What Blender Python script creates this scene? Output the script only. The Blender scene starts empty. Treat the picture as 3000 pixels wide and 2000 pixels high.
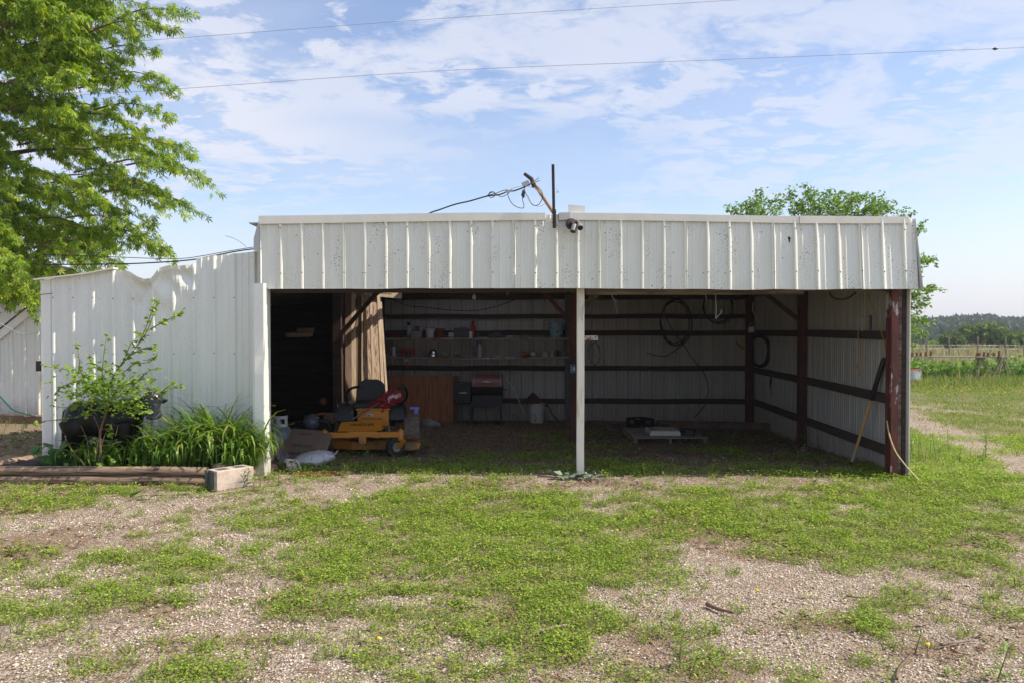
import bpy, math, random
import numpy as np
from mathutils import Vector, Matrix, Euler, Quaternion
R = math.radians
sc = bpy.context.scene
rng = np.random.default_rng(7)
random.seed(7)
col = sc.collection

# ------------------------------------------------------------------ camera
EYE = Vector((0, 0, 1.6)); F = 2333.0
YAW, PITCH = R(1.47), R(0.98)
cd = bpy.data.cameras.new('camera'); cam = bpy.data.objects.new('camera', cd); col.objects.link(cam)
cd.sensor_width = 36; cd.lens = 28; cd.clip_start = .05; cd.clip_end = 4000
cam.location = EYE; cam.rotation_euler = (R(90) - PITCH, 0, YAW)
sc.camera = cam
CR = Euler((R(90) - PITCH, 0, YAW)).to_matrix()

# ------------------------------------------------------------------ light
SUN = Vector((0.70, -0.048, 0.71)).normalized()
world = bpy.data.worlds.new('World'); sc.world = world; world.use_nodes = True
wn, wl = world.node_tree.nodes, world.node_tree.links
wn.clear()
sky = wn.new('ShaderNodeTexSky'); sky.sky_type = 'NISHITA'; sky.sun_disc = False
sky.sun_elevation = math.asin(SUN.z); sky.sun_rotation = math.atan2(SUN.x, SUN.y)
sky.altitude = 200; sky.air_density = 1.0; sky.dust_density = 1.2; sky.ozone_density = 1.5
SKY_STRENGTH = .132
def WN(t, **k):
    n = wn.new(t)
    for a, b in k.items(): setattr(n, a, b)
    return n
def wmath(op, a, b=None, c=None, clamp=False):
    n = WN('ShaderNodeMath', operation=op, use_clamp=clamp)
    for i, v in enumerate((a, b, c)):
        if v is None: continue
        if isinstance(v, (int, float)): n.inputs[i].default_value = v
        else: wl.new(v, n.inputs[i])
    return n.outputs[0]
tc = WN('ShaderNodeTexCoord'); sep = WN('ShaderNodeSeparateXYZ'); wl.new(tc.outputs['Generated'], sep.inputs[0])
dz = wmath('ADD', wmath('MAXIMUM', sep.outputs[2], 0.0), 0.10)
cx = wmath('DIVIDE', sep.outputs[0], dz); cy = wmath('DIVIDE', sep.outputs[1], dz)
comb = WN('ShaderNodeCombineXYZ'); wl.new(cx, comb.inputs[0]); wl.new(cy, comb.inputs[1])
def wnoise(scale, detail, rough, off, dist=0, ys=1.0):
    m = WN('ShaderNodeMapping'); m.inputs['Location'].default_value = off; m.inputs['Scale'].default_value = (1, ys, 1)
    wl.new(comb.outputs[0], m.inputs[0])
    n = WN('ShaderNodeTexNoise'); n.inputs['Scale'].default_value = scale; n.inputs['Detail'].default_value = detail
    n.inputs['Roughness'].default_value = rough; n.inputs['Distortion'].default_value = dist
    wl.new(m.outputs[0], n.inputs['Vector']); return n.outputs['Fac']
def wramp(v, a, b, lo=0.0, hi=1.0):
    n = WN('ShaderNodeMapRange', interpolation_type='SMOOTHSTEP'); wl.new(v, n.inputs[0])
    n.inputs[1].default_value = a; n.inputs[2].default_value = b; n.inputs[3].default_value = lo; n.inputs[4].default_value = hi
    return n.outputs[0]
big = wramp(wnoise(.55, 3, .5, (3.1, 7.7, 0), .3), .30, .55)
sml = wramp(wnoise(5.2, 8, .62, (1.3, .4, 2.0), .35, 1.15), .455, .60)
puf = wramp(wnoise(2.3, 8, .62, (8.3, 2.2, 5.0), .3), .46, .62)
veil = wramp(wnoise(.8, 5, .6, (5.5, 9.1, 4.0), .3), .34, .70, 0, .42)
left = wramp(cx, 1.2, -1.9)                      # more cloud to the west
cl = wmath('MULTIPLY', wmath('MAXIMUM', sml, puf), wmath('ADD', wmath('MULTIPLY', big, .62), wmath('MULTIPLY', left, .38)))
elev = wramp(sep.outputs[2], .07, .22, .22, 1.0)
cl = wmath('MULTIPLY', wmath('MAXIMUM', cl, wmath('MULTIPLY', veil, wmath('ADD', .45, wmath('MULTIPLY', left, .7)))), elev)
haze = wramp(sep.outputs[2], 0.20, -0.01, 0.0, .72)
cl = wmath('MINIMUM', wmath('MAXIMUM', cl, haze), .93)
mix = WN('ShaderNodeMix', data_type='RGBA'); wl.new(cl, mix.inputs['Factor'])
tint = WN('ShaderNodeMix', data_type='RGBA', blend_type='MULTIPLY'); tint.inputs['Factor'].default_value = 1
wl.new(sky.outputs[0], tint.inputs['A']); tint.inputs['B'].default_value = (1.20, 1.15, 1.20, 1)
wl.new(tint.outputs['Result'], mix.inputs['A'])
mix.inputs['B'].default_value = (4.95, 5.1, 5.75, 1)
bg = WN('ShaderNodeBackground'); bg.inputs['Strength'].default_value = SKY_STRENGTH
wl.new(mix.outputs['Result'], bg.inputs['Color'])
wo = WN('ShaderNodeOutputWorld'); wl.new(bg.outputs[0], wo.inputs['Surface'])
sd = bpy.data.lights.new('sun', 'SUN'); sd.energy = 5.0; sd.angle = R(.55); sd.color = (1, .90, .76)
sun = bpy.data.objects.new('sun', sd); col.objects.link(sun)
sun.rotation_euler = SUN.to_track_quat('Z', 'Y').to_euler()
sc.view_settings.view_transform = 'Standard'; sc.view_settings.look = 'None'
sc.view_settings.exposure = 0.36; sc.view_settings.gamma = 1
sc.view_settings.use_curve_mapping = False
sc.cycles.max_bounces = 6; sc.cycles.diffuse_bounces = 4; sc.cycles.transparent_max_bounces = 6
sc.cycles.caustics_reflective = False; sc.cycles.caustics_refractive = False

# ------------------------------------------------------------------ where things stand
def W(px, py, Y):
    """world point at depth Y seen at pixel (px, py) of the 3000x2000 photograph"""
    d = CR @ Vector(((px - 1500) / F, (1000 - py) / F, -1))
    return EYE + d * (Y / d.y)
K = 3000 / 2352
def D(dx, dy, Y): return W(dx * K, dy * K, Y)
def ss(a, b, x):
    t = np.clip((np.asarray(x, float) - a) / (b - a), 0, 1); return t * t * (3 - 2 * t)
def gz(x, y):
    """height of the ground"""
    x = np.asarray(x, float); y = np.asarray(y, float)
    z = -.18 * ss(8.6, 13.6, y)
    z = z - .03 * ss(2, 5, x) * ss(7, 8.5, y)
    z = z + (.17 * ss(8.7, 10.5, y) * ss(-4.9, -5.5, x))
    z = z - .02 * ss(20, 26, y)
    z = z - 9 * ss(88, 160, y) + 5 * ss(180, 260, y)
    return z
def G(px, py):
    d = CR @ Vector(((px - 1500) / F, (1000 - py) / F, -1))
    z = 0.0
    for _ in range(12):
        t = (z - 1.6) / d.z; p = EYE + d * t; z = float(gz(p.x, p.y))
    return Vector((p.x, p.y, z))
def GD(dx, dy): return G(dx * K, dy * K)

# value noise in metres, shared by the ground's colour and by what grows on it
_lat = rng.random((256, 256))
def vn(x, y):
    xi = np.floor(x).astype(int); yi = np.floor(y).astype(int); fx = x - xi; fy = y - yi
    fx = fx * fx * (3 - 2 * fx); fy = fy * fy * (3 - 2 * fy)
    a = _lat[yi % 256, xi % 256]; b = _lat[yi % 256, (xi + 1) % 256]
    c = _lat[(yi + 1) % 256, xi % 256]; d = _lat[(yi + 1) % 256, (xi + 1) % 256]
    return (a * (1 - fx) + b * fx) * (1 - fy) + (c * (1 - fx) + d * fx) * fy
def fbm(x, y, s, o=4, g=.5):
    v = 0; a = 1; t = 0
    for i in range(o):
        v = v + a * vn(x * s + 17.3 * i, y * s + 5.1 * i); t += a; a *= g; s *= 2.03
    return v / t

# ------------------------------------------------------------------ materials
MATS = {}
def nodes(name):
    m = bpy.data.materials.new(name); m.use_nodes = True
    n, l = m.node_tree.nodes, m.node_tree.links
    return m, n, l, n['Principled BSDF']
def noise(n, l, scale, detail=4, rough=.55, stretch=(1, 1, 1), coord='Object', dist=0):
    t = n.new('ShaderNodeTexCoord'); mp = n.new('ShaderNodeMapping'); mp.inputs['Scale'].default_value = stretch
    l.new(t.outputs[coord], mp.inputs[0])
    x = n.new('ShaderNodeTexNoise'); x.inputs['Scale'].default_value = scale; x.inputs['Detail'].default_value = detail
    x.inputs['Roughness'].default_value = rough; x.inputs['Distortion'].default_value = dist
    l.new(mp.outputs[0], x.inputs['Vector']); return x.outputs['Fac'], mp.outputs[0]
def rampn(n, l, v, a, b, lo=0., hi=1.):
    r = n.new('ShaderNodeMapRange'); l.new(v, r.inputs[0])
    for i, q in zip((1, 2, 3, 4), (a, b, lo, hi)): r.inputs[i].default_value = q
    return r.outputs[0]
def mixc(n, l, f, A, B, blend='MIX'):
    x = n.new('ShaderNodeMix'); x.data_type = 'RGBA'; x.blend_type = blend
    for s, v in (('Factor', f), ('A', A), ('B', B)):
        if isinstance(v, tuple): x.inputs[s].default_value = v if len(v) == 4 else (*v, 1)
        elif isinstance(v, (int, float)): x.inputs[s].default_value = v
        else: l.new(v, x.inputs[s])
    return x.outputs['Result']
def mat(name, c, rough=.6, metal=0., var=.18, scale=6, c2=None, c2s=5, c2a=.5, c2b=.6, stretch=(1, 1, 1), bump=.0, bs=30, spec=None, c3=None, c3s=30, c3a=.6, c3b=.66, trans=0, coat=0):
    if name in MATS: return MATS[name]
    m, n, l, p = nodes(name)
    f, _ = noise(n, l, scale, 5, .6, stretch)
    lo = tuple(q * (1 - var) for q in c); hi = tuple(min(1, q * (1 + var)) for q in c)
    o = mixc(n, l, rampn(n, l, f, .3, .7), lo, hi)
    if c2:
        f2, _ = noise(n, l, c2s, 6, .65, stretch)
        o = mixc(n, l, rampn(n, l, f2, c2a, c2b), o, c2)
    if c3:
        f3, _ = noise(n, l, c3s, 4, .6)
        o = mixc(n, l, rampn(n, l, f3, c3a, c3b), o, c3)
    l.new(o, p.inputs['Base Color'])
    p.inputs['Roughness'].default_value = rough; p.inputs['Metallic'].default_value = metal
    if spec is not None: p.inputs['Specular IOR Level'].default_value = spec
    if trans: p.inputs['Transmission Weight'].default_value = trans
    if coat: p.inputs['Coat Weight'].default_value = coat
    if bump:
        fb, _ = noise(n, l, bs, 5, .6, stretch)
        b = n.new('ShaderNodeBump'); b.inputs['Strength'].default_value = bump; b.inputs['Distance'].default_value = .01
        l.new(fb, b.inputs['Height']); l.new(b.outputs[0], p.inputs['Normal'])
    MATS[name] = m; return m

def leafmat(name, cols, rough=.5, transl=.35):
    """leaf colour differs from leaf to leaf"""
    if name in MATS: return MATS[name]
    m, n, l, p = nodes(name)
    g = n.new('ShaderNodeNewGeometry'); r = n.new('ShaderNodeValToRGB')
    r.color_ramp.elements[0].position = 0; r.color_ramp.elements[0].color = (*cols[0], 1)
    r.color_ramp.elements[1].position = 1; r.color_ramp.elements[1].color = (*cols[-1], 1)
    for i, c in enumerate(cols[1:-1]):
        e = r.color_ramp.elements.new((i + 1) / (len(cols) - 1)); e.color = (*c, 1)
    l.new(g.outputs['Random Per Island'], r.inputs[0])
    f, _ = noise(n, l, 1.1, 3, .5)
    o = mixc(n, l, rampn(n, l, f, .35, .65, .0, .38), r.outputs[0], cols[len(cols) // 2])
    l.new(o, p.inputs['Base Color']); p.inputs['Roughness'].default_value = rough
    p.inputs['Specular IOR Level'].default_value = .35
    t = n.new('ShaderNodeBsdfTranslucent'); hs = n.new('ShaderNodeHueSaturation'); hs.inputs['Value'].default_value = 1.5; hs.inputs['Saturation'].default_value = 1.1
    l.new(o, hs.inputs['Color']); l.new(hs.outputs[0], t.inputs[0])
    ms = n.new('ShaderNodeMixShader'); ms.inputs[0].default_value = transl
    l.new(p.outputs[0], ms.inputs[1]); l.new(t.outputs[0], ms.inputs[2])
    l.new(ms.outputs[0], n['Material Output'].inputs[0])
    MATS[name] = m; return m

def metalsheet(name, c, grime, specks=.95, dark=.0, rough=.42):
    m, n, l, p = nodes(name)
    f, _ = noise(n, l, 1.6, 6, .6, (3, 3, .5))
    o = mixc(n, l, rampn(n, l, f, .35, .75, 0, .75), c, grime)
    oi = n.new('ShaderNodeObjectInfo')
    o = mixc(n, l, rampn(n, l, oi.outputs['Random'], 0, 1, 0, .35), o, tuple(q * .86 for q in c))
    # spots of mildew: small cells gated by a slow noise
    t = n.new('ShaderNodeTexCoord'); v = n.new('ShaderNodeTexVoronoi'); v.inputs['Scale'].default_value = 46
    l.new(t.outputs['Object'], v.inputs['Vector'])
    gate, _ = noise(n, l, 3.0, 3, .6, (2.2, 1, .8))
    thr = rampn(n, l, gate, .40, .72, .0, .36 * specks)
    lt = n.new('ShaderNodeMath'); lt.operation = 'LESS_THAN'; l.new(v.outputs['Distance'], lt.inputs[0]); l.new(thr, lt.inputs[1])
    v2 = n.new('ShaderNodeTexVoronoi'); v2.inputs['Scale'].default_value = 9; l.new(t.outputs['Object'], v2.inputs['Vector'])
    lt2 = n.new('ShaderNodeMath'); lt2.operation = 'LESS_THAN'; l.new(v2.outputs['Distance'], lt2.inputs[0]); lt2.inputs[1].default_value = .075 * specks
    mx = n.new('ShaderNodeMath'); mx.operation = 'MAXIMUM'; l.new(lt.outputs[0], mx.inputs[0]); l.new(lt2.outputs[0], mx.inputs[1])
    ml = n.new('ShaderNodeMath'); ml.operation = 'MULTIPLY'; l.new(mx.outputs[0], ml.inputs[0]); ml.inputs[1].default_value = .8
    o = mixc(n, l, ml.outputs[0], o, (.15, .15, .13))
    # mud splashed up the foot of the sheets
    sp = n.new('ShaderNodeSeparateXYZ'); gm = n.new('ShaderNodeNewGeometry'); l.new(gm.outputs['Position'], sp.inputs[0])
    fm, _ = noise(n, l, 9, 6, .7); ad = n.new('ShaderNodeMath'); ad.operation = 'MULTIPLY_ADD'; l.new(fm, ad.inputs[0]); ad.inputs[1].default_value = -.55; l.new(sp.outputs[2], ad.inputs[2])
    o = mixc(n, l, rampn(n, l, ad.outputs[0], .14, -.26, 0, .55), o, (.27, .215, .16))
    fr, _ = noise(n, l, 5, 5, .65, (3, 3, .25)); o = mixc(n, l, rampn(n, l, fr, .66, .78, 0, .32), o, (.38, .27, .16))
    l.new(o, p.inputs['Base Color']); p.inputs['Roughness'].default_value = rough
    fb, _ = noise(n, l, 2.2, 3, .5)
    b = n.new('ShaderNodeBump'); b.inputs['Strength'].default_value = .10; b.inputs['Distance'].default_value = .02
    l.new(fb, b.inputs['Height']); l.new(b.outputs[0], p.inputs['Normal'])
    MATS[name] = m; return m
M_white = metalsheet('white painted sheet steel', (.79, .80, .725), (.66, .655, .565))
M_wall = metalsheet('white painted wall steel', (.82, .83, .765), (.70, .705, .65), .5)
M_trim = metalsheet('white painted trim', (.82, .79, .70), (.70, .68, .59), .45)
M_trimgrey = metalsheet('bare greyed trim', (.58, .585, .57), (.48, .49, .47), .4)
M_inner = metalsheet('galvanised primer inside of sheets', (.46, .435, .41), (.28, .265, .25), .4, rough=.65)
M_rust = mat('rusty red oxide steel', (.095, .026, .018), .75, var=.35, scale=9, c2=(.045, .018, .012), c2s=4, c2a=.45, c2b=.62, stretch=(1, 1, .4), bump=.4)
M_rustpeel = mat('red oxide steel with peeling paint', (.11, .028, .020), .7, var=.4, scale=8, c2=(.42, .36, .36), c2s=7, c2a=.575, c2b=.60, stretch=(1, 1, .35), bump=.4)
M_whitepost = mat('old white painted post', (.80, .735, .62), .6, var=.1, scale=5, c2=(.26, .17, .10), c2s=4, c2a=.60, c2b=.78, stretch=(2, 2, .35), bump=.3, c3=(.2, .12, .07), c3s=60, c3a=.68, c3b=.72)
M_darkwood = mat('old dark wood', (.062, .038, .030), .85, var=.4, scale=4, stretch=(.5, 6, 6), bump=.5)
M_girt = mat('dark brown girt timber', (.058, .036, .028), .85, var=.4, scale=5, stretch=(.4, 6, 6), bump=.4)
M_paleheader = mat('weathered header board', (.20, .16, .12), .85, var=.35, scale=3, c2=(.09, .05, .04), c2s=2.5, c2a=.45, c2b=.6, stretch=(.6, 5, 5), bump=.5)
M_shelf = mat('weathered grey shelf board', (.26, .235, .21), .8, var=.25, scale=4, c2=(.22, .09, .03), c2s=3, c2a=.55, c2b=.62, stretch=(1, 4, 4), bump=.4)
M_slab = mat('rough sawn slab wood', (.42, .31, .23), .9, var=.35, scale=14, c2=(.10, .055, .035), c2s=16, c2a=.50, c2b=.64, stretch=(3, 3, .3), bump=1.0, bs=30)
M_slab2 = mat('weathered pale plank', (.48, .38, .28), .85, var=.2, scale=5, c2=(.40, .32, .12), c2s=3, c2a=.55, c2b=.68, stretch=(5, 5, .3), bump=.5)
M_slab3 = mat('brown plank', (.17, .105, .075), .85, var=.25, scale=5, stretch=(5, 5, .3), bump=.5)
M_log = mat('weathered landscape timber', (.29, .20, .135), .85, var=.45, scale=7, c2=(.07, .045, .032), c2s=6, c2a=.52, c2b=.62, stretch=(.45, 5, 5), bump=.9, bs=22)
M_block = mat('old concrete block', (.55, .45, .37), .95, var=.16, scale=12, c2=(.30, .27, .22), c2s=3, bump=.8, bs=160)
M_blockshade = mat('concrete block with painted shade', (.10, .10, .09), .95, var=.3, scale=10, bump=.6, bs=80)  # shade painted into the colour of the end face and cores
M_soil = mat('dark bed soil', (.045, .032, .024), .95, var=.4, scale=20, bump=1, bs=60)
M_black = mat('black plastic', (.012, .012, .013), .45, var=.2)
M_rubber = mat('dusty black rubber', (.025, .024, .023), .8, var=.4, scale=15, c2=(.10, .085, .065), c2s=8, c2a=.5, c2b=.75)
M_tread = mat('dusty tyre tread', (.24, .185, .14), .9, var=.4, scale=20, bump=.9, bs=60)
M_orange = mat('orange yellow mower paint', (.52, .19, .012), .42, var=.08, scale=5, c2=(.26, .13, .05), c2s=7, c2a=.60, c2b=.70)
M_orangedirty = mat('dusty mower deck', (.48, .18, .015), .6, var=.1, scale=5, c2=(.17, .10, .06), c2s=5, c2a=.50, c2b=.62)
M_seat = mat('dark grey seat vinyl', (.040, .040, .040), .6, var=.15, scale=10, bump=.2, bs=120)
M_chrome = mat('bright steel', (.62, .62, .60), .22, metal=1, var=.05)
M_steel = mat('dull zinc steel', (.38, .39, .40), .45, metal=.9, var=.15)
M_galv = mat('galvanised tub', (.36, .39, .42), .45, metal=.6, var=.2, scale=3)
M_lidcopper = mat('copper brown grill enamel', (.20, .075, .055), .35, var=.08, scale=4)
M_red = mat('red paint', (.36, .012, .012), .4, var=.1)
M_reddark = mat('dark red plastic', (.10, .012, .012), .5, var=.2)
M_whitepl = mat('off white plastic', (.52, .51, .49), .5, var=.07, scale=6)
M_greypl = mat('grey plastic', (.22, .21, .20), .55, var=.1)
M_terracotta = mat('terracotta', (.27, .07, .03), .8, var=.15)
M_enamel = mat('pale blue enamel pail with flaked paint', (.22, .33, .38), .5, var=.12, c2=(.02, .06, .10), c2s=14, c2a=.56, c2b=.60)
M_card = mat('brown cardboard', (.17, .115, .08), .85, var=.12, scale=5)
M_sack = mat('white woven sack', (.47, .47, .50), .6, var=.1, scale=6, c2=(.16, .12, .10), c2s=6, c2a=.62, c2b=.72, bump=.5, bs=14)
M_ply = mat('orange varnished plywood', (.33, .115, .038), .55, var=.2, scale=3, c2=(.22, .07, .02), c2s=4, stretch=(6, 3, .5))
M_plydark = mat('dark plywood edge', (.10, .04, .02), .6, var=.2)
M_blue = mat('blue plastic', (.03, .13, .32), .45, var=.1)
M_bluepale = mat('periwinkle clip', (.16, .20, .75), .4, var=.05)
M_yellowhandle = mat('yellow fibreglass handle', (.55, .30, .06), .5, var=.15, scale=6, c2=(.45, .40, .33), c2s=3, c2a=.55, c2b=.7, stretch=(1, 1, .3))
M_rope = mat('yellow rope', (.42, .24, .05), .8, var=.2, scale=40)
M_ropepale = mat('pale rope', (.55, .44, .24), .8, var=.15, scale=40)
M_cable = mat('black cable', (.015, .015, .016), .55, var=.2)
M_wire = mat('aluminium line wire', (.42, .43, .45), .5, var=.1)
M_linewire = mat('grey overhead wire', (.30, .31, .33), .6, var=.1)
M_bark = mat('grey brown bark', (.11, .085, .065), .95, var=.4, scale=9, stretch=(3, 3, .5), bump=1, bs=20)
M_twig = mat('brown twig', (.16, .10, .065), .9, var=.3, scale=12)
M_deadwood = mat('bleached dead stick', (.30, .25, .20), .9, var=.3, scale=12, c2=(.13, .09, .06), c2s=9)
M_cow = mat('glossy black cow statue', (.004, .004, .005), .36, spec=.28, var=.3, scale=8, c2=(.030, .030, .018), c2s=3, c2a=.55, c2b=.72, c3=(.5, .5, .5), c3s=26, c3a=.735, c3b=.76)
M_cowface = mat('scuffed cow face', (.03, .03, .036), .27, var=.3, scale=9, c3=(.6, .6, .62), c3s=30, c3a=.68, c3b=.71)
M_bone = mat('bleached scrap', (.48, .43, .38), .8, var=.2, scale=18, c2=(.13, .10, .08), c2s=20, c2a=.55, c2b=.65)
M_rustiron = mat('orange rusted iron', (.26, .10, .045), .85, var=.4, scale=14, c2=(.07, .035, .03), c2s=12, bump=.4)
M_ink = mat('black print', (.02, .018, .016), .8, var=.1)
M_stone = mat('grey stone', (.30, .28, .26), .95, var=.2, scale=8, bump=.6)
M_roofdark = mat('dark shingle roof', (.035, .033, .032), .9, var=.4, scale=8)
M_yellow = mat('yellow petal', (.75, .52, .02), .6, var=.1)
M_pallet = mat('grey brown pallet wood', (.27, .20, .17), .85, var=.25, scale=5, c2=(.14, .09, .07), c2s=5, stretch=(.6, 5, 5), bump=.4)
M_paintedwood = mat('sawhorse timber', (.34, .26, .22), .85, var=.2, scale=4)
M_hole = mat('dark inside of a tear', (.01, .01, .01), .9)  # flat dark colour standing for the shade inside holes
M_redcloth = mat('red cloth with white bands', (.26, .012, .022), .85, var=.2, scale=8, c2=(.50, .46, .46), c2s=6, c2a=.585, c2b=.60, bump=.5, bs=25)

# ------------------------------------------------------------------ mesh helpers
def link(o, parent=None):
    col.objects.link(o)
    if parent is not None: o.parent = parent
    return o
class MB:
    def __init__(s): s.v = []; s.f = []
    def add(s, vs, fs, M=None):
        o = len(s.v)
        s.v += [tuple(M @ Vector(q)) if M is not None else tuple(q) for q in vs]
        s.f += [tuple(i + o for i in f) for f in fs]; return s
    def box(s, c, d, rot=None, taper=None, bev=0):
        x, y, z = d[0] / 2, d[1] / 2, d[2] / 2
        t = taper or (1, 1)
        if bev:
            b = min(bev, x * .9, y * .9, z * .9); vs = []; 
            for zz, k in ((-z, b), (-z + b, 0), (z - b, 0), (z, b)):
                tx, ty = (t if zz > 0 else (1, 1))
                for sx, sy in ((-1, -1), (1, -1), (1, 1), (-1, 1)):
                    vs.append((sx * (x - k - b * 0) * tx, sy * (y - k - b * 0) * ty, zz))
            fs = [(3, 2, 1, 0), (12, 13, 14, 15)]
            for r in range(3):
                for i in range(4):
                    j = (i + 1) % 4; fs.append((r * 4 + i, r * 4 + j, r * 4 + 4 + j, r * 4 + 4 + i))
        else:
            vs = [(-x, -y, -z), (x, -y, -z), (x, y, -z), (-x, y, -z), (-x * t[0], -y * t[1], z), (x * t[0], -y * t[1], z), (x * t[0], y * t[1], z), (-x * t[0], y * t[1], z)]
            fs = [(3, 2, 1, 0), (4, 5, 6, 7), (0, 1, 5, 4), (1, 2, 6, 5), (2, 3, 7, 6), (3, 0, 4, 7)]
        M = Matrix.Translation(c) @ (Euler(rot).to_matrix().to_4x4() if rot else Matrix())
        return s.add(vs, fs, M)
    def tube(s, pts, r, n=8, cap=True):
        pts = [Vector(p) for p in pts]; rs = r if isinstance(r, (list, tuple)) else [r] * len(pts)
        vs = []; fs = []; prev = None
        for i, p in enumerate(pts):
            t = (pts[min(i + 1, len(pts) - 1)] - pts[max(i - 1, 0)])
            t = t.normalized() if t.length > 1e-9 else Vector((0, 0, 1))
            if prev is None:
                a = Vector((0, 0, 1)) if abs(t.z) < .9 else Vector((1, 0, 0)); u = t.cross(a).normalized()
            else:
                u = (prev - t * prev.dot(t)); u = u.normalized() if u.length > 1e-6 else prev
            prev = u; w = t.cross(u)
            for k in range(n):
                a = 2 * math.pi * k / n; vs.append(p + (u * math.cos(a) + w * math.sin(a)) * rs[i])
        for i in range(len(pts) - 1):
            for k in range(n):
                j = (k + 1) % n; fs.append((i * n + k, i * n + j, (i + 1) * n + j, (i + 1) * n + k))
        if cap:
            fs.append(tuple(range(n - 1, -1, -1))); b = (len(pts) - 1) * n; fs.append(tuple(b + k for k in range(n)))
        return s.add(vs, fs)
    def beam(s, a, b, w, h, up=(0, 0, 1)):
        """rectangular bar from a to b, w across, h along `up`"""
        a = Vector(a); b = Vector(b); t = (b - a).normalized(); u = Vector(up); u = (u - t * u.dot(t)).normalized(); x = t.cross(u)
        vs = []
        for p in (a, b):
            for sx, sy in ((-1, -1), (1, -1), (1, 1), (-1, 1)): vs.append(p + x * (sx * w / 2) + u * (sy * h / 2))
        return s.add(vs, [(3, 2, 1, 0), (4, 5, 6, 7), (0, 1, 5, 4), (1, 2, 6, 5), (2, 3, 7, 6), (3, 0, 4, 7)])
    def lathe(s, prof, c=(0, 0, 0), n=20, rot=None, sx=1, sy=1):
        vs = []; fs = []
        for r, z in prof:
            for k in range(n):
                a = 2 * math.pi * k / n; vs.append((r * math.cos(a) * sx, r * math.sin(a) * sy, z))
        for i in range(len(prof) - 1):
            for k in range(n):
                j = (k + 1) % n; fs.append((i * n + k, i * n + j, (i + 1) * n + j, (i + 1) * n + k))
        if prof[0][0] > 1e-5: fs.append(tuple(range(n - 1, -1, -1)))
        if prof[-1][0] > 1e-5: fs.append(tuple((len(prof) - 1) * n + k for k in range(n)))
        M = Matrix.Translation(c) @ (Euler(rot).to_matrix().to_4x4() if rot else Matrix())
        return s.add(vs, fs, M)
    def prism(s, poly, y0, y1, M=None):
        """polygon in xz pushed from y0 to y1"""
        n = len(poly); vs = [(x, y0, z) for x, z in poly] + [(x, y1, z) for x, z in poly]
        fs = [tuple(range(n)), tuple(range(2 * n - 1, n - 1, -1))] + [(i, n + i, n + (i + 1) % n, (i + 1) % n) for i in range(n)]
        return s.add(vs, fs, M)
    def grid(s, fn, nu, nv, M=None, closed_u=False):
        vs = [fn(i / (nu if closed_u else nu - 1), j / (nv - 1)) for j in range(nv) for i in range(nu)]
        fs = []
        for j in range(nv - 1):
            for i in range(nu if closed_u else nu - 1):
                k = (i + 1) % nu; fs.append((j * nu + i, j * nu + k, (j + 1) * nu + k, (j + 1) * nu + i))
        return s.add(vs, fs, M)
    def build(s, name, m, parent=None, smooth=False, loc=None, rz=0, rot=None):
        me = bpy.data.meshes.new(name); me.from_pydata(s.v, [], s.f); me.materials.append(m)
        if smooth is True: me.polygons.foreach_set('use_smooth', [True] * len(me.polygons))
        elif smooth: me.polygons.foreach_set('use_smooth', [True] * len(me.polygons)); me.set_sharp_from_angle(angle=R(smooth))
        me.update()
        o = bpy.data.objects.new(name, me)
        if loc is not None: o.location = loc
        if rot is not None: o.rotation_euler = rot
        elif rz: o.rotation_euler = (0, 0, rz)
        return link(o, parent)
def tag(o, label=None, cat=None, group=None, kind=None):
    if label: o['label'] = label
    if cat: o['category'] = cat
    if group: o['group'] = group
    if kind: o['kind'] = kind
    return o
def thing(name, label, cat, loc=(0, 0, 0), rz=0, group=None, rot=None):
    o = bpy.data.objects.new(name, None); o.location = loc; o.rotation_euler = rot or (0, 0, rz); o.empty_display_size = .2
    link(o); return tag(o, label, cat, group)
def skinned(name, verts, edges, radii, m, parent=None, sub=2, root=0):
    me = bpy.data.meshes.new(name); me.from_pydata(verts, edges, []); o = bpy.data.objects.new('tmp', me); col.objects.link(o)
    sk = o.modifiers.new('s', 'SKIN'); sb = o.modifiers.new('b', 'SUBSURF'); sb.levels = sub; sb.render_levels = sub
    for i, r in enumerate(radii):
        me.skin_vertices[0].data[i].radius = r if isinstance(r, tuple) else (r, r)
        me.skin_vertices[0].data[i].use_root = (i == root)
    dg = bpy.context.evaluated_depsgraph_get()
    me2 = bpy.data.meshes.new_from_object(o.evaluated_get(dg)); bpy.data.objects.remove(o)
    me2.materials.clear(); me2.materials.append(m); me2.name = name
    me2.polygons.foreach_set('use_smooth', [True] * len(me2.polygons))
    return link(bpy.data.objects.new(name, me2), parent)
def text(name, s, size, m, parent, loc, rot, depth=.002, sx=1):
    cu = bpy.data.curves.new(name, 'FONT'); cu.body = s; cu.size = size; cu.extrude = depth; cu.align_x = 'CENTER'; cu.align_y = 'CENTER'; cu.offset = size * .018
    o = bpy.data.objects.new('tmp', cu); col.objects.link(o)
    dg = bpy.context.evaluated_depsgraph_get(); me = bpy.data.meshes.new_from_object(o.evaluated_get(dg)); bpy.data.objects.remove(o)
    me.materials.clear(); me.materials.append(m)
    o = bpy.data.objects.new(name, me); o.location = loc; o.rotation_euler = rot; o.scale = (sx, 1, 1)
    return link(o, parent)
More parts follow.
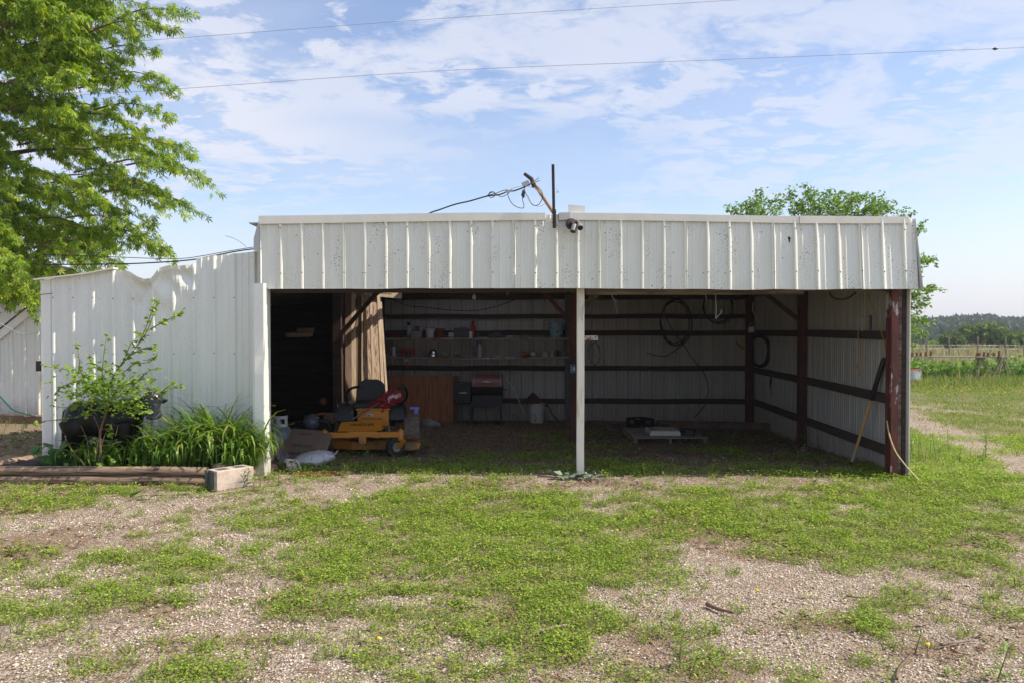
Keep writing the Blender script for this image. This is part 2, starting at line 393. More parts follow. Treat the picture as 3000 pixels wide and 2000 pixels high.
def mass(name, T, TF, P, Rm, S, m, parent=None, smooth=False):
    """one mesh of many copies of a small template: T (k,3), TF equal-length faces, P (N,3), Rm (N,3,3), S (N,) or (N,3)"""
    T = np.asarray(T, float); TF = np.asarray(TF, int); N = len(P); k = len(T)
    S = np.asarray(S, float); S = S[:, None] if S.ndim == 1 else S
    V = np.einsum('nij,nkj->nki', Rm, T[None] * S[:, None, :]) + np.asarray(P)[:, None, :]
    V = V.reshape(-1, 3); Fa = (TF[None] + (np.arange(N) * k)[:, None, None]).reshape(-1, TF.shape[1])
    me = bpy.data.meshes.new(name); nf, fl = Fa.shape
    me.vertices.add(len(V)); me.vertices.foreach_set('co', V.ravel().astype(np.float32))
    me.loops.add(nf * fl); me.loops.foreach_set('vertex_index', Fa.ravel().astype(np.int32))
    me.polygons.add(nf); me.polygons.foreach_set('loop_start', (np.arange(nf) * fl).astype(np.int32))
    me.polygons.foreach_set('loop_total', np.full(nf, fl, np.int32))
    if smooth: me.polygons.foreach_set('use_smooth', np.ones(nf, bool))
    me.materials.append(m); me.update(calc_edges=True)
    return link(bpy.data.objects.new(name, me), parent)
def frames(axis, up):
    """rotation matrices whose local y is `axis` and local z is close to `up`"""
    a = axis / (np.linalg.norm(axis, axis=1, keepdims=True) + 1e-9)
    x = np.cross(a, up); x /= (np.linalg.norm(x, axis=1, keepdims=True) + 1e-9)
    z = np.cross(x, a); return np.stack([x, a, z], axis=2)
def rand_dirs(n, zmin=-1, zmax=1):
    z = rng.uniform(zmin, zmax, n); a = rng.uniform(0, 2 * np.pi, n); r = np.sqrt(np.maximum(0, 1 - z * z))
    return np.stack([r * np.cos(a), r * np.sin(a), z], 1)
def bez(p0, p1, p2, n=8):
    p0, p1, p2 = map(Vector, (p0, p1, p2)); return [p0 * (1 - t) ** 2 + p1 * 2 * t * (1 - t) + p2 * t * t for t in [i / (n - 1) for i in range(n)]]
def smoothpath(pts, n=6):
    pts = [Vector(p) for p in pts]; out = []
    for i in range(len(pts) - 1):
        p0 = pts[max(i - 1, 0)]; p1 = pts[i]; p2 = pts[i + 1]; p3 = pts[min(i + 2, len(pts) - 1)]
        for k in range(n):
            t = k / n; out.append(.5 * ((2 * p1) + (p2 - p0) * t + (2 * p0 - 5 * p1 + 4 * p2 - p3) * t * t + (3 * p1 - p0 - 3 * p2 + p3) * t ** 3))
    return out + [pts[-1]]
LEAF_T = [(0, 0, 0), (.32, .35, .06), (0, .45, 0), (-.32, .35, .06), (0, 1, -.08)]
LEAF_F = [(0, 1, 2), (0, 2, 3), (1, 4, 2), (3, 2, 4)]
# ================================================================== the ground
# patches of ground cover: (display x, display y, half width, half height, weight)
BL = [(1000,1250,430,105,1.1),(1200,1330,370,115,1),(1450,1300,160,60,1),(900,1190,380,38,.8),(1950,1180,420,50,.9),(2000,1260,300,60,1),
 (800,1400,200,50,.6),(1250,1440,250,60,.8),(1650,1200,200,50,.9),(1700,1140,250,22,.5),(2230,1130,190,60,1),(1960,1430,110,35,.6),
 (700,1190,150,38,.9),(120,1390,170,30,.55),(230,1285,50,14,.6),(450,1275,90,30,.8),(90,1165,130,22,.55),(250,1340,190,22,.45),(400,1480,260,60,.35),
 (900,1480,180,60,.6),(1130,1510,120,40,.6),(1600,1520,130,40,.25),(2200,1300,170,50,.6),(2100,1370,200,30,.45),(1500,1400,120,40,.5),(560,1130,60,15,.3),
 (830,1118,40,10,.5),(2250,1400,120,40,.35),(1150,1385,260,60,.7),(640,1270,90,28,.45),(560,1400,140,34,.5),(1180,1145,160,22,.5),(1000,1110,120,10,.2)]
BN = [(1720,1340,130,90,1.1),(220,1200,260,38,.7),(1720,1460,190,80,.5),(250,1500,300,70,.25),(1930,1330,110,26,.5),(2100,1480,250,60,.3),(1900,1160,90,18,.6),
 (700,1120,300,14,.5),(1250,1106,500,9,.35),(560,1240,120,34,.5),(1640,1260,50,26,.8),(2270,1240,80,26,.5),(300,1420,180,30,.3)]
def blobs(L):
    o = []
    for dx, dy, rx, ry, w in L:
        c = GD(dx, dy); e = GD(dx + rx, dy); a = GD(dx, min(dy + ry, 1567)); b = GD(dx, dy - ry)
        o.append((c.x, (a.y + b.y) / 2, abs(e.x - c.x), abs(b.y - a.y) / 2, w))
    return o
BLW, BNW = blobs(BL), blobs(BN)
def cover(x, y):
    x = np.asarray(x, float); y = np.asarray(y, float)
    v = np.zeros_like(x)
    for cx_, cy_, rx, ry, w in BLW: v = np.maximum(v, w * np.exp(-(((x - cx_) / rx) ** 2 + ((y - cy_) / ry) ** 2) ** 1.5 * .7))
    v = v + .33
    for cx_, cy_, rx, ry, w in BNW: v = v - w * .8 * np.exp(-(((x - cx_) / rx) ** 2 + ((y - cy_) / ry) ** 2))
    v = v + (fbm(x, y, 1.7, 4, .6) - .5) * 1.9 + (fbm(x + 3, y + 8, 5.0, 4, .65) - .5) * 2.6
    c = np.clip((v - .10) / 1.0, 0, 1) ** 1.15
    inside = ss(8.45, 8.75, y) * (x > -3.1) * (x < 4.1) * (y < 15.4)
    ci = np.clip((fbm(x + 9, y, 1.3, 4, .6) - .42) * 4, 0, 1) * (.72 - .35 * ss(10.0, 12.5, y)) + .45 * np.exp(-((y - 8.9) / .35) ** 2)
    c = np.where(inside > .5, ci, c)
    # right of the shed: lawn with a gravel track crossing it
    rt = ss(4.1, 4.7, x) * ss(8.2, 9.2, y)
    track = np.exp(-((x - np.interp(y, [5, 7.5, 9.9, 12.4, 16.5, 19], [4.5, 5.4, 6.15, 6.7, 7.6, 8.0])) / .52) ** 4) + .8 * np.exp(-((x - np.interp(y, [11, 13, 15.9, 19], [11, 10.5, 9.8, 8.6])) / .35) ** 2)
    cr = np.clip(1.05 - 1.05 * track + (fbm(x, y, .9, 4, .6) - .5) * 2.2, 0, 1)
    cr = np.where(y > 21, 1, cr)
    c = c * (1 - rt) + cr * rt
    return np.where((x < -3.1) & (y > 8.9), .12, c)
def litter(x, y):
    """brown leaf and bark litter"""
    x = np.asarray(x, float); y = np.asarray(y, float)
    inside = ((y > 8.75) & (x > -3.1) & (x < 4.1)) * 1.0
    v = inside * .9 + ((x < -4.9) & (y > 8.6)) * 1.0
    n = fbm(x + 31, y + 12, .95, 4, .6)
    w = .75 * ss(.56, .68, n)
    for dx, dy, rx, ry in ((90,1235,110,20),(720,1395,150,30),(850,1330,160,14),(1900,1430,190,22),(2150,1490,150,24),(360,1400,60,25),(760,1310,110,14),(2230,1230,110,12),(300,1120,300,9),(560,1470,120,18)):
        c = GD(dx, dy); e = GD(dx + rx, dy); a = GD(dx, min(dy + ry, 1567)); b = GD(dx, dy - ry)
        w = np.maximum(w, .9 * np.exp(-(((x - c.x) / abs(e.x - c.x)) ** 2 + ((y - c.y) / (abs(b.y - a.y) / 2)) ** 2)) * (.4 + 1.0 * fbm(x, y, 3, 3)))
    return np.clip(np.maximum(v, w * (y < 8.7) + .3 * w * (y >= 8.7)), 0, 1)
def geo(a, b, s, g):
    o = [a]
    while o[-1] < b: o.append(o[-1] + s); s *= g
    return o
gx = np.array(sorted([-v for v in geo(7.0, 420, .1, 1.13)])[:-1] + list(np.arange(-7.0, 7.0, .04)) + geo(7.0, 420, .06, 1.11))
gy = np.array([-60, -30, -12, -5, -2, 0, 1, 1.8] + list(np.arange(2.4, 9.6, .035)) + geo(9.6, 600, .05, 1.045))
X, Y = np.meshgrid(gx, gy); Zb = gz(X, Y)
near = ((Y < 30)) * 1.0
Z = Zb + near * ((fbm(X, Y, 2.2, 4) - .5) * .030 + (fbm(X + 5, Y, 9, 3) - .5) * .010)
V = np.stack([X, Y, Z], 2).reshape(-1, 3); ny, nx = X.shape
ii = (np.arange(ny - 1)[:, None] * nx + np.arange(nx - 1)[None]).ravel()
Fg = np.stack([ii, ii + 1, ii + 1 + nx, ii + nx], 1)
me = bpy.data.meshes.new('ground'); me.vertices.add(len(V)); me.vertices.foreach_set('co', V.ravel().astype(np.float32))
me.loops.add(Fg.size); me.loops.foreach_set('vertex_index', Fg.ravel().astype(np.int32))
me.polygons.add(len(Fg)); me.polygons.foreach_set('loop_start', (np.arange(len(Fg)) * 4).astype(np.int32)); me.polygons.foreach_set('loop_total', np.full(len(Fg), 4, np.int32))
me.polygons.foreach_set('use_smooth', np.ones(len(Fg), bool)); me.update(calc_edges=True)
for nm, arr in (('cover', cover(X, Y)), ('litter', litter(X, Y))):
    at_ = me.attributes.new(nm, 'FLOAT', 'POINT'); at_.data.foreach_set('value', arr.ravel().astype(np.float32))
m, n, l, p = nodes('gravel, soil and turf')
tco = n.new('ShaderNodeTexCoord')
def vor(scale, feat='F1'):
    v = n.new('ShaderNodeTexVoronoi'); v.feature = feat; v.inputs['Scale'].default_value = scale
    l.new(wob, v.inputs['Vector']); return v
f0, _ = noise(n, l, 30, 2); cmb = n.new('ShaderNodeVectorMath'); cmb.operation = 'MULTIPLY_ADD'
l.new(f0, cmb.inputs[0]); cmb.inputs[1].default_value = (.02, .02, .02); l.new(tco.outputs['Object'], cmb.inputs[2]); wob = cmb.outputs[0]
v1 = vor(78); v2 = vor(150)
rc = n.new('ShaderNodeValToRGB'); cr_ = rc.color_ramp
cr_.elements[0].position = 0; cr_.elements[0].color = (.30, .235, .17, 1); cr_.elements[1].position = 1; cr_.elements[1].color = (.78, .67, .51, 1)
for ps, c in ((.25, (.44, .345, .25)), (.5, (.54, .435, .32)), (.75, (.63, .53, .43)), (.9, (.48, .45, .41))): cr_.elements.new(ps).color = (*c, 1)
sx = n.new('ShaderNodeSeparateXYZ'); l.new(v1.outputs['Color'], sx.inputs[0]); l.new(sx.outputs[0], rc.inputs[0])
gr = mixc(n, l, rampn(n, l, v1.outputs['Distance'], .35, .75, 0, .75), rc.outputs[0], (.10, .075, .058))
s2 = n.new('ShaderNodeSeparateXYZ'); l.new(v2.outputs['Color'], s2.inputs[0])
gr = mixc(n, l, rampn(n, l, s2.outputs[1], .80, .86, 0, .5), gr, (.10, .07, .055))
fl, _ = noise(n, l, 1.4, 5, .6); gr = mixc(n, l, rampn(n, l, fl, .42, .68, 0, .4), gr, (.29, .215, .155))
f9, _ = noise(n, l, 3.7, 7, .7); gr = mixc(n, l, rampn(n, l, f9, .50, .64, 0, .55), gr, (.19, .13, .085))
a1 = n.new('ShaderNodeAttribute'); a1.attribute_name = 'cover'; a2 = n.new('ShaderNodeAttribute'); a2.attribute_name = 'litter'
fs_, _ = noise(n, l, 55, 5, .7); soil = mixc(n, l, rampn(n, l, fs_, .3, .72), (.09, .062, .042), (.44, .33, .23))
soilg = mixc(n, l, rampn(n, l, fs_, .35, .65), (.09, .10, .022), (.24, .20, .085))
def add_noise(fac, amt, a, b):
    q, _ = noise(n, l, 24, 4, .7); s_ = n.new('ShaderNodeMath'); s_.operation = 'MULTIPLY_ADD'; l.new(q, s_.inputs[0]); s_.inputs[1].default_value = amt
    l.new(fac, s_.inputs[2]); return rampn(n, l, s_.outputs[0], a, b)
o = mixc(n, l, add_noise(a2.outputs['Fac'], 1.0, .62, 1.25), gr, soil)
o = mixc(n, l, add_noise(a1.outputs['Fac'], .9, .85, 1.75), o, soilg)
# farther off, grass that is not built blade by blade
cdn = n.new('ShaderNodeSeparateXYZ'); l.new(tco.outputs['Object'], cdn.inputs[0])
ff, _ = noise(n, l, 1.5, 6, .65, (1, .35, 1)); far = mixc(n, l, rampn(n, l, ff, .35, .65), (.085, .135, .030), (.20, .20, .07))
ff2, _ = noise(n, l, .35, 4, .6, (1, .3, 1)); far = mixc(n, l, rampn(n, l, ff2, .45, .7, 0, .6), far, (.24, .19, .12))
gate = rampn(n, l, cdn.outputs[1], 19, 24)
o = mixc(n, l, gate, o, far)
l.new(o, p.inputs['Base Color']); p.inputs['Roughness'].default_value = .95; p.inputs['Specular IOR Level'].default_value = .2
hb = n.new('ShaderNodeMath'); hb.operation = 'MULTIPLY'; l.new(v1.outputs['Distance'], hb.inputs[0]); hb.inputs[1].default_value = -1
b1 = n.new('ShaderNodeBump'); b1.inputs['Strength'].default_value = 1; b1.inputs['Distance'].default_value = .011; l.new(hb.outputs[0], b1.inputs['Height'])
b2 = n.new('ShaderNodeBump'); b2.inputs['Strength'].default_value = .7; b2.inputs['Distance'].default_value = .012; l.new(fs_, b2.inputs['Height']); l.new(b1.outputs[0], b2.inputs['Normal'])
l.new(b2.outputs[0], p.inputs['Normal'])
me.materials.append(m); M_ground = m
tag(link(bpy.data.objects.new('ground', me)), kind='structure')

# ================================================================== the shed
RIB = .2286
shed = thing('pole_shed', 'long open-fronted shed clad in white ribbed sheet steel, with a deep fascia over two bays', 'shed')
def profile(u0, u1, ph):
    """points (u, height) of ribbed sheet between u0 and u1, a rib centred on ph"""
    pts = [(u0, 0.)]
    k = math.floor((u0 - ph) / RIB) - 1
    while ph + k * RIB < u1 + RIB:
        c = ph + k * RIB
        for du, h in ((-.021, 0), (-.017, .026), (-.006, .030), (.007, .0265), (.024, 0), (.066, 0), (.073, .0075), (.078, .0075), (.090, 0), (.1417, 0), (.149, .0075), (.154, .0075), (.166, 0)):
            u = c + du
            if u0 + .001 < u < u1 - .001: pts.append((u, h))
        k += 1
    pts.append((u1, 0.)); return pts
def sheet(name, u0, u1, ph, place, zb, zt, nz, m, parent, warp=None):
    pr = profile(u0, u1, ph)
    if warp:                                   # finer across where the sheet is crumpled
        q = []
        for (a, ha), (b, hb_) in zip(pr, pr[1:]):
            k = max(1, int((b - a) / .018)); q += [(a + (b - a) * i / k, ha + (hb_ - ha) * i / k) for i in range(k)]
        pr = q + [pr[-1]]
    mb = MB(); vs = []; nu = len(pr)
    for j in range(nz):
        t = j / (nz - 1)
        for u, h in pr:
            b = zb(u) if callable(zb) else zb; T = zt(u) if callable(zt) else zt; z = b + (T - b) * t
            dd = warp(u, z, t) if warp else (0, 0)
            vs.append(place(u, h * (1 - (dd[2] if len(dd) > 2 else 0)) + dd[0], z + dd[1]))
    fs = [(j * nu + i, j * nu + i + 1, (j + 1) * nu + i + 1, (j + 1) * nu + i) for j in range(nz - 1) for i in range(nu - 1)]
    mb.add(vs, fs); return mb.build(name, m, parent)
def lerp(tab):
    xs = [q[0] for q in tab]; ys = [q[1] for q in tab]; return lambda x: float(np.interp(x, xs, ys))
# --- fascia
YF = 8.55
fx0 = D(597, 580, YF).x; fx1 = D(2099, 580, YF).x
ftop = lerp([(D(a, b, YF).x, D(a, b, YF).z) for a, b in ((597, 499), (1240, 494), (1290, 493), (1700, 499), (2103, 503))])
fbot = lerp([(D(a, b, YF).x, D(a, b, YF).z) for a, b in ((597, 664), (1300, 662), (1700, 666), (2103, 665))])
def fplace(u, h, z):
    w = ss(.5, 4, u) * .09 * (2.82 - z) / .8          # the right half leans out at the foot
    bow = .012 * math.sin(u * 1.9) * (1 if z < 2.6 else .4)
    return (u, YF - h - float(w) + bow, z)
seams = [fx0]
u = fx0 + .914
while u < fx1 - .3: seams.append(u); u += .9144
seams.append(fx1)
for i, (a, b) in enumerate(zip(seams, seams[1:])):
    k = rng.uniform(-.006, .006)
    def fw(u, z, t, i=i, k=k):
        e = .004 * math.sin(9 * u + 3 * i) * (1 - t) + k * (u - seams[i])
        e += .012 * math.exp(-((u - D(1700, 600, YF).x) / .12) ** 2 - ((z - 2.13) / .06) ** 2)
        return (e, -.004 * math.sin(7 * u + i) * (1 - t))
    sheet('fascia_panel', a - .0, b + .012, fx0 + .006, lambda u, h, z, i=i: tuple(Vector(fplace(u, h, z)) + Vector((0, -.0012 * (i % 2), 0))), fbot, ftop, 9, M_white, shed, None if i not in (1, 5, 6) else fw)
def strip(name, pts, top_h, bot_h, y, m, drop=.0, th=.012):
    """a folded metal cap along pts (x, ztop)"""
    mb = MB(); vs = []
    for x, zt, zb_ in pts:
        yy = y(x) if callable(y) else y
        vs += [(x, yy - .006, zb_), (x, yy - th, zb_ + .004), (x, yy - th, zt), (x, yy + .10, zt + .006)]
    nn = len(pts); fs = [(i * 4 + k, (i + 1) * 4 + k, (i + 1) * 4 + k + 1, i * 4 + k + 1) for i in range(nn - 1) for k in range(3)]
    fs += [(0, 1, 2, 3), ((nn - 1) * 4 + 3, (nn - 1) * 4 + 2, (nn - 1) * 4 + 1, (nn - 1) * 4)]
    mb.add(vs, fs); return mb.build(name, m, shed)
def cap(pts, m=M_trim, name='fascia_cap', off=0.0):
    q = [(D(a, t, YF).x, D(a, t, YF).z, D(a, b, YF).z) for a, t, b in pts]
    yy = lambda x: fplace(x, 0, 2.8)[1] - .020 - off
    return strip(name, q, 0, 0, yy, m)
cap([(596, 497, 516), (760, 495, 514), (930, 492, 511), (1090, 490, 509), (1252, 490, 507)])
cap([(1306, 490, 507), (1440, 491, 508), (1640, 495, 511), (1833, 498, 515)])
cap([(1834, 497, 515), (1960, 498, 515), (2084, 499, 515)], off=.004)
cap([(1283, 490, 508), (1310, 489, 506)], M_trimgrey, off=.007)
# loose grey sheet offcuts standing behind the cap
a = D(1305, 471, YF + .06); b = D(1343, 493, YF + .06)
MB().add([(a.x, YF + .03, b.z - .05), (b.x, YF + .03, b.z - .05), (b.x, YF + .05, a.z - .012), (a.x, YF + .05, a.z), (a.x, YF + .035, b.z - .05), (b.x, YF + .035, b.z - .05), (b.x, YF + .055, a.z - .012), (a.x, YF + .055, a.z)],
  [(0, 1, 2, 3), (7, 6, 5, 4), (3, 2, 6, 7), (0, 3, 7, 4), (2, 1, 5, 6)]).build('flashing_offcut', M_trimgrey, shed)
# left end of fascia: a narrow return that splays outwards; right end: the end return
q = [D(597, 497, YF), D(597, 578, YF), D(583, 576, YF + .16), D(583, 548, YF + .16)]
MB().add([(v.x - .002, v.y, v.z) for v in q] + [(v.x - .002, v.y + .01, v.z) for v in q], [(0, 1, 2, 3), (7, 6, 5, 4), (0, 3, 7, 4), (3, 2, 6, 7)]).build('fascia_return', M_trimgrey, shed)
zt, zb_ = ftop(fx1), fbot(fx1)
MB().add([(fx1 + .004, YF - .02, zt), (fx1 + .030, YF - .15, zb_), (fx1 + .03, YF + .40, zb_), (fx1 + .004, YF + .45, zt)], [(0, 1, 2, 3)]).build('fascia_return', M_trimgrey, shed)
a = D(2085, 502, YF - .028); b = D(2097, 600, YF)
MB().box((a.x + .012, YF - .024, (a.z + D(2090, 664, YF).z) / 2), (.05, .004, .0), None).v
# a loose flap of sheet behind the right end
q = [D(2104, 600, 9.3), D(2110, 598, 9.3), D(2117, 652, 9.3), D(2106, 652, 9.3)]
mb = MB(); mb.add([tuple(v) for v in q] + [(v.x, v.y + .03, v.z) for v in q], [(0, 1, 2, 3), (7, 6, 5, 4), (1, 5, 6, 2), (0, 4, 5, 1), (2, 6, 7, 3)]); mb.build('loose_flap', M_inner, shed)
# dark patches painting the shade inside tears in the fascia
for hx, hy, w, h in ((1679, 571, .022, .055), (1812, 552, .034, .070), (1750, 534, .010, .022)):
    c = D(hx, hy, YF - .03); y = fplace(c.x, 0, c.z)[1] - .0055
    poly = [(-.5, .42), (-.15, .55), (.5, .30), (.25, .05), (.22, -.2), (.02, -.5), (-.12, -.15), (-.2, .1)]
    MB().add([(c.x + px * w, y, c.z + pz * h) for px, pz in poly] + [(c.x + px * w * .6, y + .004, c.z + pz * h * .6) for px, pz in poly], [tuple(range(8))] + [(i, i + 8, (i + 1) % 8 + 8, (i + 1) % 8) for i in range(8)]).build('painted_tear', M_hole, shed)
# screw heads, in one part
mb = MB(); k = 0
def screw(x, y, z): mb.lathe([(.0075, 0), (.0065, .004), (.0035, .007), (0, .0075)], (x, y, z), 6, (R(90), 0, 0))
u = fx0 + .006
while u < fx1:
    for z in (2.19 + rng.uniform(-.008, .008), ftop(u) - .12):
        if rng.random() < (.93 if z < 2.4 else .35): y = fplace(u, .030, z); screw(y[0], y[1] - .001, z)
    u += RIB
M_screw = mat('grey screw heads', (.12, .11, .10), .6, metal=.3)
tag(mb.build('fascia_screws', M_screw, shed), kind='stuff')
# rusty streak plate below the mast is a stain on the sheet itself: a thin film of rust
# --- left front wall
YL = 8.86
lx0 = D(96, 800, YL).x; lx1 = D(596, 800, YL).x; ltop = lerp([(D(a, b, YL).x, D(a, b, YL).z) for a, b in ((96, 644), (124, 641), (200, 632), (266, 619), (300, 623), (330, 634), (350, 636), (362, 624), (372, 612), (395, 611), (430, 607), (452, 604))])
ltop2 = lerp([(D(a, b, YL).x, D(a, b, YL).z) for a, b in ((449, 594), (500, 587), (597, 577))])
ph = 160 * 1.0; ph = W(161, 1000, YL).x
dc = [(D(a, b, YL).x, D(a, b, YL).z) for a, b in ((352, 628), (340, 672), (318, 640), (300, 650), (372, 640), (405, 635), (420, 655), (290, 680))]
x_s2 = D(452, 700, YL).x
def dent(u, z, t):
    env = math.exp(-((u - dc[0][0] + .03) / .26) ** 2) * float(ss(1.72, 2.16, z)) if True else 0
    env = max(env, .75 * math.exp(-((u - dc[5][0]) / .20) ** 2) * float(ss(1.85, 2.2, z)))
    a = .080 * (vn(np.array(u * 7.1 + z * 2.0), np.array(z * 5.3 - u * 1.2)) - .42) * 1.9
    b = .036 * abs(math.sin(13 * u + 6.5 * z + 1.3)) ** .45 - .02
    s_ = env * (float(a) + b - .045 * math.exp(-((u - dc[1][0] - .5 * (z - dc[1][1])) / .05) ** 2))
    lip = .055 * env * float(ss(.955, 1.0, t)) 
    return (s_ + lip, -.035 * env * float(ss(.9, 1, t)) * abs(math.sin(7 * u)), min(1, env * .9))
lp = lambda off: (lambda u, h, z: (u, YL - h - off, z))
e1 = ph + RIB * 3 + .03; e2 = x_s2
sheet('wall_panel', W(160, 900, YL).x - .03, e1, ph, lp(0), -.1, ltop, 10, M_wall, shed)
sheet('wall_panel', e1 - .01, ph + RIB * 7 + .03, ph, lp(.0015), -.1, ltop, 60, M_wall, shed, dent)
sheet('wall_panel', ph + RIB * 7 + .02, e2 + .01, ph, lp(.0), -.1, ltop, 40, M_wall, shed, dent)
sheet('wall_panel', e2, W(781, 900, YL).x, ph, lp(.0026), -.1, ltop2, 10, M_wall, shed)
mb = MB(); u = ph
while u < lx1:
    for z in (1.93, 1.315, .63): 
        if u < lx1 - .05: screw(u, YL - .031, z + rng.uniform(-.008, .008))
    u += RIB
tag(mb.build('wall_screws', M_screw, shed), kind='stuff')
# corner trim on the far left and the folded jamb on the right
a = D(96, 640, YL); c = D(124, 640, YL)
mb = MB(); mb.add([(a.x, YL + .25, -.1), (a.x, YL - .022, -.1), (c.x - .03, YL - .022, -.1), (c.x - .018, YL - .004, -.1), (a.x, YL + .25, 2.13), (a.x, YL - .022, 2.13), (c.x - .03, YL - .022, 2.14), (c.x - .018, YL - .004, 2.14)],
  [(0, 1, 5, 4), (1, 2, 6, 5), (2, 3, 7, 6)]); mb.build('corner_trim', M_wall, shed)
# eave flashing along the sloping left roof edge
mb = MB(); pts = [(D(86, 643, YL), 0), (D(200, 630, YL), 0), (D(268, 617, YL), 0)]
for (p_, _), (q_, _) in zip(pts, pts[1:]): mb.beam((p_.x, YL - .02, p_.z), (q_.x, YL - .02, q_.z), .12, .014)
mb.build('eave_trim', M_trim, shed)
YJ = 8.47
jx0, jx1 = W(738, 1000, YJ).x, W(775, 1000, YJ).x; jt = D(590, 651, YJ).z
mb = MB(); vs = []
for j in range(12):
    z = -.05 + (jt + .05) * j / 11; d = .012 * math.exp(-((z - 1.28) / .07) ** 2)
    for q_ in ((jx0 - .012, YL), (jx0 - .002, YJ + .03), (jx0 + .014, YJ + .028), (jx0 + .026, YJ + .006), (jx1 - .012 - d, YJ + .002 + d), (jx1 - .002, YJ + .008 + d * .5), (jx1 + .002, YJ + .19)): vs.append((*q_, z))
mb.add(vs, [(j * 7 + i, j * 7 + i + 1, (j + 1) * 7 + i + 1, (j + 1) * 7 + i) for j in range(11) for i in range(6)])
mb.build('jamb_trim', M_wall, shed)
# the post behind the jamb, and the white post
def post(name, x0, x1, y, zt, m, depth=.10, zb_=None):
    xa = (x0 + x1) / 2; b = float(gz(xa, y)) - .1 if zb_ is None else zb_
    mb = MB(); n_ = 7; w = x1 - x0; vs = []
    for j in range(n_):
        z = b + (zt - b) * j / (n_ - 1); e = rng.uniform(-.002, .002, 2)
        for sx_, sy_ in ((0, -1), (.04, -1.06), (.96, -1.06), (1, -1), (1, 1), (0, 1)): vs.append((x0 + w * sx_ + e[0], y + depth / 2 * sy_ + e[1], z))
    fs = [(j * 6 + i, j * 6 + (i + 1) % 6, (j + 1) * 6 + (i + 1) % 6, (j + 1) * 6 + i) for j in range(n_ - 1) for i in range(6)] + [tuple(range((n_ - 1) * 6, n_ * 6))]
    mb.add(vs, fs); return mb.build(name, m, shed)
o = post('post', D(1325, 800, 8.72).x, D(1342, 800, 8.72).x, 8.76, 2.3, M_whitepost); tag(o, 'white painted centre post with rust stains')
# steel H post at the right corner, with pale stud, dark gap and the edge of the side wall
def hpost(x0, x1, y, zt, m, d=.14, label=None):
    b = float(gz(x0, y)) - .1; w = x1 - x0; mb = MB()
    mb.box(((x0 + x1) / 2, y - d / 2 + .006, (b + zt) / 2), (w, .010, zt - b)); mb.box(((x0 + x1) / 2, y + d / 2, (b + zt) / 2), (w, .010, zt - b)); mb.box(((x0 + x1) / 2, y, (b + zt) / 2), (.010, d - .02, zt - b))
    o = mb.build('post', m, shed); return tag(o, label)
XR = 4.08
def xr(y): return 4.006 + (y - 8.62) * .029
hpost(D(2044, 900, 8.62).x, D(2060, 900, 8.62).x, 8.66, 2.3, M_rustpeel, label='red oxide corner post with peeling paint')
x = D(2061, 900, 8.66).x; MB().box((x + .018, 8.69, 1.1), (.036, .09, 2.4)).build('stud', M_paleheader, shed)
MB().box((xr(8.62) - .012, 8.70, 1.1), (.05, .10, 2.4)).build('stud', M_darkwood, shed)  # dark bar painting the shade of the gap beside the pale stud
x = xr(8.62) + .02; MB().box((x - .002, 8.62, 1.1), (.012, .05, 2.42)).build('corner_trim', M_trim, shed)
# middle row of posts with knee braces
YM = 12.05
mp = hpost(D(1309, 800, YM).x, D(1324, 800, YM).x, YM, 2.35, M_rust, .13, 'rusty middle post')
mq = hpost(D(1834, 800, YM).x, D(1851, 800, YM).x, YM, 2.35, M_rust, .13)
post('post', D(766, 800, YM).x, D(786, 800, YM).x, YM, 2.4, M_darkwood, .12)
for xa, ya, xb, yb, m_, yy in ((1240, 662, 1307, 735, M_rust, YM - .07), (1745, 664, 1838, 737, M_rust, YM - .07), (873, 664, 785, 765, M_darkwood, 11.4)):
    a = D(xa, ya, yy); b = D(xb, yb, yy); v = (b - a).normalized(); MB().beam(a - v * .25, b + v * .04, .055, .075, (0, 1, 0)).build('knee_brace', m_, shed)
a = D(1345, 700, 10.5); b = D(1375, 670, 9.2); MB().beam(a, b + (b - a) * .3, .04, .07).build('knee_brace', M_paleheader, shed)
# back wall
YB = 15.3
bx0 = -3.0
for i in range(8):
    a = -3.0 + i * .9144; b = min(a + .9144, 4.2)
    sheet('back_panel', a, b, -3.0 + .03, lambda u, h, z, i=i: (u, YB - .0 + h * 1.0 - .001 * (i % 2), z), -.3, 2.62, 3, M_inner, shed)
for j, (yy, h_, t_) in enumerate(((675, .22, .05), (727, .085, .05), (765, .10, .06), (845, .095, .05), (920.5, .10, .05))):
    z = D(1500, yy, YB - .05).z; yb = YB - .05
    segs = [(-2.98, .62), (.70, 4.10)]
    for (a, b) in segs:
        mb = MB(); kx = int((b - a) / .5)
        vs = []
        for i in range(kx + 1):
            xx = a + (b - a) * i / kx; w = .006 * math.sin(3 * xx + j); hh = h_ / 2 + rng.uniform(-.003, .003)
            for sy_, sz in ((-1, -1), (1, -1), (1, 1), (-1, 1)): vs.append((xx, yb + sy_ * t_ / 2, z + w + sz * hh))
        mb.add(vs, [(i * 4 + k_, i * 4 + (k_ + 1) % 4, (i + 1) * 4 + (k_ + 1) % 4, (i + 1) * 4 + k_) for i in range(kx) for k_ in range(4)] + [(3, 2, 1, 0), (kx * 4, kx * 4 + 1, kx * 4 + 2, kx * 4 + 3)])
        mb.build('girt', M_girt, shed)
hpost(D(1713, 800, YB - .1).x, D(1729, 800, YB - .1).x, YB - .12, 2.4, M_rust, .12)
hpost(D(1298, 800, YB - .1).x, D(1308, 800, YB - .1).x, YB - .12, 2.4, mat('grey steel stud', (.085, .09, .10), .6, metal=.3), .08, 'grey steel stud')
hpost(D(1311, 800, YB - .3).x, D(1322, 800, YB - .3).x, YB - .12, 2.4, M_rust, .12)
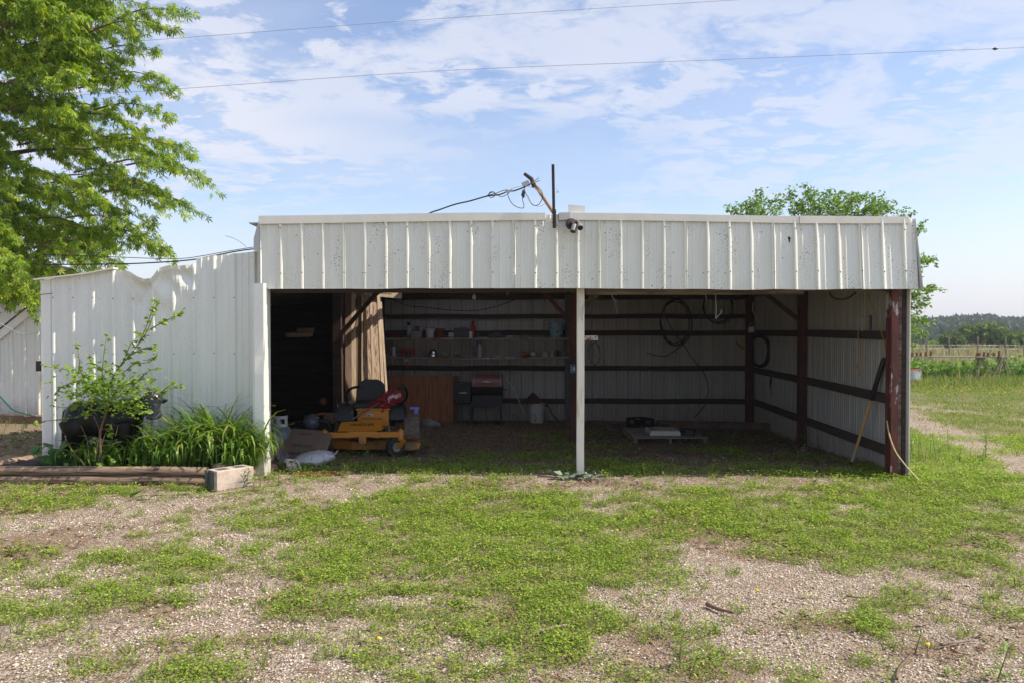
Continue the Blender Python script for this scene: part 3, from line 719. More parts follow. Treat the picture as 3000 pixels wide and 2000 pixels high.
post('post', D(872, 800, YB - .1).x, D(884, 800, YB - .1).x, YB - .15, 2.45, M_darkwood, .12)
# right wall, seen from inside
for i in range(8):
    a = 8.64 + i * .9144; b = min(a + .9144, YB)
    if a < YB - .1: sheet('side_panel', a, b, 8.66, lambda u, h, z, i=i: (xr(u) + h, u, z + .0), lambda u: -.02 - .17 * float(ss(8.6, 13.6, u)) - .0, lambda u: 2.728 - .028 * (u - 8.6), 3, M_inner, shed)
MB().add([(xr(8.62) + .026, 8.62, -.1), (xr(15.3) + .026, 15.3, -.3), (xr(15.3) + .026, 15.3, 2.54), (xr(8.62) + .026, 8.62, 2.725)], [(0, 1, 2, 3)]).build('side_cladding', M_wall, shed)
for z, h_ in ((1.51, .10), (.815, .105), (.22, .105), (2.25, .16)):
    for a, b in ((8.72, YM - .07), (YM + .07, YB - .06)):
        mb = MB(); mb.beam((xr(a) - .03, a, z + rng.uniform(-.012, .012)), (xr(b) - .03, b, z + rng.uniform(-.012, .012)), .045, h_); mb.build('girt', M_girt, shed)
# headers and beams under the roof
a = D(1345, 670, 8.80); b = D(1846, 671, 8.80)
MB().box(((a.x + b.x) / 2, 8.82, a.z + .015), (b.x - a.x, .04, .10)).build('header', M_paleheader, shed)
MB().box(((D(1846, 670, 8.8).x + 3.95) / 2, 8.825, a.z + .05), (3.95 - D(1846, 670, 8.8).x, .04, .10)).build('header', M_paleheader, shed)
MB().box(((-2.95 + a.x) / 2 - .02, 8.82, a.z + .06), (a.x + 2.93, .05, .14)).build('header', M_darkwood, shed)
MB().box((.55, YM, 2.42), (7.0, .10, .20)).build('tie_beam', M_darkwood, shed)
MB().beam((2.55, 9.0, 2.10), (3.98, 10.6, 2.16), .04, .10).build('rafter', M_paleheader, shed)
MB().beam((-2.0, 9.0, 2.3), (-2.0, 15.2, 2.3), .05, .14).build('rafter', M_darkwood, shed)
MB().beam((.66, 9.0, 2.33), (.66, 15.2, 2.3), .05, .14).build('rafter', M_darkwood, shed)
# roof: sheets sloping to the back; one is missing over the lumber
def zr(y): return 2.73 - .028 * (y - 8.6)
gap = (-2.05, -.35, 11.9, 14.0)
xs = [-3.08, gap[0], gap[1], .9, 2.6, 4.06]
for a, b in zip(xs, xs[1:]):
    runs = [(8.6, gap[2]), (gap[3], 15.45)] if (a, b) == (gap[0], gap[1]) else [(8.6, 15.45)]
    for c, d in runs:
        e = xr(d) - b + .03 if b > 4 else .02; b_ = b + (xr(c) - b + .03 if b > 4 else .02); b2_ = b + e
        mb = MB(); mb.add([(a, c, zr(c)), (b_, c, zr(c)), (b2_, d, zr(d)), (a, d, zr(d)), (a, c, zr(c) + .012), (b_, c, zr(c) + .012), (b2_, d, zr(d) + .012), (a, d, zr(d) + .012)],
          [(3, 2, 1, 0), (4, 5, 6, 7), (0, 1, 5, 4), (2, 3, 7, 6), (1, 2, 6, 5), (3, 0, 4, 7)]); mb.build('roof_panel', M_inner, shed)
# lean-to on the left: roof, sides, back
mb = MB(); z1, z2 = 2.30, 2.06
xl = lx0 - .02
mb.add([(xl, 9.02, z2 - .02), (-3.06, 9.02, z1 - .02), (-3.06, 15.3, z1 - .1), (xl, 15.3, z2 - .1), (xl, 9.02, z2 - .01), (-3.06, 9.02, z1 - .01), (-3.06, 15.3, z1 - .09), (xl, 15.3, z2 - .09)], [(3, 2, 1, 0), (4, 5, 6, 7), (0, 1, 5, 4), (2, 3, 7, 6), (1, 2, 6, 5), (3, 0, 4, 7)])
mb.build('lean_to_roof', M_inner, shed)
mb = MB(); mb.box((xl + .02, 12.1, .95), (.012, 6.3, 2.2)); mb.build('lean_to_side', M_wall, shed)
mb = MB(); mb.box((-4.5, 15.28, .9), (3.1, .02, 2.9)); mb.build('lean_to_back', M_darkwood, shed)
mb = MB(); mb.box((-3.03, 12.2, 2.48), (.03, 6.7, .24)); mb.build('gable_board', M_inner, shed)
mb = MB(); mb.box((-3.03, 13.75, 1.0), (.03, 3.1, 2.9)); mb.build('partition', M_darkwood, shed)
MB().box((-3.30, 8.93, 2.16), (.56, .03, .4)).build('blocking', M_darkwood, shed)
# shelving frames inside the dark left bay
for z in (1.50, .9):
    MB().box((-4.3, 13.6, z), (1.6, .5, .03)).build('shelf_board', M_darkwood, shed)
# --- wall running back on the far left, and the timber at its foot
YW = 13.4
wt = lerp([(D(a, b, YW).x, D(a, b, YW).z) for a, b in ((-140, 888), (0, 778), (95, 702))])
sheet('wall_panel', D(-140, 800, YW).x, D(92, 800, YW).x, W(37, 1000, YW).x, lambda u, h, z: (u, YW - h, z), .12, wt, 3, M_wall, shed)
a = D(-140, 884, YW); b = D(96, 695, YW)
mb = MB(); v = (b - a); mb.beam((a.x, YW - .04, a.z - .0), (b.x, YW - .04, b.z - .0), .03, .13, (0, 0, 1)); mb.build('rake_trim', M_wall, shed)
mb = MB(); mb.beam((a.x, YW + .1, a.z + .09), (b.x, YW + .1, b.z + .09), .34, .02, (0, 0, 1)); mb.build('rake_roof_edge', M_roofdark, shed)
for xa, xb, yt, yb in ((-60, 57, 952, 985), (57, 98, 955, 978)):
    a = D(xa, yt, YW - .25); b = D(xb, yb, YW - .25); tag(MB().box(((a.x + b.x) / 2, YW - .2, (a.z + b.z) / 2), (b.x - a.x - .006, .14, a.z - b.z)).build('sill_timber', mat('brown sill timber', (.15, .095, .06), .85, var=.3, stretch=(.5, 4, 4), bump=.4), shed), 'brown timber along the foot of the far left wall')
MB().box((D(89, 825, 9.2).x, 9.2, D(89, 840, 9.2).z), (.05, .03, .12)).build('bracket', M_darkwood, shed)
# far building behind on the left
fb = thing('outbuilding', 'white sided building with dark shingle roof behind the maple', 'building', (D(0, 700, 21).x - 3, 21, 0))
o_ = Vector(fb.location)
a = D(-250, 676, 21); b = D(58, 676, 21)
def rel(mb, name, m, par, o): 
    mb.v = [tuple(Vector(q) - o) for q in mb.v]; return mb.build(name, m, par)
x_ = a.x
while x_ < b.x:
    rel(MB().box((x_ + .2, 21.0 + (.012 if int(x_ * 10) % 2 else 0), 1.2), (.4, .05, 2.55)), 'siding_panel', M_wall, fb, o_); x_ += .408
rel(MB().add([(a.x - .5, 20.7, D(0, 677, 21).z), (b.x + .3, 20.7, D(58, 686, 21).z - .05), (b.x - .4, 24, 3.3), (a.x, 24, 4.0), (a.x - .5, 20.7, D(0, 668, 21).z), (b.x + .3, 20.7, D(58, 678, 21).z), (b.x - .4, 24, 3.4), (a.x, 24, 4.1)], [(0, 1, 5, 4), (4, 5, 6, 7), (3, 2, 1, 0), (1, 2, 6, 5)]), 'roof', M_roofdark, fb, o_)
rel(MB().box(((a.x + b.x) / 2, 24, 1.2), (b.x - a.x, .1, 2.6)), 'rear_wall', M_wall, fb, o_)
# ================================================================== on the roof
t = thing('steel_mast', 'rusty upright steel bar bolted to the middle of the white fascia', 'mast', (D(1273, 520, 8.48).x, 8.47, D(1273, 523, 8.48).z))
top = D(1270.5, 378, 8.47) - Vector(t.location); hh = top.z
for s_ in (0,): MB().beam((0, 0, 0), (top.x, 0, hh), .026, .012, (0, 1, 0)).build('bar', mat('dark rusty iron', (.045, .028, .022), .85, var=.4, scale=20, c2=(.22, .18, .15), c2s=18, c2a=.66, c2b=.7, bump=.5), t)
MB().beam((-.014, 0.01, 0), (top.x - .014, .01, hh), .006, .03, (0, 1, 0)).build('bar_flange', mat('dark rusty iron', (0, 0, 0)), t)
mb = MB(); mb.box((0, -.012, .09), (.036, .006, .20)); mb.build('mounting_plate', mat('dark rusty iron', (0, 0, 0)), t)
for bx_, bz_ in ((-.024, .05), (.02, .05), (-.024, .16), (.02, .16)): MB().lathe([(.006, 0), (.006, .005), (0, .007)], (bx_, -.004, bz_), 6, (R(90), 0, 0)).build('bolt', M_screw, t)
MB().tube(smoothpath([(.02, -.01, hh * .62), (.035, -.012, hh * .6), (.045, -.012, hh * .55), (.03, -.012, hh * .57), (.02, -.01, hh * .54)]), .003, 5).build('wire_tie', M_wire, t)
# service mast leaning left, with the cables tied to its head
P0 = D(1273, 492, 8.75); P1 = D(1225, 420, 8.75)
t = thing('service_mast', 'brown slanting conduit behind the fascia with a tangle of service wires at its head', 'mast', P0)
MB().tube([(0, 0, 0), P1 - P0], .019, 12).build('conduit', mat('brown weathered conduit', (.28, .17, .095), .7, var=.2), t)
h = P1 - P0
MB().tube([h + Vector((.01, 0, -.05)), h + Vector((-.02, 0, .04)), h + Vector((-.10, 0, .10))], [.026, .024, .018], 10).build('weather_head', M_cable, t)
for q in ((0.06, .05), (.07, .02)): MB().tube([h + Vector((-.03, -.02, -.02)), h + Vector((q[0], -.02, q[1]))], .005, 6).build('clevis_bolt', M_steel, t)
def wire(name, pts, Y, r, m, parent, o):
    return MB().tube(smoothpath([D(x, y, Y) - o for x, y in pts], 7), r, 6).build(name, m, parent, smooth=True)
wire('drip_loop', [(1211, 416), (1205, 430), (1207, 443), (1213, 453), (1222, 470), (1236, 471), (1246, 455), (1244, 440), (1232, 428), (1218, 421)], 8.7, .0042, M_cable, t, P0)
wire('drip_loop', [(1166, 440), (1168, 453), (1176, 468), (1190, 477), (1202, 478), (1203, 470), (1200, 458), (1202, 448)], 8.7, .0042, M_cable, t, P0)
wire('drip_loop', [(1205, 446), (1215, 461), (1228, 472), (1240, 474), (1252, 469)], 8.72, .003, M_wire, t, P0)
wire('drip_loop', [(1167, 440), (1180, 432), (1205, 428), (1225, 432), (1240, 444)], 8.73, .003, M_wire, t, P0)
MB().tube([D(1202, 436, 8.7) - P0, D(1203, 440, 8.7) - P0, D(1201, 449, 8.7) - P0, D(1203, 455, 8.7) - P0], [.008, .018, .020, .010], 8).build('tap_connector', M_black, t)
MB().beam(D(1160, 441, 8.7) - P0, D(1178, 438, 8.7) - P0, .016, .02).build('dead_end_clamp', M_steel, t)
MB().beam(D(1199, 425, 8.7) - P0, D(1215, 418, 8.7) - P0, .03, .04).build('dead_end_clamp', M_steel, t)
tag(wire('service_cable', [(1222, 421), (1205, 430), (1180, 439), (1166, 441), (1145, 448), (1119, 451), (1080, 462), (1045, 470), (1010, 482), (985, 491), (930, 520), (850, 560)], 9.0, .0085, M_cable, None, Vector()), 'black twisted service cable running from the slanting conduit down behind the left fascia', 'cable')
tag(wire('tie_wire', [(1120, 449), (1128, 443), (1135, 442), (1136, 450), (1128, 455), (1122, 448), (1130, 441), (1150, 452), (1165, 447), (1170, 440), (1160, 437), (1140, 444), (1118, 450)], 8.98, .0042, M_cable, None, Vector()), 'curled black wire ends looped about the service cable left of the conduit', 'wire')
tag(wire('service_cable', [(582, 572), (540, 578), (490, 588), (440, 597), (380, 602), (300, 606), (240, 607), (100, 608)], 10.2, .009, M_cable, None, Vector()), 'lower black cable crossing just above the dented white wall', 'cable')
tag(wire('service_cable', [(582, 568), (520, 578), (470, 587), (420, 594), (360, 594), (300, 592), (230, 589), (100, 585)], 10.3, .005, M_cable, None, Vector()), 'upper thinner cable that parts from the black one above the dented wall', 'cable')
tag(wire('twig_wire', [(517, 542), (535, 547), (555, 558), (566, 568)], 9.3, .0025, M_cable, None, Vector()), 'short thin wire sticking up left of the fascia end', 'wire')
tag(wire('power_line', [(-700, 165), (300, 96), (1000, 44), (1700, 0), (2400, -42), (3200, -88)], 24, .0062, M_linewire, None, Vector()), 'higher of the two overhead lines crossing the top of the sky', 'cable')
pl = tag(wire('power_line', [(-700, 266), (250, 215), (1000, 164), (1700, 136), (2352, 110), (3200, 84)], 24, .0066, M_linewire, None, Vector()), 'lower overhead line with a small splice near its end over the field', 'cable')
MB().tube([D(2280, 113, 24), D(2286, 112.6, 24), D(2292, 112.4, 24)], [.02, .045, .02], 6).build('splice', M_cable, pl)
# twin flood light
t = thing('flood_light', 'rusty twin lamp holder with two grey sockets under the fascia cap', 'lamp', D(1318, 512, 8.47))
MB().lathe([(.0, -.03), (.05, -.028), (.062, 0), (.058, .022), (.02, .03), (0, .03)], (-.03, .0, -.015), 18, (R(90), 0, R(25))).build('back_plate', mat('black pitted iron', (.02, .018, .017), .7, var=.4), t, smooth=40)
for (a, b, r_) in (((-.03, -.03, .0), (.005, -.06, -.045), .017), ((.03, -.02, .0), (.045, -.06, -.02), .016)):
    MB().tube([a, b], r_, 10).build('arm', M_rust, t, smooth=40)
for (c_, d_, nm) in (((.004, -.06, -.03), (-.014, -.10, -.105), 0), ((.052, -.055, -.022), (.062, -.115, -.070), 1)):
    c_ = Vector(c_); d_ = Vector(d_); ax = (d_ - c_).normalized()
    k = MB().tube([c_, c_ + ax * .02, d_], [.022, .028, .031], 16, cap=True).build('socket', M_greypl, t, smooth=40)
    MB().tube([d_ - ax * .02, d_ + ax * .002], [.026, .027], 16).build('opening', M_black, k)
# ================================================================== things inside the shed
def item(name, label, cat, sx_, sy_, Y, group=None, rz=0, rot=None, lift=0):
    p = W(sx_, sy_, Y); p.z += lift; return thing(name, label, cat, p, rz, group, rot)
def one(mb, name, label, cat, m, loc, rz=0, smooth=False, group=None, rot=None):
    return tag(mb.build(name, m, None, smooth, loc, rz, rot), label, cat, group)
# shelves
SY = 15.05
for (yt, nm, zz) in ((990, 'upper', 0), (1042, 'lower', 1)):
    zt = W(1400, yt, 14.84).z
    t = thing('wall_shelf', ('long upper wall shelf holding pots, a red extinguisher and a blue pail' if zz == 0 else 'long lower wall shelf with rust streaks, under the one with the fire extinguisher'), 'shelf', (-.9, 15.04, zt))
    L = W(1667, yt, 14.84).x - W(1128, yt, 14.84).x; cx0 = (W(1667, yt, 14.84).x + W(1128, yt, 14.84).x) / 2 + .9
    for k, (fa, fb_) in enumerate(((0, .46), (.46, 1))):
        mb = MB(); nn = 8; vs = []
        for i in range(nn + 1):
            x = cx0 - L / 2 + L * (fa + (fb_ - fa) * i / nn); sag = -.03 * zz * math.sin(math.pi * (fa + (fb_ - fa) * i / nn)) - .004 * zz
            for sy_, sz in ((-1, -1), (1, -1), (1, 1), (-1, 1)): vs.append((x + (.002 if k else 0), sy_ * .2, sag - .016 + sz * .016))
        mb.add(vs, [(i * 4 + q, i * 4 + (q + 1) % 4, (i + 1) * 4 + (q + 1) % 4, (i + 1) * 4 + q) for i in range(nn) for q in range(4)] + [(3, 2, 1, 0), (nn * 4, nn * 4 + 1, nn * 4 + 2, nn * 4 + 3)])
        mb.build('board', M_shelf, t)
    if zz:
        for xs_ in (1140, 1391, 1665): MB().box((W(xs_, 1000, 14.9).x + .9, -.1, .16), (.085, .18, .31)).build('support', mat('reddish shelf block', (.12, .08, .065), .85, var=.3), t)
        MB().box((W(1431, 1045, 14.8).x + .9, -.203, -.040), (.19, .002, .028)).build('sticker', mat('red and white tape', (.45, .02, .02), .6, c2=(.55, .5, .5), c2s=26, c2a=.50, c2b=.51), t)
        MB().box((W(1300, 1045, 14.8).x + .9, -.2035, -.032), (.42, .002, .024)).build('rust_streak', mat('rust stain', (.22, .085, .03), .8, var=.4, scale=12), t)
ZU = W(1400, 990, 14.84).z + .001; ZL = W(1400, 1042, 14.84).z + .001
def onshelf(mb, name, label, cat, m, sx_, up=True, Y=SY - .05, rz=0, smooth=True, dz=0, group=None):
    sag = 0 if up else -.03 * math.sin(math.pi * (sx_ - 1128) / 539) - .003
    return one(mb, name, label, cat, m, (W(sx_, 1000, Y).x, Y, (ZU if up else ZL) + sag + dz), rz, smooth, group)
def tonshelf(name, label, cat, sx_, up=True, Y=SY - .05, rz=0):
    sag = 0 if up else -.03 * math.sin(math.pi * (sx_ - 1128) / 539) - .003
    return thing(name, label, cat, (W(sx_, 1000, Y).x, Y, (ZU if up else ZL) + sag), rz)
onshelf(MB().box((0, 0, .03), (.27, .2, .06), None, (1.06, 1.1)), 'tray', 'low dark red tray at the left end of the upper shelf', 'tray', M_reddark, 1154, smooth=False)
t = tonshelf('basin', 'grey rectangular plastic wash basin on the upper shelf', 'basin', 1221)
mb = MB(); A = [(-.11, -.09), (.11, -.09), (.11, .09), (-.11, .09)]
vs = [(x * .86, y * .86, .0) for x, y in A] + [(x, y, .125) for x, y in A] + [(x * .93, y * .93, .125) for x, y in A] + [(x * .8, y * .8, .012) for x, y in A]
mb.add(vs, [(3, 2, 1, 0)] + [(i, (i + 1) % 4, (i + 1) % 4 + 4, i + 4) for i in range(4)] + [(4 + i, 4 + (i + 1) % 4, 8 + (i + 1) % 4, 8 + i) for i in range(4)] + [(8 + i, 8 + (i + 1) % 4, 12 + (i + 1) % 4, 12 + i) for i in range(4)] + [(12, 13, 14, 15)]); mb.build('bowl', M_greypl, t)
MB().box((0, -.093, .127), (.235, .012, .006)).build('rim', M_greypl, t)
def sprayer(label, sx_, cbot, ctrig, dz, h=.2):
    t = tonshelf('spray_bottle', label, 'bottle', sx_, Y=15.13); t.location.z += dz
    MB().lathe([(.036, 0), (.04, .02), (.04, h * .55), (.028, h * .8), (.014, h * .9), (.014, h)], n=14).build('bottle', cbot, t, smooth=True)
    MB().lathe([(.017, 0), (.018, .02), (.012, .03)], (0, 0, h), 12).build('collar', ctrig, t, smooth=True)
    mb = MB(); mb.prism([(-.045, .03), (.03, .025), (.035, .045), (.02, .062), (-.03, .06), (-.05, .05)], -.011, .011, Matrix.Translation((0, 0, h))); mb.build('nozzle', ctrig, t)
    mb = MB(); mb.prism([(-.035, .03), (-.025, .03), (-.035, .0), (-.05, -.03), (-.058, -.03), (-.045, .0)], -.006, .006, Matrix.Translation((0, 0, h))); mb.build('trigger', ctrig, t)
sprayer('spray bottle with a black trigger behind the grey basin', 1198, M_whitepl, M_black, .02, .21)
sprayer('red spray bottle behind the grey basin, beside the glass jar', 1224, M_reddark, M_red, .0, .16)
mg = mat('cloudy glass', (.40, .44, .48), .15, var=.1)
onshelf(MB().lathe([(.012, 0), (.03, .01), (.032, .05), (.02, .07), (.02, .08), (0, .08)], n=14), 'glass_jar', 'small shiny glass jar between the red spray bottle and the white pot', 'jar', mg, 1235, Y=15.1, dz=.12)
t = tonshelf('flower_pot', 'white plastic pot with yellow bits over its rim on the upper shelf', 'pot', 1260)
MB().lathe([(.07, 0), (.072, .005), (.092, .15), (.098, .152), (.098, .17), (.088, .17), (.07, .03), (0, .03)], n=20).build('pot', M_whitepl, t, smooth=40)
for dx in (-.065, .055):
    mb = MB()
    for k in range(7):
        a = k * .9; mb.box((dx + .02 * math.cos(a), -.04 + .02 * math.sin(a * 1.7), .178 + .012 * math.sin(2.3 * k)), (.022, .018, .014), (a, a * 2, a))
    mb.build('yellow_tie', mat('orange yellow plastic', (.42, .22, .03), .6), t)
onshelf(MB().lathe([(.065, 0), (.08, .14), (.088, .142), (.088, .175), (.078, .175), (.06, .03), (0, .03)], n=20), 'flower_pot', 'terracotta pot beside the white one on the upper shelf', 'pot', M_terracotta, 1289)
t = tonshelf('mug', 'white mug lying between the terracotta pot and the grey box', 'mug', 1322)
MB().lathe([(.05, 0), (.05, .1), (.045, .1), (.045, .01), (0, .01)], (-.045, 0, .05), 18, (0, R(90), 0)).build('cup', M_whitepl, t, smooth=40)
MB().tube(bez((-.02, -.048, .07), (0, -.09, .06), (.03, -.05, .06), 6), .006, 6).build('handle', M_whitepl, t, smooth=True)
t = tonshelf('storage_box', 'square dark grey box with loose sticks on top, upper shelf', 'box', 1352)
MB().box((0, 0, .085), (.27, .2, .17), None, (1.02, 1.02), bev=.006).build('box', mat('dark grey box', (.07, .07, .065), .7), t)
for k in range(4): MB().tube([(-.12 + k * .05, -.05 + .03 * k, .178 + .006 * k), (.02 + k * .03, -.06 + .02 * k, .185)], .007, 6).build('stick', M_twig, t)
onshelf(MB().box((0, 0, .06), (.062, .004, .12)), 'paper_label', 'white card leaning beside the red fire extinguisher', 'card', M_whitepl, 1379, Y=14.9, smooth=False)
t = tonshelf('fire_extinguisher', 'red fire extinguisher with black valve on the upper shelf', 'extinguisher', 1386, Y=15.0)
MB().lathe([(.040, 0), (.044, .01), (.044, .20), (.040, .235), (.022, .26), (.016, .275), (0, .275)], n=18).build('cylinder', M_red, t, smooth=True)
mb = MB(); mb.lathe([(.018, 0), (.018, .03), (0, .03)], (0, 0, .27), 10); mb.beam((-.035, 0, .30), (.045, 0, .312), .018, .012); mb.beam((-.03, 0, .29), (.045, 0, .285), .016, .008); mb.build('valve_handle', M_black, t)
MB().tube(bez((-.02, 0, .29), (-.075, 0, .28), (-.05, -.01, .22), 7), .007, 7).build('hose', M_black, t, smooth=True)
MB().tube(bez((-.012, -.043, .07), (.0, -.046, .1), (.012, -.043, .13), 3), .0, 3)
onshelf(MB().tube(smoothpath([(-.1, 0, .10), (-.06, 0, .04), (-.04, 0, .012), (.09, 0, .010)]), .006, 6), 'bent_rod', 'thin bent grey rod standing between the extinguisher and the black case', 'rod', M_steel, 1411)
t = tonshelf('tool_case', 'low black tool case with a pale strip, middle of the upper shelf', 'case', 1454)
MB().box((0, 0, .036), (.28, .18, .072), None, (.88, .9), bev=.008).build('case', M_black, t)
MB().box((.01, -.05, .078), (.12, .04, .01)).build('handle', M_greypl, t)
for k in range(3): onshelf(MB().lathe([(.018, 0), (.022, .045), (.020, .045), (.016, .005), (0, .005)], n=12), 'plastic_cup', ('first','second','third')[k] + ' small clear cup to the right of the black case', 'cup', mg, 1486 + k * 7, group='small clear cups on the upper shelf')
t = tonshelf('enamel_pail', 'large pale blue pail with flaked dark paint at the right end of the upper shelf', 'pail', 1630)
MB().lathe([(.118, 0), (.122, .006), (.138, .27), (.143, .272), (.143, .28), (.134, .28), (.116, .02), (0, .02)], n=26).build('body', M_enamel, t, smooth=40)
MB().tube(bez((-.14, 0, .27), (-.17, -.02, .37), (-.06, -.02, .30), 8), .003, 5).build('bail', M_steel, t)
# lower shelf
onshelf(MB().lathe([(.038, 0), (.04, .01), (.04, .165), (.032, .18), (0, .18)], n=14), 'plastic_canister', 'white canister at the left end of the lower shelf', 'canister', M_whitepl, 1153, False)
t = tonshelf('battery_charger', 'red battery charger with two dark dials on the lower shelf', 'charger', 1193, False)
MB().box((0, 0, .07), (.25, .16, .14), None, (.95, .95), bev=.01).build('case', M_red, t)
MB().box((0, -.082, .068), (.19, .004, .07)).build('front_panel', M_black, t)
for k in (-.045, .045): MB().lathe([(.024, 0), (.02, .006), (0, .006)], (k, -.084, .068), 12, (R(90), 0, 0)).build('dial', mat('dark dial', (.05, .06, .06), .4), t)
MB().tube(smoothpath([(.0, -.07, .02), (-.06, -.16, -.02), (-.12, -.17, -.06), (-.16, -.16, -.02), (-.15, -.08, .01)]), .005, 6).build('cord', M_cable, t, smooth=True)
p_ = W(1190, 1045, 14.82)
t = thing('charger_clamps', 'pair of red clamps with a white tag hanging from the lower shelf edge', 'clamp', p_)
MB().tube([(0, 0, .03), (0, -.005, -.05)], .004, 6).build('cord', M_cable, t)
MB().box((0, -.01, -.06), (.04, .003, .04)).build('tag', M_whitepl, t)
MB().beam((.01, -.01, -.08), (.04, -.01, -.19), .010, .014).build('clamp', mat('red rubber clamp', (.42, .05, .03), .6), t)
MB().beam((-.035, -.01, -.125), (.045, -.01, -.195), .010, .014).build('clamp', mat('red rubber clamp', (.42, .05, .03), .6), t)
onshelf(MB().lathe([(.088, 0), (.09, .02), (.086, .075), (.062, .128), (.03, .150), (0, .155)], n=24), 'chrome_dome', 'shiny chrome dome on the lower shelf', 'dome', M_chrome, 1269, False, Y=14.95)
onshelf(MB().lathe([(.048, 0), (.05, .09), (.045, .092), (.045, .02), (0, .02)], n=16), 'tin_can', 'beige speckled can right of the chrome dome', 'can', mat('beige speckled can', (.30, .22, .17), .8, c2=(.15, .1, .08), c2s=40, c2a=.5, c2b=.55), 1301, False, Y=14.95)
onshelf(MB().box((0, 0, .006), (.16, .12, .012)).box((-.0, .01, .03), (.10, .1, .035), None, (1.2, 1)).box((.0, 0, .052), (.13, .09, .006)), 'rusty_tin', 'flat rusty tin and lid on a thin board, lower shelf', 'tin', mat('brown tin', (.12, .08, .06), .7, var=.3), 1341, False, smooth=False)
t = tonshelf('jug', 'grey jug with a domed top beside the middle shelf block', 'jug', 1405, False, Y=14.95)
MB().lathe([(.055, 0), (.058, .01), (.058, .16), (.05, .21), (.03, .25), (.016, .265), (.016, .285), (0, .285)], n=18).build('body', mat('smoky grey jug', (.30, .31, .33), .5, var=.1), t, smooth=True)
MB().lathe([(.019, 0), (.019, .025), (0, .025)], (0, 0, .27), 10).build('cap', M_reddark, t)
one(MB().tube(smoothpath([(-.022, 0, .05), (-.028, 0, 0), (-.016, 0, -.035), (.010, 0, -.038), (.024, 0, -.005), (.020, 0, .045)]), .0055, 6), 'horseshoe', 'old grey horseshoe hung on the middle shelf block', 'horseshoe', M_steel, W(1388, 1006, 14.83), smooth=True)
onshelf(MB().box((-.04, 0, .02), (.03, .03, .04), (.2, .4, .1)).box((.0, .01, .012), (.06, .05, .024)).tube([(.03, 0, .01), (.1, 0, .04)], .006, 6), 'scrap_parts', 'small heap of pale tool scraps on the lower shelf', 'scrap', M_bone, 1458, False, Y=14.95, smooth=False)
onshelf(MB().box((0, 0, .008), (.19, .12, .016), (0, 0, .05)).box((-.06, -.01, .02), (.05, .06, .008), (0, 0, .3)), 'papers', 'pale folded papers lying on the lower shelf', 'paper', mat('old paper', (.42, .35, .28), .9), 1495, False, smooth=False, Y=14.9)
onshelf(MB().lathe([(0, 0), (.055, 0), (.055, .01), (.052, .015), (.052, .16), (.055, .165), (0, .165)], (-.08, 0, .056), 18, (0, R(90), 0)), 'rusty_can', 'rust brown can lying on its side on the lower shelf', 'can', M_rustiron, 1539, False, Y=14.95)
t = tonshelf('jar', 'clear jar on its side with a yellow mouth ring, next to the rusty can', 'jar', 1566, False, Y=14.93)
MB().lathe([(.04, 0), (.045, .02), (.045, .09), (.04, .10)], (-.06, .03, .05), 16, (R(0), R(90), R(-35))).build('glass', mg, t, smooth=True)
mb = MB(); mb.tube([(.045 * math.cos(a) * .9 + .02, -.03 + .01 * math.cos(a), .048 + .042 * math.sin(a)) for a in [i * math.pi / 10 for i in range(21)]], .006, 6); mb.build('ring', mat('amber ring', (.30, .16, .03), .5), t)
onshelf(MB().lathe([(.055, 0), (.058, .01), (.06, .095), (.078, .098), (.078, .104), (.055, .104), (.05, .012), (0, .012)], n=20), 'saucepan', 'white enamel pot with a wide rim on the lower shelf', 'pot', mat('cream enamel', (.50, .45, .38), .45), 1598, False, Y=14.93)
t = tonshelf('pitcher', 'small tin pitcher with a dark handle beside the cream pot', 'pitcher', 1618, False, Y=14.93)
MB().lathe([(.042, 0), (.042, .105), (.048, .11), (.038, .11), (.036, .01), (0, .01)], n=18).build('body', mat('tin grey', (.38, .36, .34), .45), t, smooth=40)
MB().tube(bez((-.025, -.045, .10), (-.01, -.075, .0), (.03, -.045, .09), 8), .004, 6).build('handle', M_black, t, smooth=True)
onshelf(MB().lathe([(.022, 0), (.024, .11), (0, .112)], n=12), 'rusty_tin', 'narrow rust brown tin behind the pitcher', 'can', M_rust, 1635, False, Y=15.05)
onshelf(MB().lathe([(.03, 0), (.034, .045), (.02, .085), (0, .09)], n=12), 'small_bottle', 'small dark bottle at the right end of the lower shelf', 'bottle', M_greypl, 1654, False, Y=15.0)
# light bulb, socket, hanging cable, wall wire
t = thing('light_bulb', 'bare white light bulb hanging under the roof beam', 'bulb', D(1089, 676, 11.6))
MB().lathe([(.016, 0), (.016, .03), (0, .03)], (0, 0, 0), 10).build('socket', M_black, t)
MB().lathe([(0, -.085), (.018, -.08), (.030, -.055), (.028, -.035), (.014, -.008), (.013, .002)], n=16).build('glass', mat('white bulb glass', (.62, .62, .56), .3, var=.02), t, smooth=True)
MB().tube([(0, 0, .03), (.0, .0, .35)], .004, 5).build('cord', M_cable, t)
t = thing('lamp_socket', 'empty grey lamp socket dangling right of the light bulb', 'socket', D(1166, 674, 11.6))
MB().lathe([(.022, -.02), (.014, .01), (.014, .035), (0, .035)], n=12).build('socket', M_greypl, t, smooth=40)
MB().tube([(0, 0, .03), (0, 0, .35)], .004, 5).build('cord', M_cable, t)
def cab(name, label, pts, Y, r, m, cat='cable', Y2=None):
    n_ = len(pts); P = [D(x, y, Y if Y2 is None else Y + (Y2 - Y) * i / (n_ - 1)) for i, (x, y) in enumerate(pts)]
    return tag(MB().tube(smoothpath(P, 6), r, 6).build(name, m, smooth=True), label, cat)
cab('slack_cable', 'thin cable sagging across the back wall above the shelves', [(893, 684), (935, 702), (975, 706), (1030, 712), (1085, 714), (1130, 707), (1180, 690), (1238, 668)], 14.6, .008, M_cable)
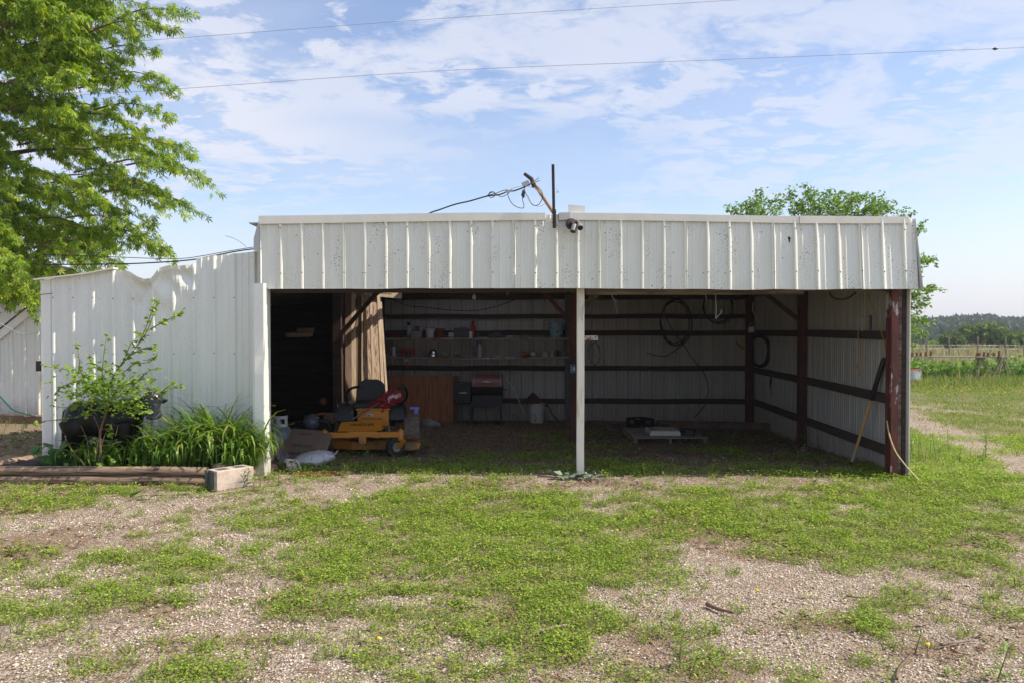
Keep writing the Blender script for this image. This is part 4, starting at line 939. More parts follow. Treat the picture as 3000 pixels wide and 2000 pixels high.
cab('hanging_wire', 'long pale wire hanging from the header right of the hose coils', [(1643, 668), (1644, 690), (1645, 710), (1644, 728), (1644, 732), (1650, 725), (1656, 719), (1657, 712)], 9.0, .004, M_wire, 'wire')
cab('hanging_wire', 'pale green wire hanging from the header right of the white post', [(1404, 668), (1406, 682), (1412, 694), (1415, 706), (1417, 720)], 9.0, .003, mat('pale green wire', (.25, .36, .32), .5), 'wire')
cab('hanging_wire', 'short forked wire end beside the pale green wire under the header', [(1404, 672), (1408, 684), (1416, 692), (1424, 698)], 9.01, .003, M_wire, 'wire')
cab('hanging_wire', 'short wire stub on the header left of the long pale wire', [(1620, 672), (1621, 680), (1623, 692)], 9.0, .003, M_wire, 'wire')
cab('hanging_wire', 'bent pale rod hanging in front of the dark corner post', [(1730, 694), (1728, 712), (1730, 716), (1736, 728), (1743, 742)], 11.0, .005, M_wire, 'wire')
# hose coils
def coil(name, label, c, Y, rx, ry, n_, m, r, tails=(), cat='hose', jit=.05, ph=0):
    cc = D(*c, Y); t = thing(name, label, cat, cc); s_ = K * Y / F
    mb = MB(); pts = []
    for i in range(n_ * 26):
        a = 2 * math.pi * i / 26 + ph; k = 1 + jit * math.sin(i / 26 * 2.3 + 1) + jit * .6 * math.sin(a * 2 + i * .05)
        pts.append((rx * s_ * k * math.cos(a) + .02 * math.sin(i * .11), -.02 - .012 * (i / 26), ry * s_ * k * math.sin(a)))
    mb.tube(pts, r, 6); mb.build('coil', m, t, smooth=True)
    for tl in tails: MB().tube(smoothpath([D(x, y, Y - .08) - cc for x, y in tl], 6), r, 6).build('tail', m, t, smooth=True)
    return t
coil('hose_coil', 'oval coil of black hose hung on the back wall, its two tails trailing down', (1551, 741), 15.1, 34, 50, 4, M_cable, .0085,
     [[(1527, 700), (1528, 722), (1540, 750), (1560, 778), (1572, 794), (1590, 822), (1612, 848), (1624, 875), (1626, 905), (1615, 935), (1595, 957)], [(1568, 792), (1545, 808), (1530, 817), (1510, 816), (1485, 810)]], ph=1)
coil('hose_coil', 'smaller rounder hose coil high on the back wall, next to the corner', (1648, 706), 15.1, 33, 36, 3, M_cable, .008)
coil('hose_coil', 'thick black hose coil hung on the right rear corner post', (1742, 806), 14.2, 22, 34, 7, M_cable, .012)
coil('wire_coil', 'limp grey wire coil hanging low on the right side wall', (1775, 878), 14.0, 6, 26, 4, M_cable, .006, cat='wire', jit=.2)
coil('hose_coil', 'small dark hose loop hanging under the flat rusty bracket', (1363, 812), 9.4, 13, 25, 1, M_cable, .0065, [[(1350, 806), (1354, 790), (1358, 783)], [(1376, 806), (1372, 790), (1366, 782)]])
t = thing('rusty_bracket', 'flat white and rusty bracket sticking out right of the centre post', 'bracket', D(1356, 776, 8.9))
MB().box((0, 0, 0), (.165, .012, .050)).build('plate', mat('white paint over rust', (.50, .44, .38), .7, c2=(.22, .06, .03), c2s=14, c2a=.52, c2b=.58), t)
for k in range(5): MB().lathe([(.006, 0), (.005, .003), (0, .004)], (-.06 + k * .03, -.006, .012 * (-1) ** k), 6, (R(90), 0, 0)).build('bolt', M_rust, t)
t = thing('outlet_box', 'blue electrical box on the rusty middle post', 'electrical box', D(1316, 846, YM - .09))
MB().box((0, 0, 0), (.075, .05, .13), None, None, .006).build('box', M_blue, t); MB().box((.012, -.027, 0), (.03, .004, .05)).build('outlet', M_whitepl, t); MB().box((-.034, -.028, 0), (.007, .01, .13)).build('cover_edge', M_whitepl, t)
t = thing('work_light', 'small white jug hanging from the right rear post', 'jug', D(1725, 757, 13.5))
MB().box((0, 0, 0), (.085, .08, .10), None, (.9, .9), bev=.015).build('body', M_whitepl, t); MB().tube(bez((-.03, 0, .05), (0, 0, .16), (.03, 0, .05), 8), .004, 5).build('handle', M_steel, t)
cab('orange_hook', 'orange bent hook on the back wall near the corner', [(1690, 783), (1694, 789), (1700, 795), (1706, 799), (1714, 798)], 15.1, .011, mat('faded orange', (.20, .05, .02), .6), 'hook')
MB().box((D(1706, 800, YB).x, YB - .01, 1.16), (.10, .015, .50)).build('pale_strip', M_slab2, shed)
# C-frame saw, ropes
t = thing('bow_saw', 'small bow saw hung high on the right side wall', 'saw', D(1994, 744, 9.5) - Vector((.03, 0, 0)))
MB().tube(smoothpath([(0, .10, -.09), (0, .10, .07), (0, .08, .085), (0, -.12, .09), (0, -.14, .08)]), .006, 6).build('frame', M_steel, t); MB().tube([(0, -.14, -.10), (0, -.14, .10)], .014, 8).build('grip', M_black, t)
cab('yellow_rope', 'yellow rope draped down the right side wall from under the fascia', [(1992, 667), (1998, 690), (2008, 720), (2020, 750), (2028, 775), (2034, 800), (2036, 830)], 9.35, .0075, M_rope, 'rope', 9.0)
cab('yellow_rope', 'yellow rope loop beside the red corner post', [(2044, 757), (2038, 770), (2034, 786), (2038, 794), (2046, 795)], 9.0, .008, M_rope, 'rope')
cab('yellow_rope', 'short doubled yellow rope hanging mid-way on the right side wall', [(1972, 754), (1971, 775), (1976, 800), (1974, 822), (1969, 840), (1965, 850), (1969, 838), (1972, 852), (1975, 862)], 9.7, .0065, M_rope, 'rope')
cab('guy_rope', 'pale rope running from the right corner post down to the grass', [(2037, 965), (2043, 1000), (2056, 1035), (2075, 1062), (2095, 1086), (2112, 1103), (2124, 1109), (2150, 1112)], 8.65, .0075, M_ropepale, 'rope', 8.2)
cab('dark_strap', 'dark strap sagging under the fascia by the right side wall', [(1905, 672), (1914, 684), (1930, 688), (1950, 684), (1965, 672)], 9.6, .012, M_rust, 'strap')
# leaning long-handled tool
a = W(2498, 1345, 9.62); b = W(2590, 1048, 9.15)
t = thing('long_handled_tool', 'yellow-handled tool with a black grip leaning on the right side wall', 'tool', a)
d_ = b - a; MB().tube([(0, 0, 0), d_ * .60], .0165, 12).build('shaft', M_yellowhandle, t, smooth=40)
MB().tube([d_ * .60, d_ * .62, d_ * .97, d_], [.017, .026, .028, .020], 12).build('grip', M_black, t, smooth=40); MB().tube([d_ * -.02, d_ * .10], [.020, .018], 10).build('ferrule', mat('worn pale ferrule', (.42, .34, .28), .7), t)
MB().tube([d_ * -.02, d_ * -.10 + Vector((-.03, 0, 0)), d_ * -.10 + Vector((-.08, -.02, -.0))], .008, 6).build('hook', M_rust, t)
# ----------------------------------------------------------------- on the floor at the back
def floor(sx_, Y, dz=0):
    x = W(sx_, 1000, Y).x; return Vector((x, Y, float(gz(x, Y)) + dz))
p0 = floor(1232, 14.95); w_ = W(1322, 1100, 14.95).x - W(1132, 1100, 14.95).x; hz = W(1200, 1100, 14.95).z - p0.z
t = thing('plywood_sheet', 'orange brown plywood sheet leaning against the back wall behind the mower', 'plywood', p0)
mb = MB(); mb.box((0, .06, hz / 2), (w_, .016, hz), (R(-6), 0, 0)); mb.build('sheet', M_ply, t)
mb = MB(); mb.box((w_ / 2 + .045, .09, hz / 2), (.09, .02, hz * .99), (R(-6), 0, 0)); mb.build('second_sheet_edge', M_plydark, t)
q = D(885, 872, 14.8); one(MB().box((0, 0, 0), (.035, .02, .16), (0, R(6), 0)), 'blue_strap', 'short bright blue strip at the left edge of the plywood', 'strap', mat('bright blue strap', (.05, .22, .55), .5), q)
# pellet grill
g0 = floor(1430, 14.7); S_ = 1 / 158.7
t = thing('pellet_grill', 'black barrel grill with a copper brown lid against the back wall', 'grill', g0)
def gx_(sx_): return W(sx_, 1000, 14.7).x - g0.x
def gzz(sy_): return W(1430, sy_, 14.7).z - g0.z
xa, xb = gx_(1385), gx_(1472); zt_, zm, zb2 = gzz(1092), gzz(1128), gzz(1180)
mb = MB(); L = xb - xa; rr = (zt_ - zm) * .95
prof = [(rr * 1.15 * math.cos(a), rr * math.sin(a)) for a in [math.pi * i / 12 for i in range(13)]]
vs = [(x, y, zm + z) for x in (xa, xb) for y, z in prof]
mb.add(vs, [(i, i + 1, 13 + i + 1, 13 + i) for i in range(12)] + [tuple(range(13)), tuple(range(25, 12, -1)), (0, 13, 25, 12)]); lid = mb.build('lid', M_lidcopper, t, smooth=35)
MB().tube(smoothpath([(xa + L * .36, -rr * 1.0, zm + rr * .42), (xa + L * .38, -rr * 1.22, zm + rr * .40), (xa + L * .62, -rr * 1.22, zm + rr * .36), (xa + L * .66, -rr * 1.0, zm + rr * .36)]), .009, 8).build('handle', M_chrome, lid, smooth=True)
MB().lathe([(.012, 0), (.012, .008), (0, .01)], (xa + L * .5, -rr * .62, zm + rr * .85), 10, (R(50), 0, 0)).build('thermometer', M_black, lid)
for x in (xa + .035, xb - .035): MB().tube([(x, -1.155 * rr * math.cos(a), zm + rr * 1.006 * math.sin(a)) for a in [.15 + i * .15 for i in range(9)]], .003, 4).build('lid_seam', M_whitepl, lid)
mb = MB(); prof = [(rr * 1.17 * math.cos(a), -rr * 1.25 * math.sin(a)) for a in [math.pi * i / 10 for i in range(11)]]
mb.add([(x, y, zm - .004 + z) for x in (xa - .01, xb + .01) for y, z in prof], [(i, i + 1, 11 + i + 1, 11 + i) for i in range(10)] + [tuple(range(11)), tuple(range(21, 10, -1)), (0, 11, 21, 10)]); mb.build('barrel', M_black, t, smooth=35)
MB().box(((xa + xb) / 2, -.19, zm - .20), (L * .98, .02, .34)).build('front_panel', M_black, t)
mb = MB(); c_ = Vector((gx_(1427), -.204, gzz(1143)))
mb.prism([(-.030, -.02), (-.012, .028), (0, .012), (.010, .030), (.030, -.02), (.012, -.006), (0, -.022), (-.012, -.006)], -.002, .002, Matrix.Translation(c_)); mb.box(c_ + Vector((0, 0, -.036)), (.055, .003, .008)); mb.build('emblem', mat('dull silver emblem', (.30, .29, .27), .5), t)
mb = MB(); hx0, hx1 = gx_(1338), gx_(1380); mb.box(((hx0 + hx1) / 2, 0, (gzz(1122) + gzz(1178)) / 2), (hx1 - hx0, .36, gzz(1122) - gzz(1178)), None, None, .01); hp = mb.build('hopper', M_black, t)
MB().box(((hx0 + hx1) / 2, 0, gzz(1120)), (hx1 - hx0 + .02, .38, .02)).build('hopper_lid', mat('satin black lid', (.02, .02, .022), .25), t)
MB().tube(smoothpath([((hx0 + hx1) / 2 - .07, -.18, gzz(1145)), ((hx0 + hx1) / 2 - .06, -.21, gzz(1147)), ((hx0 + hx1) / 2 + .06, -.21, gzz(1147)), ((hx0 + hx1) / 2 + .07, -.18, gzz(1145))]), .008, 7).build('handle', M_chrome, hp, smooth=True)
for x in (gx_(1383), gx_(1466)):
    for y in (-.17, .17): MB().beam((x, y, zb2 + .02), (x + (.02 if x > 0 else -.02), y, 0), .035, .035, (0, 1, 0)).build('leg', M_black, t)
MB().box(((xa + xb) / 2, 0, gzz(1182)), (L, .34, .03)).build('bottom_shelf', M_black, t)
MB().beam((gx_(1474), 0, gzz(1108)), (gx_(1487), 0, gzz(1108)), .05, .012).build('side_bracket', M_steel, t)
MB().tube([(gx_(1472), -.05, gzz(1135)), (gx_(1486), -.09, gzz(1142))], .010, 8).build('side_knob', M_black, t)
cab('white_cable', 'thin white cable drooping from the grill to the weeds', [(1161, 867), (1172, 880), (1184, 902), (1194, 925), (1205, 951)], 14.5, .0055, mat('white cable', (.60, .60, .58), .5), 'cable')
cab('black_cable', 'loop of black wire arching over the grill lid', [(1128, 858), (1140, 848), (1155, 845), (1170, 850), (1180, 862)], 15.1, .004, M_cable)
# bucket
p0 = floor(1573, 14.9)
t = thing('plastic_bucket', 'ribbed white five gallon bucket with a yellow diamond, below the shelves', 'bucket', p0)
MB().lathe([(.128, 0), (.132, .006), (.140, .235), (.150, .238), (.150, .262), (.143, .266), (.143, .283), (.151, .286), (.151, .298), (.144, .302), (.145, .318), (.152, .322), (.152, .334), (.146, .338), (.147, .365), (.154, .368), (.154, .378), (.144, .378), (.128, .02), (0, .02)], n=32).build('body', mat('dirty white bucket plastic', (.48, .45, .43), .5, var=.12, scale=4), t, smooth=30)
MB().add([(math.sin(a) * .1385 - .02 * 0, -math.cos(a) * .1385, .13 + z) for a, z in ((-.62, 0), (-.22, -.078), (.18, 0), (-.22, .078))], [(0, 1, 2, 3)]).build('diamond_sticker', mat('gold diamond sticker', (.22, .16, .05), .6, c2=(.12, .07, .03), c2s=30), t)
one(MB().box((0, 0, 0), (.21, .18, .17), (0, R(42), .2)).box((-.06, -.1, -.03), (.05, .04, .05), (.3, .8, 0)).lathe([(.045, 0), (.05, .02), (.03, .02), (.03, -.02), (0, -.02)], (-.03, -.11, -.03), 12, (R(90), .2, 0)), 'rusty_block', 'rusty iron engine part tipped on top of the white bucket', 'engine part', M_rust, p0 + Vector((-.05, 0, .44)))
cab('bent_pipe', 'dark bent iron rod leaning right of the white bucket', [(1252, 928), (1262, 936), (1268, 950), (1275, 958), (1285, 966)], 14.9, .014, M_rust, 'rod')
# rock beside the plywood
def rock(name, label, loc, s_, m=M_stone, cat='rock', seed=1, group=None):
    r_ = np.random.default_rng(seed); mb = MB(); 
    def fn(u, v):
        a = u * 2 * math.pi; b = (v - .5) * math.pi; k = 1 + .22 * math.sin(3 * a + seed) * math.cos(2 * b) + .12 * math.sin(5 * a + 2 * seed + 3 * b)
        return (s_[0] * k * math.cos(a) * math.cos(b), s_[1] * k * math.sin(a) * math.cos(b), s_[2] * k * math.sin(b))
    mb.grid(fn, 14, 9, closed_u=True); return tag(mb.build(name, m, None, 60, loc), label, cat, group)
rock('rock', 'pale grey rock at the foot of the plywood sheet', floor(1258, 14.3, .04), (.16, .1, .09))
# crate, pallet and what lies on it
p0 = floor(1876, 13.35); t = thing('milk_crate', 'black plastic milk crate behind the pallet', 'crate', p0, rz=.42)
cw, chh = .33, .28
for i, (dx, dy, w, d) in enumerate(((0, -cw / 2, cw, .012), (0, cw / 2, cw, .012), (-cw / 2, 0, .012, cw), (cw / 2, 0, .012, cw))):
    mb = MB(); 
    for zz in (.012, .085, .155, .262): mb.box((dx, dy, zz), (w, d, .03 if zz > .2 or zz < .05 else .018))
    for k in range(9):
        o = -cw / 2 + cw * k / 8; mb.box((dx + (o if w > d else 0), dy + (o if d > w else 0), .085), (.012, .013, .15) if w > d else (.013, .012, .15))
    for o in (-cw / 2 + .03, cw / 2 - .03): mb.box((dx + (o if w > d else 0), dy + (o if d > w else 0), .2), (.06, .014, .12) if w > d else (.014, .06, .12))
    mb.build('side', M_black, t)
MB().box((0, 0, .008), (cw, cw, .012)).build('bottom', M_black, t)
pa = W(1855, 1280, 11.95); pb = W(2074, 1280, 11.95); gzp = float(gz(1, 12.5)); top_ = pa.z
t = thing('wooden_pallet', 'weathered grey wooden pallet on the dirt floor of the right bay', 'pallet', ((pa.x + pb.x) / 2, 11.95, gzp))
PW = pb.x - pa.x - .03; hh = top_ - gzp
for i in range(7):
    y = .05 + i * .185; MB().box((-.04 * i / 6 + rng.uniform(-.01, .01) - .08 * i / 6 * 0, y, hh - .009), (PW, .095, .018)).build('slat', M_pallet, t)
for x in (-PW / 2 + .025, 0, PW / 2 - .025): MB().beam((x, 0, hh / 2 + .002), (x - .03, 1.2, hh / 2 + .002), .04, hh - .045).build('stringer', M_pallet, t)
for y in (.05, .6, 1.15): MB().box((-.02, y, .010), (PW, .1, .018)).build('bottom_slat', M_pallet, t)
p0 = W(1947, 1262, 12.15); p0.z = top_ + .001; t = thing('enamel_slab', 'shallow white enamel panel lying on the pallet', 'panel', (p0.x, 12.35, top_ + .001))
mb = MB(); mb.box((0, 0, .04), (.46, .55, .08), None, (.97, .97), bev=.012); mb.build('panel', mat('dirty cream panel', (.50, .47, .43), .5, var=.1, c2=(.25, .22, .17), c2s=5, c2a=.6, c2b=.75), t)
for k in (-.13, .12):
    for y in (-.12, .16): MB().box((k, y, .083), (.03, .008, .004)).build('clip', M_greypl, t)
MB().tube(smoothpath([(-.2, .2, .08), (-.17, .05, .10), (-.19, -.1, .09), (-.16, -.2, .085)]), .004, 5).build('wire', M_cable, t)
p0 = W(2018, 1268, 12.2); t = thing('power_drill', 'black cordless drill lying on the right side of the pallet', 'drill', (p0.x, 12.35, top_ + .035), rz=-.4)
MB().lathe([(.02, -.12), (.03, -.1), (.034, 0), (.034, .12), (.02, .13)], (0, 0, .02), 14, (0, R(90), 0)).build('body', M_black, t, smooth=40)
MB().beam((.05, 0, .0), (.09, -.2, -.005), .04, .045).build('handle', M_black, t); MB().box((.10, -.23, .01), (.12, .09, .08)).build('battery', M_black, t); MB().lathe([(.012, 0), (.018, .01), (.018, .05), (0, .05)], (-.17, 0, .02), 10, (0, R(90), 0)).build('chuck', M_steel, t)
one(MB().lathe([(.02, 0), (.022, .03), (0, .03)], n=10), 'bottle_cap', 'small white cap lying beside the black drill', 'cap', M_whitepl, (W(2000, 1255, 12.7).x, 12.6, top_ + .003))
# long channel and beam at the foot of the back wall
a = W(1930, 1226, 14.0); b = W(2230, 1240, 14.3)
t = thing('steel_channel', 'long rusty brown beam lying along the back of the right bay', 'beam', (a.x, 14.1, float(gz(a.x, 14.1))))
L = b.x - a.x + .2
mb = MB(); mb.box((L / 2, 0, .115), (L, .16, .02), (0, R(1.2), 0)); mb.build('web', mat('rusty brown channel', (.14, .085, .06), .8, var=.3, scale=5), t)
mb = MB(); mb.box((L / 2, -.075, .06), (L, .012, .10), (0, R(1.2), 0)); mb.build('flange', mat('rusty brown channel', (0, 0, 0)), t)
mb = MB(); mb.box((.12, .0, .05), (.2, .2, .1), (0, 0, .3)); mb.build('support_block', M_darkwood, t)
a = D(1400, 960, 14.8); one(MB().box((0, 0, .025), (.75, .06, .05), (0, 0, .02)), 'short_board', 'short brown board lying left of the milk crate', 'board', M_slab3, floor(1800, 14.8))
one(MB().box((0, 0, 0), (.05, .26, .012), (R(-14), 0, .5)), 'metal_offcut', 'short dark metal strip lying just right of the centre post', 'offcut', M_steel, floor(1728, 11.9, .03))
# ----------------------------------------------------------------- lumber leaning on the partition
lum = [ # x bottom, x top, y, width, top display y, material, yaw, label
 (800, 800, 12.25, .11, 670, M_slab3, .5, 'dark square-edged post, first of the leaning boards from the open left bay'),
 (812, 812, 12.28, .07, 676, M_slab2, .4, 'narrow yellowish board, just right of the dark post'),
 (822, 824, 12.42, .10, 668, M_slab3, .5, 'brown board with a short cross cleat at its top'),
 (831, 832, 12.40, .020, 676, M_slab2, .3, 'thin pale batten left of the rough slabs'),
 (846, 840, 12.60, .19, 678, M_slab, .55, 'wide rough sawn slab, the left one of two'),
 (862, 850, 12.55, .040, 668, M_slab2, .5, 'pale square batten between the two rough slabs'),
 (873, 858, 12.85, .19, 676, M_slab, .6, 'wide rough sawn slab, the right one of two'),
 (884, 868, 12.75, .05, 674, M_slab2, .6, 'yellow-stained narrow board right of the rough slabs'),
 (894, 872, 12.90, .035, 670, M_slab2, .6, 'pale slanting stud, the rightmost of the leaning boards')]
for xb_, xt_, y, w, yt, m_, yaw, lab in lum:
    b_ = D(xb_, 900, y - .12); b_.z = float(gz(b_.x, y)) - .0; t_ = D(xt_, yt, y + .18)
    up = Vector((math.sin(yaw), -math.cos(yaw), 0)); mb = MB(); vs = []; n_ = 12; d_ = (t_ - b_); tt = d_.normalized(); nn_ = (up - tt * up.dot(tt)).normalized(); xx = tt.cross(nn_)
    for j in range(n_ + 1):
        c_ = d_ * (j / n_); jw = w * (1 + (.10 * rng.uniform(-1, 1) if m_ is M_slab else .01)); th = .018
        for sx_, sy_ in ((-1, -1), (1, -1), (1, 1), (-1, 1)): vs.append(c_ + xx * sx_ * jw / 2 + nn_ * sy_ * th)
    mb.add(vs, [(i * 4 + q, i * 4 + (q + 1) % 4, (i + 1) * 4 + (q + 1) % 4, (i + 1) * 4 + q) for i in range(n_) for q in range(4)] + [(3, 2, 1, 0), (n_ * 4, n_ * 4 + 1, n_ * 4 + 2, n_ * 4 + 3)])
    o = one(mb, 'leaning_board', lab, 'board', m_, b_, group='boards leaning on the partition')
    if 'cleat' in lab: MB().box(d_ * .975 + nn_ * .03 + xx * .0, (.14, .03, .07), (0, .05, yaw)).build('cleat', M_slab3, o)
one(MB().beam((-.35, -.2, .02), (.50, .3, -.05), .03, .10), 'top_board', 'pale board lying across the tops of the leaning lumber', 'board', M_slab2, D(845, 671, 12.9))
t = thing('cord_plug', 'black plug and cord hanging in front of the leaning boards', 'cord', D(819, 696, 11.9))
MB().box((0, 0, 0), (.030, .03, .13)).build('plug', M_black, t); MB().tube(smoothpath([(0, 0, -.06), (.005, 0, -.2), (-.02, 0, -.33), (-.07, 0, -.44)]), .006, 6).build('cord', M_cable, t, smooth=True)
for k, (xa, ya, xb, yb) in enumerate(((820, 664, 900, 676), (835, 660, 900, 672), (850, 676, 880, 664))):
    cab('roof_wire', ('lowest', 'middle', 'shortest')[k] + ' of the dark wires crossing above the leaning boards', [(xa, ya), ((xa + xb) / 2, (ya + yb) / 2 + 2), (xb, yb)], 11.6, .005, M_cable, 'wire')
# ================================================================== the mower
mo = Vector((W(1076, 1256, 10.0).x, 10.0, float(gz(-2.1, 10.0)) ))
mw = thing('ride_on_mower', 'orange-yellow zero-turn riding mower with two black lap bars, parked in the left bay', 'mower', mo, rz=R(6))
bz = .335
mb = MB(); mb.beam((-.52, 0, bz), (-.12, 0, bz), .085, .075); mb.beam((.12, 0, bz), (.52, 0, bz + .0), .085, .075); mb.box((0, 0, bz + .012), (.40, .10, .085), None, (1, 1), .004); mb.build('front_axle', M_orange, mw)
mb = MB(); mb.prism([(-.05, -.03), (.05, -.03), (.05, -.11), (.03, -.13), (-.03, -.13), (-.05, -.11)], -.055, -.035, Matrix.Translation((.0, 0, bz))); mb.build('pivot_plate', M_orange, mw)
MB().lathe([(.022, 0), (.022, .015), (.014, .026), (0, .028)], (0, -.055, bz - .085), 12, (R(90), 0, 0)).build('pivot_bolt', M_steel, mw)
def wheel(name, c, r, w, rimr, tread, parent, yaw=0):
    e = (0, R(90), 0); M_ = Matrix.Translation(c) @ Matrix.Rotation(yaw, 4, 'Z') @ Matrix.Rotation(R(90), 4, 'Y')
    mb = MB(); k = MB().lathe([(rimr, -w * .42), (r * .88, -w * .5), (r * .97, -w * .42), (r, -w * .25), (r, w * .25), (r * .97, w * .42), (r * .88, w * .5), (rimr, w * .42)], n=36)
    mb.add(k.v, k.f[:-2], M_); o = mb.build(name, M_tread if tread is M_tread else M_rubber, parent, smooth=35)
    mb = MB(); nl = 26
    for i in range(nl):
        a = 2 * math.pi * i / nl
        for s_ in (-1, 1):
            q = MB().box((0, 0, 0), (r * .13, w * .30, r * .05)); 
            Mx = M_ @ Matrix.Rotation(a + (.06 if s_ > 0 else 0), 4, 'Z') @ Matrix.Translation((r * .995, 0, s_ * w * .24)) @ Matrix.Rotation(R(90), 4, 'Y') @ Matrix.Rotation(s_ * .5, 4, 'Z')
            q2 = MB().box((0, 0, 0), (w * .38, r * .13, r * .03)); mb.add(q2.v, q2.f, Mx)
    mb.build('tread', tread, o)
    mb = MB(); k = MB().lathe([(rimr * 1.02, -w * .30), (rimr * 1.04, -w * .42), (rimr * .9, -w * .36), (rimr * .5, -w * .22), (rimr * .2, -w * .30), (0, -w * .31)], n=24); mb.add(k.v, k.f, M_)
    k = MB().lathe([(rimr * 1.02, w * .30), (rimr * 1.04, w * .42), (rimr * .9, w * .36), (rimr * .5, w * .22), (rimr * .2, w * .30), (0, w * .31)], n=24); mb.add(k.v, k.f, M_)
    mb.build('rim', M_steel if tread is M_tread else mat('grey wheel hub', (.30, .30, .30), .5), o, smooth=35); return o
for s_, yaw, dy in ((-1, R(62), .16), (1, R(-52), .15)):
    x = s_ * .54
    MB().lathe([(.046, -.075), (.046, .055), (.04, .065), (.018, .07), (.018, .085), (0, .087)], (x, 0, bz), 18).build('caster_tower', M_orange, mw, smooth=40)
    cx_ = x + .10 * (-1 if s_ < 0 else -1) * 1.0; wy = -.06
    wc = Vector((x - .03 * s_ - .05, wy + .08, .150))
    mb = MB(); f0_ = Vector((x, 0, bz - .085)); ax = Vector((math.cos(yaw), math.sin(yaw), 0))
    mb.box(f0_, (.14, .085, .018), (0, 0, yaw))
    for k in (-1, 1):
        a_ = f0_ + ax * k * .068; b_ = wc + ax * k * .068; mb.beam(a_, b_ - Vector((0, 0, .02)), .014, .075, (-math.sin(yaw), math.cos(yaw), 0))
    mb.build('caster_fork', M_orange, mw)
    wheel('caster_wheel', wc, .148, .095, .07, M_rubber, mw, yaw)
# deck
mb = MB(); dk = [(-.50, .36), (-.20, .22), (.30, .22), (.50, .30), (.66, .42), (.70, .72), (.50, .98), (-.45, .98), (-.60, .66)]
dk = [(x, y + .12) for x, y in dk]; nn = len(dk); vs = [(x, y, .065) for x, y in dk] + [(x, y, .175) for x, y in dk] + [(x * .92, .6 + (y - .6) * .9, .190) for x, y in dk]
mb.add(vs, [(i, (i + 1) % nn, (i + 1) % nn + nn, i + nn) for i in range(nn)] + [(i + nn, (i + 1) % nn + nn, (i + 1) % nn + 2 * nn, i + 2 * nn) for i in range(nn)] + [tuple(range(2 * nn, 3 * nn)), tuple(range(nn - 1, -1, -1))]); mb.build('mower_deck', M_orangedirty, mw)
mb = MB(); mb.prism([(.42, .07), (.80, .09), (.82, .185), (.42, .195)], .12, .50); mb.build('discharge_chute', M_orangedirty, mw)
mb = MB(); mb.lathe([(.0, 0), (.12, .0), (.15, .03), (.10, .05), (0, .055)], (.62, .4, .212), 14); mb.build('grass_clippings', mat('dried clippings', (.20, .12, .07), .95, var=.4, scale=30, bump=1), mw)
# frame rails, foot plate with the name, front box
for x in (-.2, .2): MB().beam((x, 0, bz - .02), (x, 1.25, bz - .02), .05, .06).build('frame_rail', M_orange, mw)
mb = MB(); mb.add([(-.36, -.0, .385), (.27, -.0, .395), (.27, .03, .395), (-.36, .03, .385), (-.33, .16, .505), (.27, .16, .52), (.27, .19, .52), (-.33, .19, .505)], [(3, 2, 1, 0), (4, 5, 6, 7), (0, 1, 5, 4), (1, 2, 6, 5), (2, 3, 7, 6), (3, 0, 4, 7)]); fpn = mb.build('foot_plate', M_orange, mw)
tilt = math.atan2(.13, .16)
text('lettering', 'HUSTLER', .060, M_ink, fpn, (-.02, .094, .4715), (tilt, 0, 0), .0008, 1.42)
for x in (-.12, .13): MB().lathe([(.012, 0), (.012, .006), (0, .008)], (x, .02, .412), 10, (tilt, 0, 0)).build('bolt', M_steel, fpn)
MB().box((-.03, .36, .40), (.62, .36, .02)).build('floor_pan', M_orangedirty, mw)
mb = MB(); mb.box((.10, .62, .52), (.46, .28, .26), None, None, .012); bx = mb.build('body', M_orange, mw)
MB().box((.10, .60, .655), (.50, .30, .03), None, None, .01).build('body_rim', M_orange, mw)
MB().box((.06, .477, .575), (.10, .004, .04)).build('warning_label', mat('silver label', (.42, .44, .40), .4, c2=(.05, .06, .05), c2s=40, c2a=.5, c2b=.55), bx)
MB().box((.08, .476, .515), (.30, .004, .012)).build('red_stripe', M_reddark, bx)
# seat
mb = MB()
def pad(u, v, wx, wy, th, curve):
    return None
mb.box((0, 0, 0), (.46, .44, .09), None, (.92, .94), .03); sp = mb.build('seat', M_seat, mw, smooth=50); sp.location = (.02, .80, .71); sp.rotation_euler = (R(4), 0, 0)
mb = MB(); 
def bk(u, v):
    a = u * 2 * math.pi; zz = v; wv = .235 - .035 * zz - .10 * max(0, (zz - .72) / .28) ** 2.2; th = .045 * (1 - .4 * zz)
    e = .55; cx2 = math.copysign(abs(math.cos(a)) ** e, math.cos(a)) * wv; sy2 = math.copysign(abs(math.sin(a)) ** e, math.sin(a)) * th
    return (cx2, sy2 + .03 * math.cos(cx2 * 6) * 0 + .10 * zz - .06 * (cx2 / .2) ** 2 * .5, zz * .36)
mb.grid(bk, 28, 12, closed_u=True); mb.f.append(tuple(11 * 28 + i for i in range(28))); o = mb.build('backrest', M_seat, mw, smooth=60); o.location = (.02, .96, .72)
MB().box((.02, .80, .66), (.40, .40, .05)).build('seat_base', M_black, mw)
# side tanks / fenders
mb = MB(); mb.box((0, 0, 0), (.30, .60, .26), None, (.86, .84), .05); o = mb.build('fender', M_black, mw, smooth=45); o.location = (.42, .84, .57)
mb = MB(); mb.box((0, 0, 0), (.28, .70, .30), None, (.80, .84), .05); o = mb.build('fender', M_black, mw, smooth=45); o.location = (-.32, .86, .58)
MB().lathe([(.05, 0), (.055, .02), (.05, .04), (0, .042)], (.48, .78, .69), 16).build('fuel_cap', M_black, mw)
